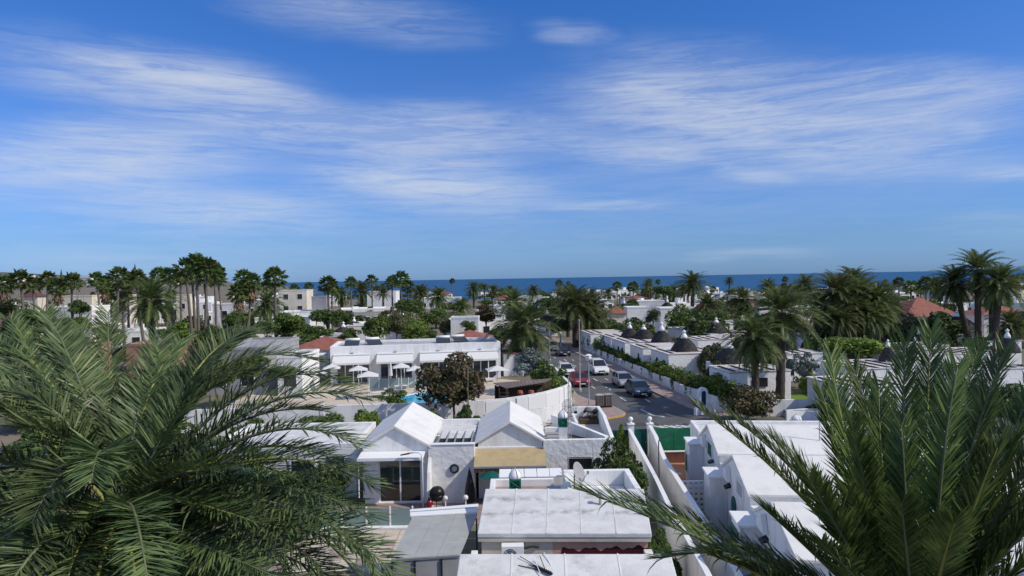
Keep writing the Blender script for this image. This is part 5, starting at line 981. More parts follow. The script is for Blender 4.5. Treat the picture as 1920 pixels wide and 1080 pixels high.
# ------------------------------------------------------------------ red-roofed villas and plain houses
def house(u0, u1, vt, d, wall, label, roof='flat', storeys=1, name='house', rz=0.0, dep=None, h=None, group=None, mroof='red_tile', nwin=None, winm='window_glass'):
    a, b_ = D(u0, vt, d), D(u1, vt, d); w = b_.x - a.x; h = a.z if h is None else h; dep = dep or min(w * .8, 9)
    t = thing(name, label, 'house', (a.x, a.y, 0), rz, group)
    MB().box(0, 0, 0, w, dep, h).build('wall', wall, t, local=True)
    if roof == 'flat':
        b = MB(); parapet_ring(b, -.04, -.04, w + .04, dep + .04, h + .002, h + .28, .2).build('parapet', wall, t, local=True); MB().box(.16, .16, h + .003, w - .16, dep - .16, h + .06).build('roof', 'far_white' if wall == 'far_white' else 'far_grey', t, local=True)
        if group: k_ = (w * 7.3) % 1; MB().box(w * .2 + k_ * w * .4, dep * .5, h + .062, w * .2 + k_ * w * .4 + 1.1 + k_, dep * .5 + 1.4, h + 1.0 + k_).build('roof_hut', 'far_white', t, local=True); MB().lathe([(.35, 0), (.37, .7), (.1, .85)], (w * .75, dep * .35, h + .063), 9).build('roof_tank', 'far_grey' if k_ > .5 else 'white_paint', t, local=True); MB().tube([(w * .6, dep * .7, h + .06), (w * .6, dep * .7, h + 1.9)], .03, 4).build('aerial', 'dark_metal', t, local=True)
    else:
        e, hr = .35, (roof if isinstance(roof, (int, float)) else 1.4); rl = max(.1, w / 2 - dep / 2)
        V = [(-e, -e, h), (w + e, -e, h), (w + e, dep + e, h), (-e, dep + e, h), (w / 2 - rl, dep / 2, h + hr), (w / 2 + rl, dep / 2, h + hr)]
        m = MB().add(V, [(0, 1, 5, 4), (1, 2, 5), (2, 3, 4, 5), (3, 0, 4), (3, 2, 1, 0)]); r = m.build('roof', mroof, t, local=True)
        MB().tube([V[4], V[5]], .09, 6).build('ridge', mroof, r, local=True)
    nw = nwin if nwin is not None else max(1, int(w / 2.4))
    for s in range(storeys):
        z0 = (.9 if storeys == 1 else .9 + s * h / storeys); z1 = min(z0 + 1.25, h - .25 if s == storeys - 1 else z0 + 1.25)
        if z1 - z0 < .3: z0 = z1 - .6
        for k in range(nw):
            x = (k + .5) * w / nw; ww = min(.6, w / nw * .3)
            f = MB().box(x - ww - .08, -.05, z0 - .08, x + ww + .08, -.003, z1 + .08).build('window', 'white_paint', t, local=True); MB().box(x - ww, -.058, z0, x + ww, -.0502, z1).build('pane', winm, f, local=True)
    return t
house(540, 655, 657, 80, 'white_wall', 'white bungalow with a red tiled hip roof behind the pool bar', 1.25, dep=6.5)
house(838, 918, 638, 86, 'white_wall', 'white bungalow with a red tiled hip roof showing above the hotel parapet', 1.0, dep=6)
house(1700, 1800, 594, 108, 'far_cream', 'cream villa under a large steep red tiled roof by the leaning palms', 2.9, dep=8, nwin=5)
house(1690, 1722, 586, 118, 'far_cream', 'small dark red tiled wing beside the cream villa', 1.6, dep=5, mroof='dark_tile')
house(1845, 1935, 590, 112, 'far_white', 'white house with a long low red tiled roof behind the leaning palms', 1.3, dep=6)
house(236, 330, 650, 74, 'salmon_wall', 'long salmon terrace house behind the spreading palm', nwin=0)
house(150, 190, 648, 72, 'salmon_wall', 'small salmon house half hidden by the upright palm frond', nwin=0)
house(385, 490, 658, 68, 'far_grey', 'wide grey flat-roofed building left of the pool bar', dep=12, nwin=2)
house(520, 566, 672, 67, 'white_wall', 'narrow white building end left of the red tiled bungalow', dep=6)
house(112, 172, 557, 150, 'far_cream', 'cream two-storey block with a flat roof behind the thin fan palms', storeys=2)
house(176, 232, 556, 156, 'far_cream', 'cream terrace with dark shuttered windows behind the fan palms', storeys=2, winm='dark')
house(40, 70, 556, 150, 'far_cream', 'small ochre house with a red roof among the fan palms', 1.0, mroof='dark_tile')
house(-10, 12, 572, 120, 'salmon_wall', 'dark red walled house end beyond the spreading palm')
house(330, 354, 554, 168, 'far_cream', 'pale yellow house behind the tall fan palm group', storeys=2)
house(398, 442, 572, 138, 'far_white', 'white stepped house right of the tall fan palm group', storeys=2)
house(98, 172, 578, 118, 'far_white', 'low white house with a broad grey roof below the cream block')
house(523, 575, 546, 172, 'far_cream', 'pale yellow two-storey block left of the grey gabled roof', storeys=3)
house(584, 612, 558, 166, 'far_grey', 'grey block beside the pale yellow two-storey block')
house(530, 620, 584, 160, 'far_white', 'long low white terrace below the pale yellow block', h=3.9, rz=.25)
house(640, 730, 583, 170, 'far_white', 'long low white terrace between the date palms', h=3.9, rz=.25)
house(688, 742, 548, 232, 'far_white', 'far white flat house left of the forked palm pair')
house(790, 862, 560, 262, 'far_white', 'far white terrace on the skyline below the sea')
house(845, 897, 598, 106, 'white_wall', 'white house with a teal arched door among shrubs', nwin=1, winm='teal_gate')
house(925, 1000, 575, 170, 'far_white', 'broad white house behind the dark palm crown')
house(1141, 1174, 588, 134, 'far_cream', 'ochre house with an orange tiled roof right of the palm clump', 1.3)
house(1176, 1228, 578, 150, 'far_white', 'white house with dark windows behind the small round tree', storeys=1)
house(1192, 1246, 566, 178, 'far_white', 'white pergola-topped house below the sea line')
house(1238, 1304, 580, 130, 'far_white', 'big plain white gabled house left of the green house', nwin=1)
house(1304, 1334, 584, 130, 'green_paint', 'green painted house with a dark red roof', 1.5, mroof='dark_tile')
house(1332, 1378, 570, 182, 'far_white', 'white house right of the green house')
house(1392, 1428, 574, 168, 'far_white', 'white house with a small red roof behind the feathery palm', 1.3)
house(1424, 1500, 578, 150, 'far_white', 'long white house left of the dense palm clump')
house(1505, 1560, 570, 205, 'far_white', 'far white house behind the dense palm clump')
# more of the town between and behind
def town():
    rnd = random.Random(11); n = 0; tried = 0; used = []
    while n < 92 and tried < 2000:
        tried += 1; d = 105 + 330 * rnd.random() ** 1.3; u = rnd.uniform(-40, 1960)
        if u > 1050 and d < 150: continue
        x = (u - 960) / F * d
        if d < 190 and lerp_line(LK, d) - 9 < x < lerp_line(RK, d) + 6: continue
        if any(abs(x - a) < 10 and abs(d - b) < 9 for a, b in used): continue
        used.append((x, d)); n += 1; w = rnd.uniform(6, 13); h = rnd.choice([2.8, 3, 3.2, 3.2, 5.2 if 150 < d < 260 and u < 700 else 3.0]); a = rnd.random()
        u1 = u + w * F / d; kind = 'far_white' if a < .86 else ('far_cream' if a < .95 else 'far_grey'); red = rnd.random() < .14
        house(u, u1, 560, d, kind, '%s %s %s-storey %s house with %s window%s in a row, among the town streets' % ('long' if w > 10.5 else ('narrow' if w < 8 else 'mid-sized'), {'far_white': 'white', 'far_cream': 'cream', 'far_grey': 'grey'}[kind], 'two' if h > 5 else 'one', 'red-roofed' if red else 'flat-roofed', ('one', 'one', 'two', 'three', 'four', 'five', 'six')[max(1, int(w / 2.4))], '' if int(w / 2.4) < 2 else 's'), 1.3 if red else 'flat', storeys=2 if h > 5 else 1, rz=rnd.uniform(.0, .5), h=h, dep=rnd.uniform(6, 9), group='houses in the rows of the town', name='town_house')
    proto = None
    for k in range(26):
        u = rnd.uniform(-10, 400); d = 2350 + rnd.uniform(-60, 120); x = (u - 960) / F * d
        hz = np.interp(x * 2600 / d, [-3600, -2600, -1920, -1620, -1320, -1060, -960], [88, 80, 70, 54, 38, 13, -22]); z = -22 + (hz + 22) * math.exp(-((d - 2650) / 420) ** 2)
        t = thing('hillside_building', 'tiny white building on the far hillside', 'building', (x, d, z - 3), rnd.uniform(-.2, .2), 'white buildings on the far hillside', 1)
        w = rnd.uniform(14, 45) if k > 3 else 60
        MB().box(-w / 2, 0, 0, w / 2, 14, rnd.uniform(9, 15)).build('wall', 'far_white', t, local=True); MB().box(-w / 2 + 1, -.2, 5, w / 2 - 1, -.02, 6.5).build('window', 'window_glass', t, local=True)
town()
# ------------------------------------------------------------------ roadside walls, arch, lamps, bins
def roadside():
    L = [(lerp_line(RK, y) + 2.25, y) for y in (57, 60, 64, 68, 72, 77, 84, 91, 98, 106)]; t = thing('roadside_wall', 'low white wavy wall along the pavement under the hedge', 'wall', (L[0][0], L[0][1], 0))
    o = offset(L, .25)
    for i in range(len(L) - 1):
        p, q, r, s = L[i], L[i + 1], o[i + 1], o[i]; h0, h1 = .85 + .12 * (i % 2), .85 + .12 * ((i + 1) % 2)
        MB().hexa([(*p, 0), (*q, 0), (*r, 0), (*s, 0), (*p, h0), (*q, h1), (*r, h1), (*s, h0)]).build('wall_section', 'white_wall', t)
    p = G(1320, 778); t = thing('bell_arch', 'small white bell-gable arch with a blue niche at the pavement end', 'arch', (p.x, p.y, 0), rad(20)); s = 1.0
    out = [(-.75, 0), (.75, 0), (.72, .5), (.5, .8), (.42, 1.2), (.42, 1.75)] + [(.42 * math.cos(a), 1.75 + .42 * math.sin(a)) for a in np.linspace(.2, 2.94, 9)] + [(-.42, 1.75), (-.42, 1.2), (-.5, .8), (-.72, .5)]
    inn = [(-.2, .75), (.2, .75), (.2, 1.7)] + [(.2 * math.cos(a), 1.7 + .2 * math.sin(a)) for a in np.linspace(.2, 2.94, 7)] + [(-.2, 1.7)]
    MB().extr([(x, 0, z) for x, z in out], (0, .3, 0)).build('gable', 'white_wall', t, local=True, bevel=.03); MB().extr([(x, -.012, z) for x, z in inn], (0, .01, 0)).build('niche', 'blue_door', t, local=True)
    MB().box(.77, .05, 0, 4.5, .25, 1.0).build('wing_wall', 'white_wall', t, local=True, bevel=.03)
    def lamp(u, vb, vt, lb, head):
        p = G(u, vb); top = D(u, vt, p.y).z; t = thing('street_lamp', lb, 'street lamp', (p.x, p.y, 0))
        MB().tube([(0, 0, 0), (0, 0, top)], [.07, .045], 8).build('pole', 'galv', t, local=True); MB().lathe([(.14, 0), (.14, .25), (.08, .35)], (0, 0, 0), 10).build('base', 'galv', t, local=True)
        if head == 'globe': MB().lathe([(.08, top - .02), (.2, top + .05), (.26, top + .22), (.2, top + .36), (.04, top + .42)], (0, 0, 0), 14).build('globe', 'lamp_glass', t, local=True, smooth=True); MB().lathe([(.3, top + .40), (.12, top + .5), (.03, top + .52)], (0, 0, 0), 12).build('hood', 'white_paint', t, local=True)
        elif head == 'cap': MB().lathe([(.07, top - .02), (.1, top + .1), (.03, top + .16)], (0, 0, 0), 8).build('cap', 'galv', t, local=True)
        else:
            MB().tube([(0, 0, top - .02), (-.3, -.1, top + .12), (-.9, -.3, top + .15)], .03, 6).build('arm', 'galv', t, local=True); MB().hexa([(-1.45, -.5, top + .1), (-.85, -.36, top + .1), (-.85, -.2, top + .1), (-1.45, -.36, top + .1), (-1.4, -.47, top + .2), (-.85, -.34, top + .22), (-.85, -.22, top + .22), (-1.4, -.38, top + .2)]).build('lamp_head', 'grey_metal', t, local=True)
    lamp(1105, 782, 676, 'street lamp with a white globe head on the corner pavement', 'globe'); lamp(1088, 735, 602, 'tall thin street pole beside the red parked car', 'cap')
    lamp(1031, 678, 606, 'thin street lamp beside the silver-leaved tree', 'arm'); lamp(1051, 655, 628, 'short street lamp at the bend of the road', 'globe'); lamp(1306, 700, 622, 'thin lamp post inside the cone-roofed village', 'arm') if False else None
    p = G(1132, 766)
    for x, lb in ((-.36, 'dark slatted litter bin on the corner pavement beside the globe lamp'), (.36, 'dark slatted litter bin on the road side of its twin at the corner')):
        t = thing('litter_bin', lb, 'litter bin', (p.x + x * .97, p.y + x * .26, .116), rad(15))
        MB().box(-.28, -.25, .12, .28, .25, 1.0).build('drum', 'dark_metal', t, local=True); MB().box(-.33, -.3, 1.003, .33, .3, 1.1).build('lid', 'far_grey', t, local=True, bevel=.03)
        for k in range(4): MB().box(-.28 + k * .16, -.275, .15, -.28 + k * .16 + .09, -.252, .97).build('slat', 'wood_grey', t, local=True)
        for y in (-.2, .2): MB().box(-.3, y - .03, 0, .3, y + .03, .118).build('foot', 'dark_metal', t, local=True)
    def wallbit(pts, h, lb, th=.2, m='white_wall'):
        q = [G(u, v) for u, v in pts]; t = thing('garden_wall', lb, 'wall', (q[0].x, q[0].y, 0)); q2 = [(p.x, p.y) for p in q]; o = offset(q2, -th)
        for i in range(len(q) - 1):
            p, q_, r, s = q2[i], q2[i + 1], o[i + 1], o[i]; MB().hexa([(*p, 0), (*q_, 0), (*r, 0), (*s, 0), (*p, h), (*q_, h), (*r, h), (*s, h)]).build('wall_section', m, t)
    wallbit([(1485, 772), (1505, 768), (1530, 764), (1556, 766)], .7, 'curving low white garden wall by the small lawn', .4); wallbit([(1475, 795), (1510, 792), (1545, 793)], 1.0, 'low white garden wall behind the rose bushes')
    l = G(1507, 745); struct(sheet('lawn', [(l.x + a, l.y + b_) for a, b_ in ((-1.6, -1.5), (1.2, -1.6), (2.2, 0), (1.6, 2.6), (-1.0, 2.9), (-2, .8))], .01, 'lawn'))
    wx = thing('street_wall', 'long low white wall along the far side of the cross street', 'wall', (38, 53.6, 0))
    for k in range(9): MB().box(19.5 + k * 5, 53.4 + .02 * (k % 2), 0, 24.48 + k * 5, 53.62 + .02 * (k % 2), 1.25).build('wall_section', 'white_wall', wx)
    tp = D(1662, 676, 52); p = thing('flag_pole', 'slim white pole standing in front of the steep dark cone', 'pole', (tp.x, 52, 0)); MB().tube([(0, 0, 0), (0, 0, tp.z)], .04, 7).build('shaft', 'galv', p, local=True); MB().lathe([(.1, 0), (.1, .2), (.05, .25)], (0, 0, 0), 8).build('base', 'galv', p, local=True)
    tp = D(876, 690, 47.5); p = thing('timber_pole', 'thin brown pole rising behind the skylight roof beside the brownish tree', 'pole', (tp.x, 47.5, 0)); MB().tube([(0, 0, 0), (.03, 0, tp.z)], .05, 7).build('shaft', 'wood_grey', p, local=True); MB().tube([(-.25, 0, tp.z - .3), (.25, 0, tp.z - .3)], .03, 5).build('crosspiece', 'wood_grey', p, local=True)
roadside()
# ------------------------------------------------------------------ cars
def car(u, v, paint, label, kind='hatch', rz=RROAD, front=True, name='parked_car'):
    p = G(u, v); t = thing(name, label, 'car', (p.x, p.y, .004), rz, scale=.9)                 # front centre at the origin, body towards +y
    Ln, Wd, Ht, hood = {'hatch': (4.1, 1.78, 1.48, .92), 'suv': (4.6, 1.88, 1.8, 1.08), 'saloon': (4.4, 1.78, 1.44, .9)}[kind]; hw = Wd / 2
    if not front: t.rotation_euler = (0, 0, rz + math.pi); pass
    yb = {'hatch': 1.0, 'suv': 1.05, 'saloon': 1.1}[kind]
    prof = [(.06, .28), (0, .5), (.08, .68), (.35, hood - .1), (yb, hood + .02), (Ln - .5, hood + .05), (Ln - .06, hood - .03), (Ln, .6), (Ln - .08, .28)]
    m = MB(); n = len(prof); secs = []
    for x, sc in ((-hw, .90), (-hw * .93, 1.0), (hw * .93, 1.0), (hw, .90)): secs.append([(x, Ln / 2 + (y - Ln / 2) * (.965 if abs(x) == hw else 1), .28 + (z - .28) * sc) for y, z in prof])
    V = sum(secs, []); f = [(i * n + k, i * n + (k + 1) % n, (i + 1) * n + (k + 1) % n, (i + 1) * n + k) for i in range(3) for k in range(n)] + [tuple(range(n)), tuple(range(4 * n - 1, 3 * n - 1, -1))]
    body = m.add(V, f).build('body', paint, t, local=True, bevel=.05)
    # cabin
    y0, y1, y2, y3 = yb - .05, yb + .75, Ln - (.55 if kind != 'saloon' else 1.2), Ln - (.12 if kind != 'saloon' else .5); zb, zt = hood, Ht; a, c = hw * .93, hw * .72
    MB().hexa([(-a, y0, zb), (a, y0, zb), (a, y3, zb), (-a, y3, zb), (-c, y1, zt - .03), (c, y1, zt - .03), (c, y2, zt - .03), (-c, y2, zt - .03)]).build('windows', 'car_glass', t, local=True)
    MB().hexa([(-c - .03, y1 - .02, zt - .06), (c + .03, y1 - .02, zt - .06), (c + .03, y2 + .03, zt - .06), (-c - .03, y2 + .03, zt - .06), (-c * .9, y1 + .1, zt), (c * .9, y1 + .1, zt), (c * .9, y2 - .1, zt), (-c * .9, y2 - .1, zt)]).build('roof', paint, t, local=True, bevel=.02)
    for s in (-1, 1):
        for (ya, yt) in ((y0, y1), (y0 + (y3 - y0) * .47, y1 + (y2 - y1) * .42), (y3, y2)): MB().tube([(s * a, ya, zb), (s * (c + .015), yt, zt - .04)], .04, 5).build('pillar', paint, t, local=True)
        for yw in (.78, Ln - .8):
            x = s * (hw - .1); r = .31 if kind != 'suv' else .37
            w = MB(); w.tube([(x - .11, yw, r), (x + .11, yw, r)], r, 18); w = w.build('wheel', 'rubber', t, local=True); MB().tube([(x + s * .09, yw, r), (x + s * .125, yw, r)], r * .64, 12).build('rim', 'rim', w, local=True)
            MB().tube([(x + s * .02 - .04, yw, r + .01), (x + s * .02 + .04, yw, r + .01)], r + .06, 18).build('wheel_arch', 'dark', t, local=True) if False else None
        MB().hexa([(s * .42, .04, .60), (s * .80, .10, .60), (s * .80, .30, .60), (s * .42, .2, .60), (s * .42, .10, .74), (s * .80, .18, .75), (s * .80, .4, .75), (s * .42, .3, .74)]).build('headlight', 'lamp_glass', t, local=True)
        MB().box(s * .66 - .12, Ln - .06, .68, s * .66 + .12, Ln + .01, .88).build('tail_light', 'tail', t, local=True)
        MB().box(s * (hw + .08) - .08, yb + .32, zb + .02, s * (hw + .08) + .08, yb + .44, zb + .16).build('mirror', paint, t, local=True, bevel=.02)
    MB().box(-.38, -.015, .52, .38, .05, .66).build('grille', 'dark', t, local=True); MB().box(-.26, -.035, .38, .26, .0, .49).build('number_plate', 'plate', t, local=True); MB().box(-.7, -.01, .30, .7, .1, .37).build('bumper_intake', 'dark', t, local=True); MB().box(-.26, Ln - .02, .5, .26, Ln + .02, .61).build('rear_plate', 'plate', t, local=True)
car(1208, 747, 'car_blue', 'dark blue hatchback parked at the kerb nearest the junction'); car(1178, 729, 'car_silver', 'silver hatchback parked behind the dark blue hatchback'); car(1129, 705, 'car_white', 'white off-road car beside the low roadside wall', 'suv')
car(1094, 727, 'car_red', 'dark red saloon parked beside the tall thin street lamp', 'saloon'); car(1066, 708, 'car_white', 'white hatchback parked behind the dark red saloon'); car(1060, 669, 'car_navy', 'dark navy car at the bend of the road', 'saloon'); car(1040, 659, 'car_grey', 'grey car parked beyond the dark navy car')
# ------------------------------------------------------------------ vegetation prototypes
def unit(v): return v / (np.linalg.norm(v, axis=-1, keepdims=True) + 1e-9)
def leaf_cloud(pts, nrm, size, rng, spread=.75, asp=.55):
    n = len(pts); nn = unit(nrm + rng.normal(0, spread, (n, 3))); a = unit(np.cross(nn, rng.normal(0, 1, (n, 3)))); b = np.cross(nn, a)
    s = size * rng.uniform(.6, 1.35, (n, 1)); a = a * s; b = b * s * asp
    V = np.stack([pts - a, pts + b * .9 - a * .1, pts + a, pts - b * .9 - a * .1], 1).reshape(-1, 3); Fq = np.arange(4 * n).reshape(-1, 4)
    return V, Fq
def crown_points(rng, n, nl=16, flat=.85, spread=.62, rl=(.26, .46)):
    d = unit(rng.normal(0, 1, (nl, 3))); c = d * rng.uniform(.25, spread, (nl, 1)); c[:, 2] *= flat; r = rng.uniform(rl[0], rl[1], nl); w = r ** 2 / (r ** 2).sum(); k = rng.choice(nl, n, p=w)
    q = unit(rng.normal(0, 1, (n, 3))); q[:, 2] = np.abs(q[:, 2]) * np.where(rng.random(n) < .78, 1, -1); rr = r[k] * rng.uniform(.45, 1.0, n) ** .5
    p = c[k] + q * rr[:, None] * np.array([1, 1, .85]); return p, unit(q + unit(p) * .4 + np.array([0, 0, .35]))
CROWN = []
for sd, (n, nl, fl, sz) in enumerate(((5200, 22, .8, .062), (4200, 16, .9, .068), (5200, 26, .65, .062), (3600, 12, 1.0, .07), (3400, 34, .8, .058))):
    rng = np.random.default_rng(40 + sd); p, q = crown_points(rng, n, nl, fl, .68 if sd < 4 else .85, (.24, .44) if sd < 4 else (.12, .26)); V, Fq = leaf_cloud(p, q, sz, rng); CROWN.append(npmesh('crown', V, Fq, 'leaf_mid'))
def limb_mesh(sd):
    r = random.Random(sd); b = MB(); b.tube([(0, 0, 0), (.03, .02, .35), (0, .04, .62)], [.09, .065, .05], 8)
    for k in range(6): a = k * 1.05 + r.uniform(-.3, .3); e = r.uniform(.4, .7); b.tube([(0, .03, .5 + .03 * k), (.22 * math.cos(a), .22 * math.sin(a), .8 + .05 * k), (e * math.cos(a), e * math.sin(a), 1.0 + r.uniform(0, .5))], [.04, .028, .01], 6)
    return b.mesh('trunk', 'bark_grey', True)
LIMB = [limb_mesh(1), limb_mesh(2)]
def tree(u, v, w, h, d, m, label, var=0, group=None, name='round_tree', rz=None, gz=0.0):
    c = D(u, v, d); rx = w / 2 / F * d; rzz = h / 2 / F * d
    if name.endswith(('bush', 'shrub')) and c.z < 4.5 and gz == 0: top = c.z + rzz; c.z = top * .52; rzz = top * .5
    t = thing(name, label, 'tree' if 'shrub' not in name and 'bush' not in name else 'shrub', (c.x, d, gz), (u * .37) % 6.28 if rz is None else rz, group)
    o = link('crown', CROWN[var % 5], t); o.location = (0, 0, c.z - gz); o.scale = (rx * 1.22, rx * 1.22, rzz * 1.28); o.material_slots[0].link = 'OBJECT'; o.material_slots[0].material = MT[m]
    k = link('trunk', LIMB[var % 2], t); hh = max(.3, c.z - gz); k.scale = (max(rx * .7, .2), max(rx * .7, .2), hh / .95); return t
def fan_crown(sd):
    rng = np.random.default_rng(sd); V = []; Fc = []
    for k in range(30):
        az_ = k * 2.39996 + rng.uniform(-.2, .2); el_ = math.radians(82 - 122 * (k / 29) ** .8 + rng.uniform(-8, 8)); T = np.array([math.cos(az_) * math.cos(el_), math.sin(az_) * math.cos(el_), math.sin(el_)])
        S_ = np.array([-math.sin(az_), math.cos(az_), 0]); Nn = np.cross(T, S_); Nn = Nn if Nn[2] > 0 else -Nn; pl = rng.uniform(.65, .95); base = T * pl; base[2] -= .12 * (1 - math.sin(el_)) * pl
        i = len(V); V += [S_ * .03, -S_ * .03, base]; Fc.append((i, i + 1, i + 2)); roll = rng.uniform(-.5, .5); S2 = S_ * math.cos(roll) + Nn * math.sin(roll); N2 = np.cross(T, S2); N2 = N2 if N2[2] > 0 else -N2
        m = 15
        for j in range(m):
            a = math.radians(-105 + 210 * j / (m - 1)); L = rng.uniform(.62, .82) * (1 - .12 * abs(a)); dr = T * math.cos(a) + S2 * math.sin(a); sd_ = np.cross(dr, N2); mid = base + dr * L * .55 + N2 * .06; tip = base + dr * L - np.array([0, 0, .14 + .1 * abs(math.sin(a))]); wd = .036
            i = len(V); V += [base, mid + sd_ * wd, tip, mid - sd_ * wd]; Fc += [(i, i + 1, i + 2), (i, i + 2, i + 3)]
    return npmesh('crown', np.array(V), np.array(Fc), 'fan_leaf')
def date_crown(sd, nf=54, lo=-48, droop=1.0):
    rng = np.random.default_rng(sd); V = []; Fc = []
    for k in range(nf):
        az_ = k * 2.39996 + rng.uniform(-.2, .2); e0 = math.radians(84 + (lo - 84) * (k / (nf - 1)) ** .9 + rng.uniform(-6, 6)); L = rng.uniform(2.9, 3.6) * (1 if k > 6 else .8); P = np.zeros(3); e = e0; n = 12; pts = [P]; H_ = np.array([math.cos(az_), math.sin(az_), 0]); S_ = np.array([-math.sin(az_), math.cos(az_), 0])
        for i in range(n):
            P = P + (H_ * math.cos(e) + np.array([0, 0, math.sin(e)])) * L / n; pts.append(P); e -= droop * rng.uniform(.07, .11) * (.5 + i / n) * (1.15 if e0 > .2 else .7)
        pts = np.array(pts)
        for j in range(52):
            t = .14 + .86 * j / 51; f = t * n; i0 = min(int(f), n - 1); p = pts[i0] + (pts[i0 + 1] - pts[i0]) * (f - i0); T = unit(pts[i0 + 1] - pts[i0]); Nn = np.cross(T, S_); Nn = Nn if Nn[2] > 0 else -Nn
            ang = math.radians(72 - 46 * t); ll = .62 * math.sin(math.pi * (.12 + .80 * t)) ** .6 * rng.uniform(.85, 1.1)
            for s in (-1, 1):
                ph = rng.uniform(.1, .75); dr = T * math.cos(ang) + (S_ * s * math.cos(ph) + Nn * math.sin(ph)) * math.sin(ang); tip = p + dr * ll - np.array([0, 0, .10 * ll]); i = len(V); V += [p - T * .038, p + T * .042, tip]; Fc.append((i, i + 1, i + 2))
        for a, b in zip(pts[:-1:2], pts[2::2]): i = len(V); V += [a + S_ * .025, a - S_ * .025, b]; Fc.append((i, i + 1, i + 2))
    return npmesh('crown', np.array(V), np.array(Fc), 'date_leaf')
FANC = [fan_crown(s) for s in (1, 2, 3)]; DATEC = [date_crown(4, 70), date_crown(5, 78, -62, 1.1), date_crown(6, 58, -30, .9)]
def skirt_mesh(sd):
    rng = np.random.default_rng(sd); V = []; Fc = []
    for k in range(150):
        a = rng.uniform(0, 6.283); z = rng.uniform(-1.9, -.1); r = rng.uniform(.3, .62) * (1 + .3 * z / -1.9 * -1); p = np.array([math.cos(a) * .2, math.sin(a) * .2, z]); q = np.array([math.cos(a) * r * 1.5, math.sin(a) * r * 1.5, z - rng.uniform(.5, 1.1)]); s = np.array([-math.sin(a), math.cos(a), 0]) * rng.uniform(.03, .07); i = len(V); V += [p + s * .4, p - s * .4, q - s, q + s]; Fc.append((i, i + 1, i + 2, i + 3))
    return npmesh('dead_skirt', np.array(V), np.array(Fc), 'dead_leaf')
SKIRT = skirt_mesh(9)
def trunk_unit(r0, r1, m, seg=9):
    pf = []
    for i in range(seg * 2): k = i / (seg * 2 - 1); r = r0 + (r1 - r0) * k; pf.append((r * (1.06 if i % 2 else .95), k))
    return MB().lathe(pf, (0, 0, 0), 10, .05, random.Random(3)).mesh('trunk', m, True)
TR_FAN, TR_DATE = trunk_unit(.24, .15, 'bark_grey'), trunk_unit(.34, .30, 'bark')
PALM_N = 0
def palm(kind, u, v, w, label, d=None, group=None, skirt=False, lean=0.0, var=None):
    global PALM_N; PALM_N += 1; full = 3.4 if kind == 'fan' else 6.4
    if d is None: d = max(60, min(430, F * full / w))
    s = w / F * d / full * (1.32 if kind == 'fan' else 1.32); c = D(u, v, d); zt = c.z - (.15 if kind == 'fan' else .0) * s; zt = max(zt, 1.2); t = thing('fan_palm' if kind == 'fan' else 'date_palm', label, 'palm tree', (c.x - lean, d, 0), (PALM_N * 1.7) % 6.28 if not lean else 0, group)
    k = link('trunk', TR_FAN if kind == 'fan' else TR_DATE, t); k.scale = (max(s, .75) * (.8 if kind == 'fan' else 1),) * 2 + (zt,)
    if lean: k.rotation_euler = (0, math.atan2(lean, zt), 0); k.scale[2] = math.hypot(zt, lean)
    lib = FANC if kind == 'fan' else DATEC; o = link('crown', lib[(PALM_N if var is None else var) % 3], t); o.location = (lean, 0, zt); o.scale = (s, s, s); o.rotation_euler = (0, 0, PALM_N * .9)
    if skirt: k2 = link('dead_skirt', SKIRT, t); k2.location = (lean, 0, zt); k2.scale = (s * 1.2, s * 1.2, s)
    return t
g1, l1 = 'fan palms rising over the western houses', 'slender fan palm with a bare trunk rising over the cream houses'
for (u, v, w) in ((8, 530, 36), (38, 522, 40), (62, 532, 34), (90, 522, 40), (108, 535, 34), (134, 526, 36), (182, 524, 36), (196, 534, 34), (222, 516, 42), (240, 528, 40), (255, 521, 40), (228, 545, 38), (270, 533, 34), (298, 515, 34), (318, 516, 36), (456, 520, 40), (472, 527, 40), (448, 545, 38)): palm('fan', u, v, w * (.85 + (u * 7 % 10) / 33), l1.replace('slender', ('leaning' if abs((u * 13) % 17 - 8) > 4 else 'upright') + (' big-headed' if w > 38 else ' small-headed')).replace('a bare trunk', 'a skirt of dead leaves' if u % 4 == 0 else 'a bare trunk'), group=g1, lean=((u * 13) % 17 - 8) * .14, skirt=(u % 4 == 0))
for (u, v, w) in ((348, 502, 44), (368, 494, 46), (388, 500, 46), (402, 508, 40), (360, 515, 40), (382, 520, 38), (338, 520, 34), (408, 522, 32)): palm('fan', u, v, w, lean=((u * 13) % 17 - 8) * .16, label='tall fan palm in the close group that stands highest over the skyline', group='tall close group of fan palms')
palm('date', 284, 562, 92, 'dark feathery date palm above the salmon terrace house', d=88); palm('date', 502, 570, 60, 'grey-green date palm left of the round green tree', d=118)
for (u, v, w, k) in ((515, 518, 44, 'fan'), (500, 535, 30, 'fan'), (552, 542, 24, 'fan'), (579, 536, 18, 'fan'), (615, 531, 36, 'fan'), (622, 540, 30, 'fan'), (658, 528, 24, 'fan'), (697, 523, 22, 'fan'), (735, 528, 28, 'fan'), (752, 521, 32, 'fan'), (764, 536, 28, 'fan'), (848, 526, 11, 'fan')): palm(k, u, v, w, 'fan palm standing against the sea horizon between white terraces', group='fan palms against the horizon')
for (u, v, w) in ((678, 545, 44), (705, 548, 34), (640, 552, 36), (792, 550, 30), (822, 556, 44), (888, 541, 32), (864, 576, 40), (925, 546, 30), (1000, 546, 28), (940, 550, 26)): palm('date', u, v, w, 'date palm among the white roofs below the sea line', group='date palms among the roofs')
palm('date', 962, 566, 62, 'dark full date palm behind the drooping roadside palm', d=112, skirt=True); palm('date', 984, 612, 118, 'broad drooping date palm beside the hotel wing and road', d=80, var=1)
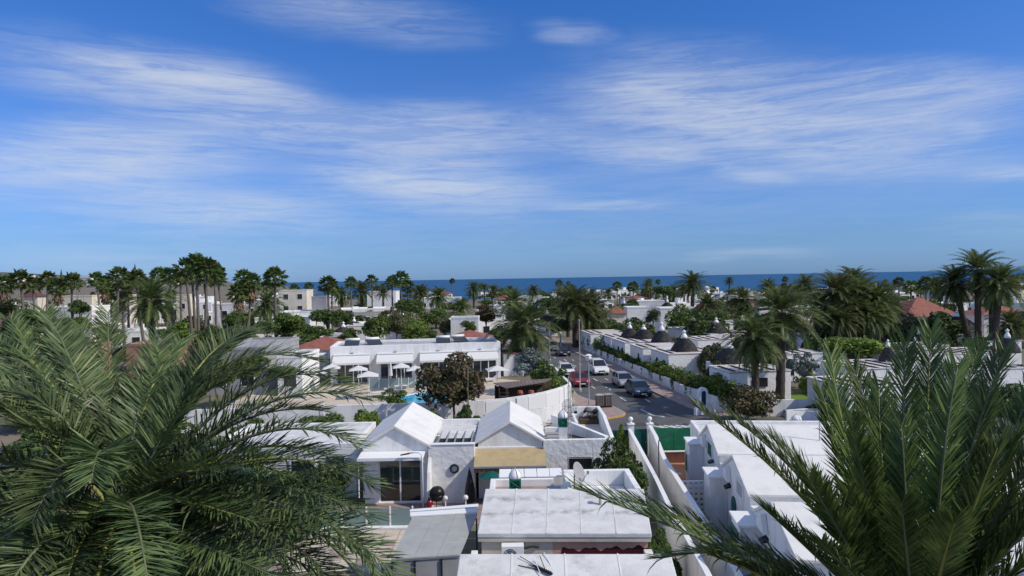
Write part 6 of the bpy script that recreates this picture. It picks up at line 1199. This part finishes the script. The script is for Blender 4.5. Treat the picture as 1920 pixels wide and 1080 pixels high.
palm('date', 1078, 572, 88, 'dark date palm in the clump at the bend of the road', d=108, skirt=True); palm('date', 1108, 578, 82, 'golden-green date palm in the clump at the bend of the road', d=111, skirt=True, var=1); palm('date', 1064, 556, 50, 'smaller date palm behind the roadside clump', d=128)
for (u, v, w) in ((1048, 530, 15), (1157, 535, 20), (1187, 537, 24), (1337, 541, 13), (1390, 542, 15), (1470, 536, 15), (1484, 540, 15), (1685, 527, 20), (1708, 536, 28), (1736, 530, 30), (1726, 545, 20)): palm('fan', u, v, w, 'lone fan palm near the coast seen against blue sea', group='fan palms near the coast')
for (u, v, w) in ((1215, 546, 30), (1230, 550, 28), (1262, 548, 34), (1280, 545, 30), (1140, 552, 30), (1440, 537, 36), (1510, 534, 46), (1498, 545, 30), (1760, 540, 34), (1370, 553, 30), (1410, 560, 30)): palm('date', u, v, w, 'dark date palm on the coastal edge of the town', group='date palms on the coastal edge')
palm('date', 1298, 533, 56, 'tall full date palm above the green house', d=150); palm('date', 1326, 572, 56, 'feathery date palm in front of the green house', d=105, var=2)
palm('date', 1466, 585, 124, 'tall date palm with a dark trunk behind the reddish shrub', d=57, var=0, lean=.25); palm('date', 1415, 632, 104, 'shorter dark date palm with a straight trunk beside the reddish shrub', d=54, var=1)
for i, (u, v, w, dd) in enumerate(((1570, 548, 92, 82), (1612, 552, 84, 84), (1645, 565, 80, 82), (1592, 585, 70, 80), (1630, 592, 70, 80), (1655, 592, 60, 84))): palm('date', u, v, w, 'date palm of the dense dark clump with hanging dead fronds', d=dd, group='dense clump of date palms', skirt=True, var=1 if i > 2 else 0)
palm('date', 1790, 530, 76, 'leaning date palm left of the tallest palm', d=84, lean=-2.2); palm('date', 1833, 505, 84, 'tallest straight date palm beside the cream villa', d=82); palm('date', 1876, 530, 88, 'full leaning date palm right of the tallest palm', d=80, lean=1.2); palm('date', 1858, 545, 60, 'smaller date palm behind the tallest palm', d=90); palm('date', 1893, 608, 66, 'low yellow-green date palm behind the star-tipped cone', d=82, var=1)
for i, (u, v, w, dd) in enumerate(((1540, 575, 70, 86), (1600, 530, 70, 90), (1665, 575, 66, 88), (1575, 600, 66, 78))): palm('date', u, v, w, 'date palm of the dense dark clump with hanging dead fronds', d=dd, group='dense clump of date palms', skirt=True, var=1)
palm('date', 1556, 610, 50, 'low date palm at the left foot of the dense clump', d=95)
T = tree
T(850, 720, 118, 118, 48.8, 'leaf_brown', 'big brownish green tree in front of the shaded garden wall', 0, name='brownish_tree')
T(545, 610, 74, 58, 100, 'leaf_mid', 'round green tree right of the grey flat-roofed building', 1); T(614, 595, 70, 42, 118, 'leaf_dark', 'wide dark tree below the long white terrace', 2); T(655, 628, 50, 30, 95, 'leaf_mid', 'low green tree beside the grey cone house', 3)
T(704, 613, 58, 54, 97, 'leaf_mid', 'tall dark green tree behind the hotel roof heaters', 1); T(743, 608, 54, 48, 100, 'leaf_olive', 'olive green tree next to the cone house with the forked pinnacle', 0); T(768, 575, 60, 42, 138, 'leaf_dark', 'dark dense tree behind the forked pinnacle', 2)
T(834, 608, 44, 42, 108, 'leaf_olive', 'grey-green tree left of the teal arched door', 3); T(860, 600, 34, 32, 118, 'leaf_bright', 'small bright tree below the drooping date palm crown', 1); T(911, 591, 38, 40, 115, 'leaf_red', 'reddish brown bougainvillea tree right of the teal arched door', 0); T(880, 612, 30, 26, 104, 'leaf_mid', 'small green tree beside the teal arched door', 1)
T(945, 628, 56, 40, 98, 'leaf_dark', 'dark green tree between the bougainvillea and the drooping palm', 2); T(780, 620, 44, 34, 94, 'leaf_bright', 'small bright tree behind the hotel roof', 1); T(810, 628, 34, 24, 92, 'leaf_mid', 'low green tree behind the hotel parapet', 3)
T(1034, 572, 44, 36, 148, 'leaf_dark', 'dark tree left of the palm clump at the bend', 0); T(1050, 612, 60, 40, 112, 'leaf_dark', 'dense dark tree under the palm clump at the bend', 2); T(1225, 592, 27, 30, 108, 'leaf_olive', 'small round olive tree before the big plain white house', 1); T(1244, 546, 44, 28, 230, 'leaf_dark', 'dark tree on the skyline left of the tall full palm', 2)
T(1602, 652, 124, 56, 72, 'leaf_bright', 'wide spreading yellow-green tree beside the steep dark cone', 2); T(1700, 618, 76, 62, 85, 'leaf_olive', 'grey-green tree left of the wide dark dome', 0); T(1545, 628, 50, 44, 86, 'leaf_dark', 'dark tree at the left edge of the palm clump', 1); T(1680, 640, 40, 30, 90, 'leaf_dark', 'dark tree at the right foot of the palm clump', 2)
T(1402, 762, 96, 80, 51.2, 'leaf_brown', 'reddish brown shrub in front of the tall palm trunks', 0, name='reddish_shrub'); T(1508, 688, 52, 56, 66, 'leaf_silver', 'grey-green bush leaning on the rough stone house', 4, name='grey_bush'); T(1515, 714, 46, 36, 63, 'leaf_bright', 'yellow-green bush beside the small lawn', 3, name='garden_bush')
T(1460, 770, 44, 40, 55, 'leaf_mid', 'dark green bush at the foot of the tall palm trunk', 1, name='garden_bush'); T(1524, 778, 40, 40, 53, 'leaf_dark', 'dark rose bush behind the low white garden wall', 0, name='garden_bush'); T(1490, 782, 40, 32, 53, 'leaf_olive', 'flowering rose bush left of the dark rose bush', 4, name='garden_bush'); T(1620, 770, 60, 50, 46, 'leaf_mid', 'green bush in front of the black-stripped roof', 1, name='garden_bush')
T(997, 677, 84, 56, 66, 'leaf_silver', 'silver blue-leaved tree beside the hotel annexe', 3, name='silver_tree'); T(1024, 702, 76, 50, 62, 'leaf_mid', 'spiky green shrub behind the wooden pool bar', 4, name='garden_bush'); T(1052, 722, 52, 40, 59, 'leaf_bright', 'bright green bush inside the curved corner wall', 1, name='garden_bush'); T(1040, 735, 60, 34, 58, 'leaf_dark', 'dark bush beneath the pool bar roof', 2, name='garden_bush')
T(695, 781, 58, 36, 45.5, 'leaf_bright', 'clipped round green bush left behind the sliding-door bungalow', 1, name='clipped_bush'); T(806, 776, 46, 26, 46.5, 'leaf_bright', 'small clipped bush peeping over the bungalow roof', 3, name='clipped_bush'); T(738, 743, 56, 30, 57, 'leaf_mid', 'spiky green bush at the near edge of the pool', 4, name='garden_bush')
T(1160, 868, 104, 84, 31.6, 'leaf_dark', 'dark glossy shrub behind the terrace parapet beside the lane', 0, name='glossy_shrub'); T(1190, 885, 60, 50, 30.6, 'leaf_dark', 'smaller glossy shrub leaning on the lane wall', 1, name='glossy_shrub'); T(1168, 808, 30, 34, 41.0, 'leaf_bright', 'small yellow-green shrub beside the roof terrace corner', 3, name='garden_bush')
T(1450, 1062, 90, 60, 20.0, 'leaf_mid', 'pale green potted shrub at the foot of the right houses', 4, name='garden_bush'); T(1130, 1210, 50, 50, 24.6, 'leaf_mid', 'hidden shrub in the lane', 3, name='garden_bush') if False else None
T(605, 790, 90, 50, 44, 'leaf_mid', 'green hedge bush before the shaded garden wall', 2, name='garden_bush'); T(880, 775, 60, 40, 47, 'leaf_dark', 'dark low bush under the brownish tree', 3, name='garden_bush'); T(1240, 1000, 70, 40, 24, 'leaf_dark', 'dark low shrub growing in the narrow lane', 3, name='garden_bush')
for i, (u, v, w, h, d, m) in enumerate(((20, 625, 90, 60, 74, 'leaf_dark'), (70, 600, 80, 50, 88, 'leaf_dark'), (130, 612, 70, 50, 82, 'leaf_mid'), (205, 625, 60, 44, 76, 'leaf_dark'), (320, 628, 50, 40, 76, 'leaf_mid'), (395, 632, 60, 44, 78, 'leaf_dark'), (455, 628, 60, 44, 82, 'leaf_olive'), (500, 615, 50, 40, 90, 'leaf_dark'), (150, 575, 50, 30, 112, 'leaf_dark'), (20, 580, 60, 40, 110, 'leaf_mid'), (440, 600, 50, 36, 100, 'leaf_mid'), (465, 688, 70, 50, 62, 'leaf_mid'), (535, 700, 50, 40, 61, 'leaf_dark'), (420, 700, 70, 50, 60, 'leaf_dark'))):
    T(u, v, w, h, d, m, '%s %s garden tree round the salmon terrace house' % ('wide' if w * d / F > 4 else 'compact', {'leaf_dark': 'dark green', 'leaf_mid': 'mid green', 'leaf_olive': 'olive'}[m]), i, 'trees round the salmon terrace house')
for i, (u, v, w, h, d, m, lb) in enumerate(((1910, 760, 90, 80, 47, 'leaf_dark', 'dark shrub behind the long low street wall'), (1850, 745, 80, 60, 50, 'leaf_mid', 'green shrub before the thin-stripped flat roof'), (1740, 740, 80, 60, 50, 'leaf_dark', 'dense dark shrub beside the black-stripped flat roof'), (1568, 762, 60, 40, 51, 'leaf_dark', 'dark shrub at the corner of the black-stripped roof house'), (1345, 690, 60, 40, 64, 'leaf_dark', 'dark garden shrub between the wide rounded cone and palm trunks'), (1440, 655, 60, 40, 70, 'leaf_dark', 'dark shrub behind the shorter date palm'), (1330, 652, 50, 26, 72, 'leaf_olive', 'olive shrub behind the reddish striped roof'), (1400, 640, 50, 36, 80, 'leaf_dark', 'dark shrub behind the low rounded cone'), (1520, 640, 60, 40, 76, 'leaf_dark', 'dark shrub behind the rough stone house'), (1830, 650, 60, 40, 78, 'leaf_mid', 'green shrub before the wide dark dome'), (1760, 640, 50, 50, 80, 'leaf_olive', 'narrow olive shrub beside the wide dark dome'), (1890, 700, 60, 40, 60, 'leaf_dark', 'dark shrub right of the thin-stripped flat roof'))):
    T(u, v, w, h, d, m, lb, i, name='garden_shrub')
# the rest of the town's greenery
def greenery():
    rnd = random.Random(21); n = 0; used = []
    while n < 230:
        d = 88 + 355 * rnd.random() ** 1.15; u = rnd.uniform(-60, 1980); x = (u - 960) / F * d
        if d < 190 and lerp_line(LK, d) - 4 < x < lerp_line(RK, d) + 4: continue
        if d < 105 and -24 < x < 22: continue
        if any(abs(x - a) < 4 and abs(d - b) < 5 for a, b in used): continue
        used.append((x, d)); n += 1; z = rnd.uniform(1.6, 3.4) * (1 if d < 190 else .55); w = rnd.uniform(4.5, 9) * F / d; h = z * 1.95 * F / d; c = ray(u, 540); hv = 540 - 0; m = rnd.choice(['leaf_dark', 'leaf_dark', 'leaf_mid', 'leaf_olive', 'leaf_bright', 'leaf_red' if rnd.random() < .4 else 'leaf_mid'])
        vv = 521.8 - (u - 960) * .01745 + (HC - z) * F / d
        lb = {'leaf_dark': 'dark green garden tree between town houses', 'leaf_mid': 'green garden tree between town houses', 'leaf_olive': 'grey-olive garden tree between town houses', 'leaf_bright': 'bright green garden tree between town houses', 'leaf_red': 'reddish flowering garden tree between town houses'}[m]
        sz = ('low ' if z < 2.1 else ('tall ' if z > 3.1 else '')) + ('broad ' if w * d / F > 7.4 else ('narrow ' if w * d / F < 5.6 else '')); T(u, vv, w, h, d, m, sz + lb, n, 'garden trees of the town')
    n = 0
    while n < 46:
        d = rnd.uniform(130, 440); u = rnd.uniform(-40, 1960); x = (u - 960) / F * d
        if d < 190 and lerp_line(LK, d) - 4 < x < lerp_line(RK, d) + 4: continue
        n += 1; z = rnd.uniform(4, 8.5) if u > 500 else rnd.uniform(5, 10); k = rnd.choice(['fan', 'date']); w = (3.2 if k == 'fan' else 5.0) * F / d * rnd.uniform(.8, 1.1); vv = 521.8 - (u - 960) * .01745 + (HC - z) * F / d
        palm(k, u, vv, w, ('low ' if z < 5.5 else 'taller ') + ('fan palm in a town garden' if k == 'fan' else 'date palm in a town garden'), d=d, group='garden palms of the town')
    for k in range(60):
        d = rnd.uniform(360, 450); u = rnd.uniform(400, 1980); z = rnd.uniform(.8, 1.7); vv = 521.8 - (u - 960) * .01745 + (HC - z) * F / d
        T(u, vv, rnd.uniform(7, 14) * F / d, z * 1.6 * F / d, d, rnd.choice(['leaf_dark', 'leaf_dark', 'leaf_olive']), 'dark windblown tree in the belt along the coast', k, 'coastal belt of trees', name='coastal_tree')
    m = MB().lathe([(.02, 0), (1, .15), (.86, .3), (.8, .32), (.62, .5), (.56, .52), (.36, .75), (.02, 1.0)], (0, 0, 0), 14, .12, rnd).mesh('crown', 'leaf_dark')
    for (u, v, h, d) in ((115, 512, 40, 330), (253, 502, 40, 300), (135, 522, 24, 420)):
        b = D(u, v, d); t = thing('pine_tree', 'dark narrow pine standing above the fan palms' if h > 30 else 'small dark pine beyond the fan palms', 'tree', (b.x, d, 0), 0, 'pines beyond the fan palms'); o = link('crown', m, t); o.location = (0, 0, b.z - h / F * d); o.scale = (1.6, 1.6, h / F * d * 1.2); k = link('trunk', TR_FAN, t); k.scale = (1, 1, b.z - h / F * d + .5)
greenery()
# ------------------------------------------------------------------ hedges behind the roadside wall
def hedge(y0, y1, off, wd, h, m, label, n, seed, flowers=0):
    rng = np.random.default_rng(seed); L = y1 - y0; y = rng.uniform(y0, y1, n); x = np.array([lerp_line(RK, a) for a in y]) + off
    th = rng.uniform(0, math.pi, n); bump = 1 + .16 * np.sin(y * 1.7 + seed) + .12 * np.sin(y * 3.9) + .1 * np.sin(y * 7.3); r = rng.uniform(.72, 1.0, n); cx = np.cos(th) * r * wd * bump; cz = np.abs(np.sin(th)) ** .7 * r * h * bump; side = rng.random(n) < .4; cz = np.where(side, rng.uniform(.2, .9, n) * h * bump, cz); cx = np.where(side, np.sign(np.cos(th)) * wd * bump * r, cx)
    P = np.stack([x + cx, y, cz + .1], 1); Nn = np.stack([np.cos(th), np.zeros(n), np.sin(th) + .2], 1); V, Fq = leaf_cloud(P, Nn, .15, rng); o0 = Vector((lerp_line(RK, (y0 + y1) / 2) + off, (y0 + y1) / 2, 0)); t = thing('hedge', label, 'hedge', o0); V = V - np.array(o0)
    link('foliage', npmesh('foliage', V, Fq, m), t)
    c = MB()
    for k in range(int(L * 1.2)):
        yy_ = y0 + (k + .5) / 1.2; c.tube([(lerp_line(RK, yy_) + off - o0.x, yy_ - o0.y, 0), (lerp_line(RK, yy_) + off - o0.x + .2 * math.sin(k), yy_ - o0.y + .1, h * .8)], [.06, .03], 5)
    c.build('stem', 'bark_grey', t, local=True)
    if flowers:
        i = rng.choice(n, flowers, replace=False); V, Fq = leaf_cloud(P[i] * 1.0 + Nn[i] * .06, Nn[i], .12, rng, asp=.9); link('flowers', npmesh('flowers', V - np.array(o0), Fq, 'flower'), t)
hedge(56.8, 60.5, 3.4, 1.0, 2.0, 'leaf_bright', 'tall bright green hedge beside the white bell arch', 4200, 1)
hedge(60.6, 69.5, 3.15, .8, 1.5, 'leaf_mid', 'flowering hedge above the roadside wall', 6000, 2, 120)
hedge(69.6, 76, 3.2, .85, 1.6, 'leaf_bright', 'bright green hedge before the house with the wide rounded cone', 4200, 3)
hedge(77, 84, 2.85, .5, 1.2, 'leaf_mid', 'green clipped hedge opposite the white off-road car', 3600, 4)
hedge(85, 95, 2.9, .6, 1.4, 'leaf_mid', 'green hedge before the house with two arched windows', 4600, 5)
hedge(96, 112, 3.2, 1.0, 2.2, 'leaf_mid', 'long green hedge at the bend beneath the palm clump', 5000, 6)
for i, (x, y, w, z, m) in enumerate(((-9.6, 9.5, 3.2, 1.5, 'leaf_dark'), (-5.6, 10.5, 3.4, 1.7, 'leaf_dark'), (-7.6, 14.5, 4.0, 1.9, 'leaf_dark'), (-11.5, 16.5, 4.4, 2.0, 'leaf_dark'), (-3.9, 15.5, 3.0, 1.5, 'leaf_dark'), (-8.8, 20.5, 4.2, 1.8, 'leaf_dark'), (-13.5, 24.5, 4.5, 2.0, 'leaf_dark'), (-15.5, 31, 4.5, 2.0, 'leaf_mid'))):  # added shrubs, standing in for the dark beneath the fronds
    t = thing('garden_shrub', 'dark leafy shrub added to darken the gaps under the spreading palm', 'shrub', (x, y, 0), i * 1.3, 'shrubs added to darken the gaps under the spreading palm'); o = link('crown', CROWN[i % 4], t); o.location = (0, 0, z * .8); o.scale = (w / 2 * 1.2, w / 2 * 1.2, z * .95); o.material_slots[0].link = 'OBJECT'; o.material_slots[0].material = MT[m]; k = link('trunk', LIMB[i % 2], t); k.scale = (1.2, 1.2, z)
for i, (x, y, w, z, m) in enumerate(((-9.4, 33.2, 2.6, 1.5, 'leaf_dark'), (-11.6, 33.0, 3.0, 1.6, 'leaf_mid'), (-14.0, 33.4, 3.2, 1.6, 'leaf_dark'), (-9.3, 29.2, 2.4, 1.2, 'leaf_dark'), (-17.5, 37, 4.5, 1.9, 'leaf_dark'), (-21, 41, 5, 2.0, 'leaf_mid'), (-26, 38, 5, 2.0, 'leaf_dark'), (-17, 45, 4, 1.6, 'leaf_dark'), (-30, 46, 6, 2.2, 'leaf_mid'), (-24, 33, 5, 1.9, 'leaf_dark'), (-36, 54, 7, 2.3, 'leaf_dark'), (-30, 58, 6, 2.2, 'leaf_olive'), (-42, 66, 7, 2.3, 'leaf_mid'), (-34, 68, 6, 2.2, 'leaf_dark'), (-48, 74, 7, 2.4, 'leaf_dark'), (-20, 28, 5, 1.9, 'leaf_dark'))):
    t = thing('garden_shrub', ('wide ' if w > 4.4 else 'small ') + {'leaf_dark': 'dark green', 'leaf_mid': 'mid green', 'leaf_olive': 'olive'}[m] + ' shrub in the gardens behind the spreading palm', 'shrub', (x, y, 0), i * 1.1, 'shrubs behind the spreading palm'); o = link('crown', CROWN[i % 4], t); o.location = (0, 0, z * .75); o.scale = (w / 2 * 1.2, w / 2 * 1.2, z * .95); o.material_slots[0].link = 'OBJECT'; o.material_slots[0].material = MT[m]; k = link('trunk', LIMB[i % 2], t); k.scale = (1.2, 1.2, z)
# ------------------------------------------------------------------ the two palms close to the viewer
def frond(t, B, M_, E, rng, leafm, stalkm, Lmax=.62, n=120, phi=(.25, .6), wd=.021, spread=(66, 24), droop=.10, stalk_r=.028, bare=.14):
    B, M_, E = (np.array(x, dtype=float) for x in (B, M_, E)); Cc = 2 * M_ - (B + E) / 2
    pos = lambda s: B * (1 - s) ** 2 + Cc * 2 * s * (1 - s) + E * s * s
    tan = lambda s: unit((Cc - B) * 2 * (1 - s) + (E - Cc) * 2 * s)
    hd = E - B; hd[2] = 0
    if np.linalg.norm(hd) < .6: hd = (M_ - B) * np.array([1, 1, 0]) + np.array([.01, -.01, 0])
    hd = unit(hd); S0 = np.array([-hd[1], hd[0], 0]); roll = rng.uniform(-.35, .35); V = []; Fc = []
    tot = np.linalg.norm(M_ - B) + np.linalg.norm(E - M_)
    for j in range(n):
        s = bare + (1 - bare) * (j / (n - 1)) ** .95; p = pos(s); T_ = tan(s); S_ = unit(S0 - T_ * np.dot(S0, T_)); Nn = np.cross(S_, T_); 
        if Nn[2] < 0 and abs(T_[2]) < .9: Nn = -Nn
        elif abs(T_[2]) >= .9 and np.dot(Nn, hd) > 0: Nn = -Nn
        r2 = roll * (1 - s * .5); S2 = S_ * math.cos(r2) + Nn * math.sin(r2); N2 = Nn * math.cos(r2) - S_ * math.sin(r2)
        a0 = math.radians(spread[0] + (spread[1] - spread[0]) * s); k = (s - bare) / (1 - bare); ll0 = Lmax * (math.sin(math.pi * (.16 + .66 * k)) ** .55) * (.55 + .45 * min(1, k * 6)) * (1 - .08 * k)
        for sg in (-1, 1):
            if rng.random() < .05: continue
            droop2 = droop * rng.uniform(.2, 1.5) if rng.random() > .03 else droop + rng.uniform(.2, .7)
            ll = ll0 * rng.uniform(.8, 1.12); a = a0 + rng.normal(0, .09); c3 = (j + (sg > 0)) % 3; ph = phi[0] + (phi[1] - phi[0]) * (c3 / 2) + rng.normal(0, .09)
            dr = T_ * math.cos(a) + (S2 * sg * math.cos(ph) + N2 * math.sin(ph)) * math.sin(a); wv_ = unit(np.cross(dr, N2) + rng.normal(0, .38, 3)); w = wd * rng.uniform(.8, 1.2) * (.65 + .35 * (1 - k)); g = np.array([0, 0, -1.0])
            q1 = p + dr * ll * .42 + g * ll * droop2 * .12; q2 = p + dr * ll * .78 + g * ll * droop2 * .55; q3 = p + dr * ll + g * ll * droop2 * 1.1; i = len(V)
            V += [p - wv_ * w * .45, p + wv_ * w * .45, q1 - wv_ * w, q1 + wv_ * w, q2 - wv_ * w * .7, q2 + wv_ * w * .7, q3]
            Fc += [(i, i + 1, i + 3), (i, i + 3, i + 2), (i + 2, i + 3, i + 5), (i + 2, i + 5, i + 4), (i + 4, i + 5, i + 6)]
    iv = np.array(WM[t.name].translation); f = link('frond', npmesh('frond', np.array(V) - iv, np.array(Fc), leafm), t)
    pts = [Vector(pos(s)) for s in np.linspace(0, 1, 16)]; rs = [stalk_r * (1.5 - 1.3 * s) if s > .05 else stalk_r * 1.9 for s in np.linspace(0, 1, 16)]
    b = MB().tube(pts, rs, 6); b.v = [tuple(Vector(p) - Vector(iv)) for p in b.v]; link('stalk', b.mesh('stalk', stalkm, True), f)
    # thorny lower part of the stalk
    return f
def palm_trunk(t, base, top, r, seed):
    rnd = random.Random(seed); iv = WM[t.name].translation
    pf = []
    for i in range(40): k = i / 39; pf.append((r * (1.08 if i % 2 else .94) * (1 + .25 * max(0, k - .85) / .15), k * (top - .15)))
    MB().lathe(pf, (0, 0, 0), 18, .05, rnd).build('trunk', 'fibre', t, local=True)
    me = MB().hexa([(-.07, 0, -.12), (.07, 0, -.12), (.07, .06, -.12), (-.07, .06, -.12), (-.04, -.20, .26), (.04, -.20, .26), (.035, -.14, .28), (-.035, -.14, .28)]).mesh('leaf_base', 'fibre')
    for k in range(64):
        a = k * 2.39996; z = top - .1 - 2.0 * k / 64; o = link('leaf_base', me, t); o.location = (math.cos(a) * r * .98, math.sin(a) * r * .98, z); o.rotation_euler = (rnd.uniform(-.2, .2), 0, a + math.pi / 2 + rnd.uniform(-.1, .1)); o.scale = (rnd.uniform(.8, 1.3),) * 3
def hero(u, v, d, label, spec, extra, leafm, stalks, seed, kw, r=.34):
    c = D(u, v, d); t = thing('date_palm', label, 'palm tree', (c.x, c.y, 0)); palm_trunk(t, 0, c.z, r, seed); rng = np.random.default_rng(seed)
    for i, (mu, mv, md, eu, ev, ed) in enumerate(spec):
        M_, E = D(mu, mv, md), D(eu, ev, ed); hv = Vector((E.x - c.x, E.y - c.y, 0)); B = c + (hv.normalized() * .16 if hv.length > .2 else Vector((0, -.1, 0))) + Vector((0, 0, .06))
        frond(t, B, M_, E, rng, leafm, stalks[i % len(stalks)], **kw)
    for k in range(extra[0]):
        a = k * 2.39996 + .5; e = rad(extra[1] + (extra[2] - extra[1]) * (k / (extra[0] - 1))); L = rng.uniform(3.6, 4.5) * extra[4]; h = np.array([math.cos(a), math.sin(a), 0]); B = np.array(c) + h * .2
        M2 = B + (h * math.cos(e) + np.array([0, 0, math.sin(e)])) * L * .52; e2 = e - extra[3] - rng.uniform(0, .3); E2 = M2 + (h * math.cos(e2) + np.array([0, 0, math.sin(e2)])) * L * .5
        if np.linalg.norm(E2 - np.array([0, 0, HC])) < 4.0: continue
        dry = k > extra[0] - 7; frond(t, B, M2, E2, rng, 'dead_leaf' if dry else leafm, 'dead_leaf' if dry else stalks[k % len(stalks)], **kw)
    return t
SPEC_L = [(372, 690, 13.0, 485, 625, 14.3), (207, 740, 13.0, 203, 585, 14.8), (150, 720, 12.6, 85, 585, 13.8), (80, 700, 12.4, -30, 640, 13.2), (140, 700, 12.8, 108, 625, 13.6), (100, 770, 11.0, -70, 745, 10.6), (105, 950, 10.6, -120, 960, 9.6), (90, 1030, 10, -110, 1090, 9),
          (195, 850, 10.4, 172, 900, 9.4), (160, 1005, 10.2, 118, 1130, 9.0), (480, 765, 11.9, 690, 750, 11.6), (480, 815, 11.5, 668, 835, 11.0), (480, 862, 11.2, 690, 905, 10.6), (480, 910, 10.9, 690, 968, 10.2), (500, 940, 10.6, 742, 1078, 9.4), (400, 705, 12.8, 590, 675, 13.2),
          (300, 830, 11.8, 375, 730, 12.6), (255, 790, 12.4, 300, 630, 14.0), (345, 1035, 10.4, 450, 1110, 9.4), (330, 1000, 10.4, 560, 1100, 9.2), (420, 960, 10.6, 600, 1060, 9.6), (330, 760, 12.4, 440, 640, 13.8), (150, 840, 11.0, 20, 800, 10.2), (60, 880, 10.8, -100, 860, 10.0),
          (250, 1060, 10, 260, 1160, 9), (140, 880, 10.6, 60, 980, 9.4), (40, 700, 12.2, -120, 640, 12.6), (390, 870, 11.3, 560, 900, 10.9), (430, 800, 12.2, 600, 770, 12.4), (300, 900, 11.0, 420, 880, 10.2), (330, 940, 10.7, 480, 980, 10.0), (230, 830, 12.2, 180, 720, 13.0), (380, 740, 12.4, 530, 700, 12.8), (60, 800, 11.6, -90, 700, 11.4), (190, 960, 10.4, 130, 1000, 9.6), (420, 1000, 10.4, 640, 1090, 9.6), (110, 740, 12.4, 20, 600, 13.4), (60, 760, 12.0, -70, 690, 12.2), (190, 780, 12.6, 150, 610, 14.4), (280, 740, 12.8, 340, 640, 14.2), (460, 735, 12.4, 640, 715, 12.4), (470, 975, 10.5, 690, 1030, 9.6)]
hero(228, 960, 11.5, 'spreading date palm with drooping grey-green fronds beside the balustrade', SPEC_L, (42, 20, -66, .6, 1.05), 'palm_leaf', ['stalk', 'stalk_dark', 'stalk_dark'], 77, dict(Lmax=.64, n=138, phi=(.15, .55), droop=.06, wd=.0195, spread=(72, 38)))
SPEC_R = [(1400, 1050, 8.4, 1088, 918, 7.9), (1430, 1045, 8.9, 1180, 938, 8.7), (1530, 960, 8.8, 1312, 768, 8.6), (1558, 962, 9.1, 1368, 778, 9.2), (1585, 985, 9.3, 1455, 828, 9.8), (1605, 900, 9.6, 1558, 668, 10.4), (1600, 930, 9.8, 1540, 730, 10.6), (1695, 890, 9.6, 1698, 640, 10.2), (1735, 880, 9.8, 1745, 620, 10.6), (1762, 920, 8.6, 1795, 690, 8.6),
          (1812, 880, 9.2, 1885, 655, 9.6), (1662, 950, 9.4, 1648, 728, 9.9), (1702, 1060, 8.3, 1690, 942, 7.7), (1880, 950, 9.0, 1990, 760, 9.0), (1900, 1010, 8.6, 2060, 850, 8.2), (1640, 980, 8.8, 1598, 795, 8.6), (1840, 960, 9.6, 1935, 720, 10.2), (1800, 1020, 8.4, 1870, 840, 7.9), (1560, 1070, 8.6, 1440, 960, 8.3), (1600, 1040, 8.4, 1520, 900, 8.0), (1500, 1110, 8.6, 1330, 1040, 8.2), (1620, 1100, 8.2, 1540, 1020, 7.6), (1660, 900, 10.0, 1600, 690, 11.0), (1780, 870, 10.0, 1835, 650, 10.8), (1640, 1010, 9.8, 1620, 830, 10.4), (1860, 1060, 8.4, 1980, 960, 7.8), (1760, 1080, 8.2, 1790, 980, 7.6), (1830, 1000, 8.8, 1900, 830, 8.8), (1700, 1000, 9.0, 1690, 800, 9.2), (1870, 1000, 9.4, 1990, 830, 9.8), (1790, 960, 9.3, 1850, 770, 9.5), (1650, 1060, 8.6, 1590, 930, 8.3), (1890, 1080, 8.8, 2040, 980, 8.8)]
hero(1720, 1210, 9.0, 'upright date palm with stiff dark green fronds beside the white gabled row', SPEC_R, (13, 40, -40, .45, .85), 'palm_leaf_green', ['stalk_dark', 'stalk_dark', 'stalk'], 91, dict(Lmax=.52, n=185, phi=(.2, .55), droop=.03, spread=(52, 28), wd=.0155))
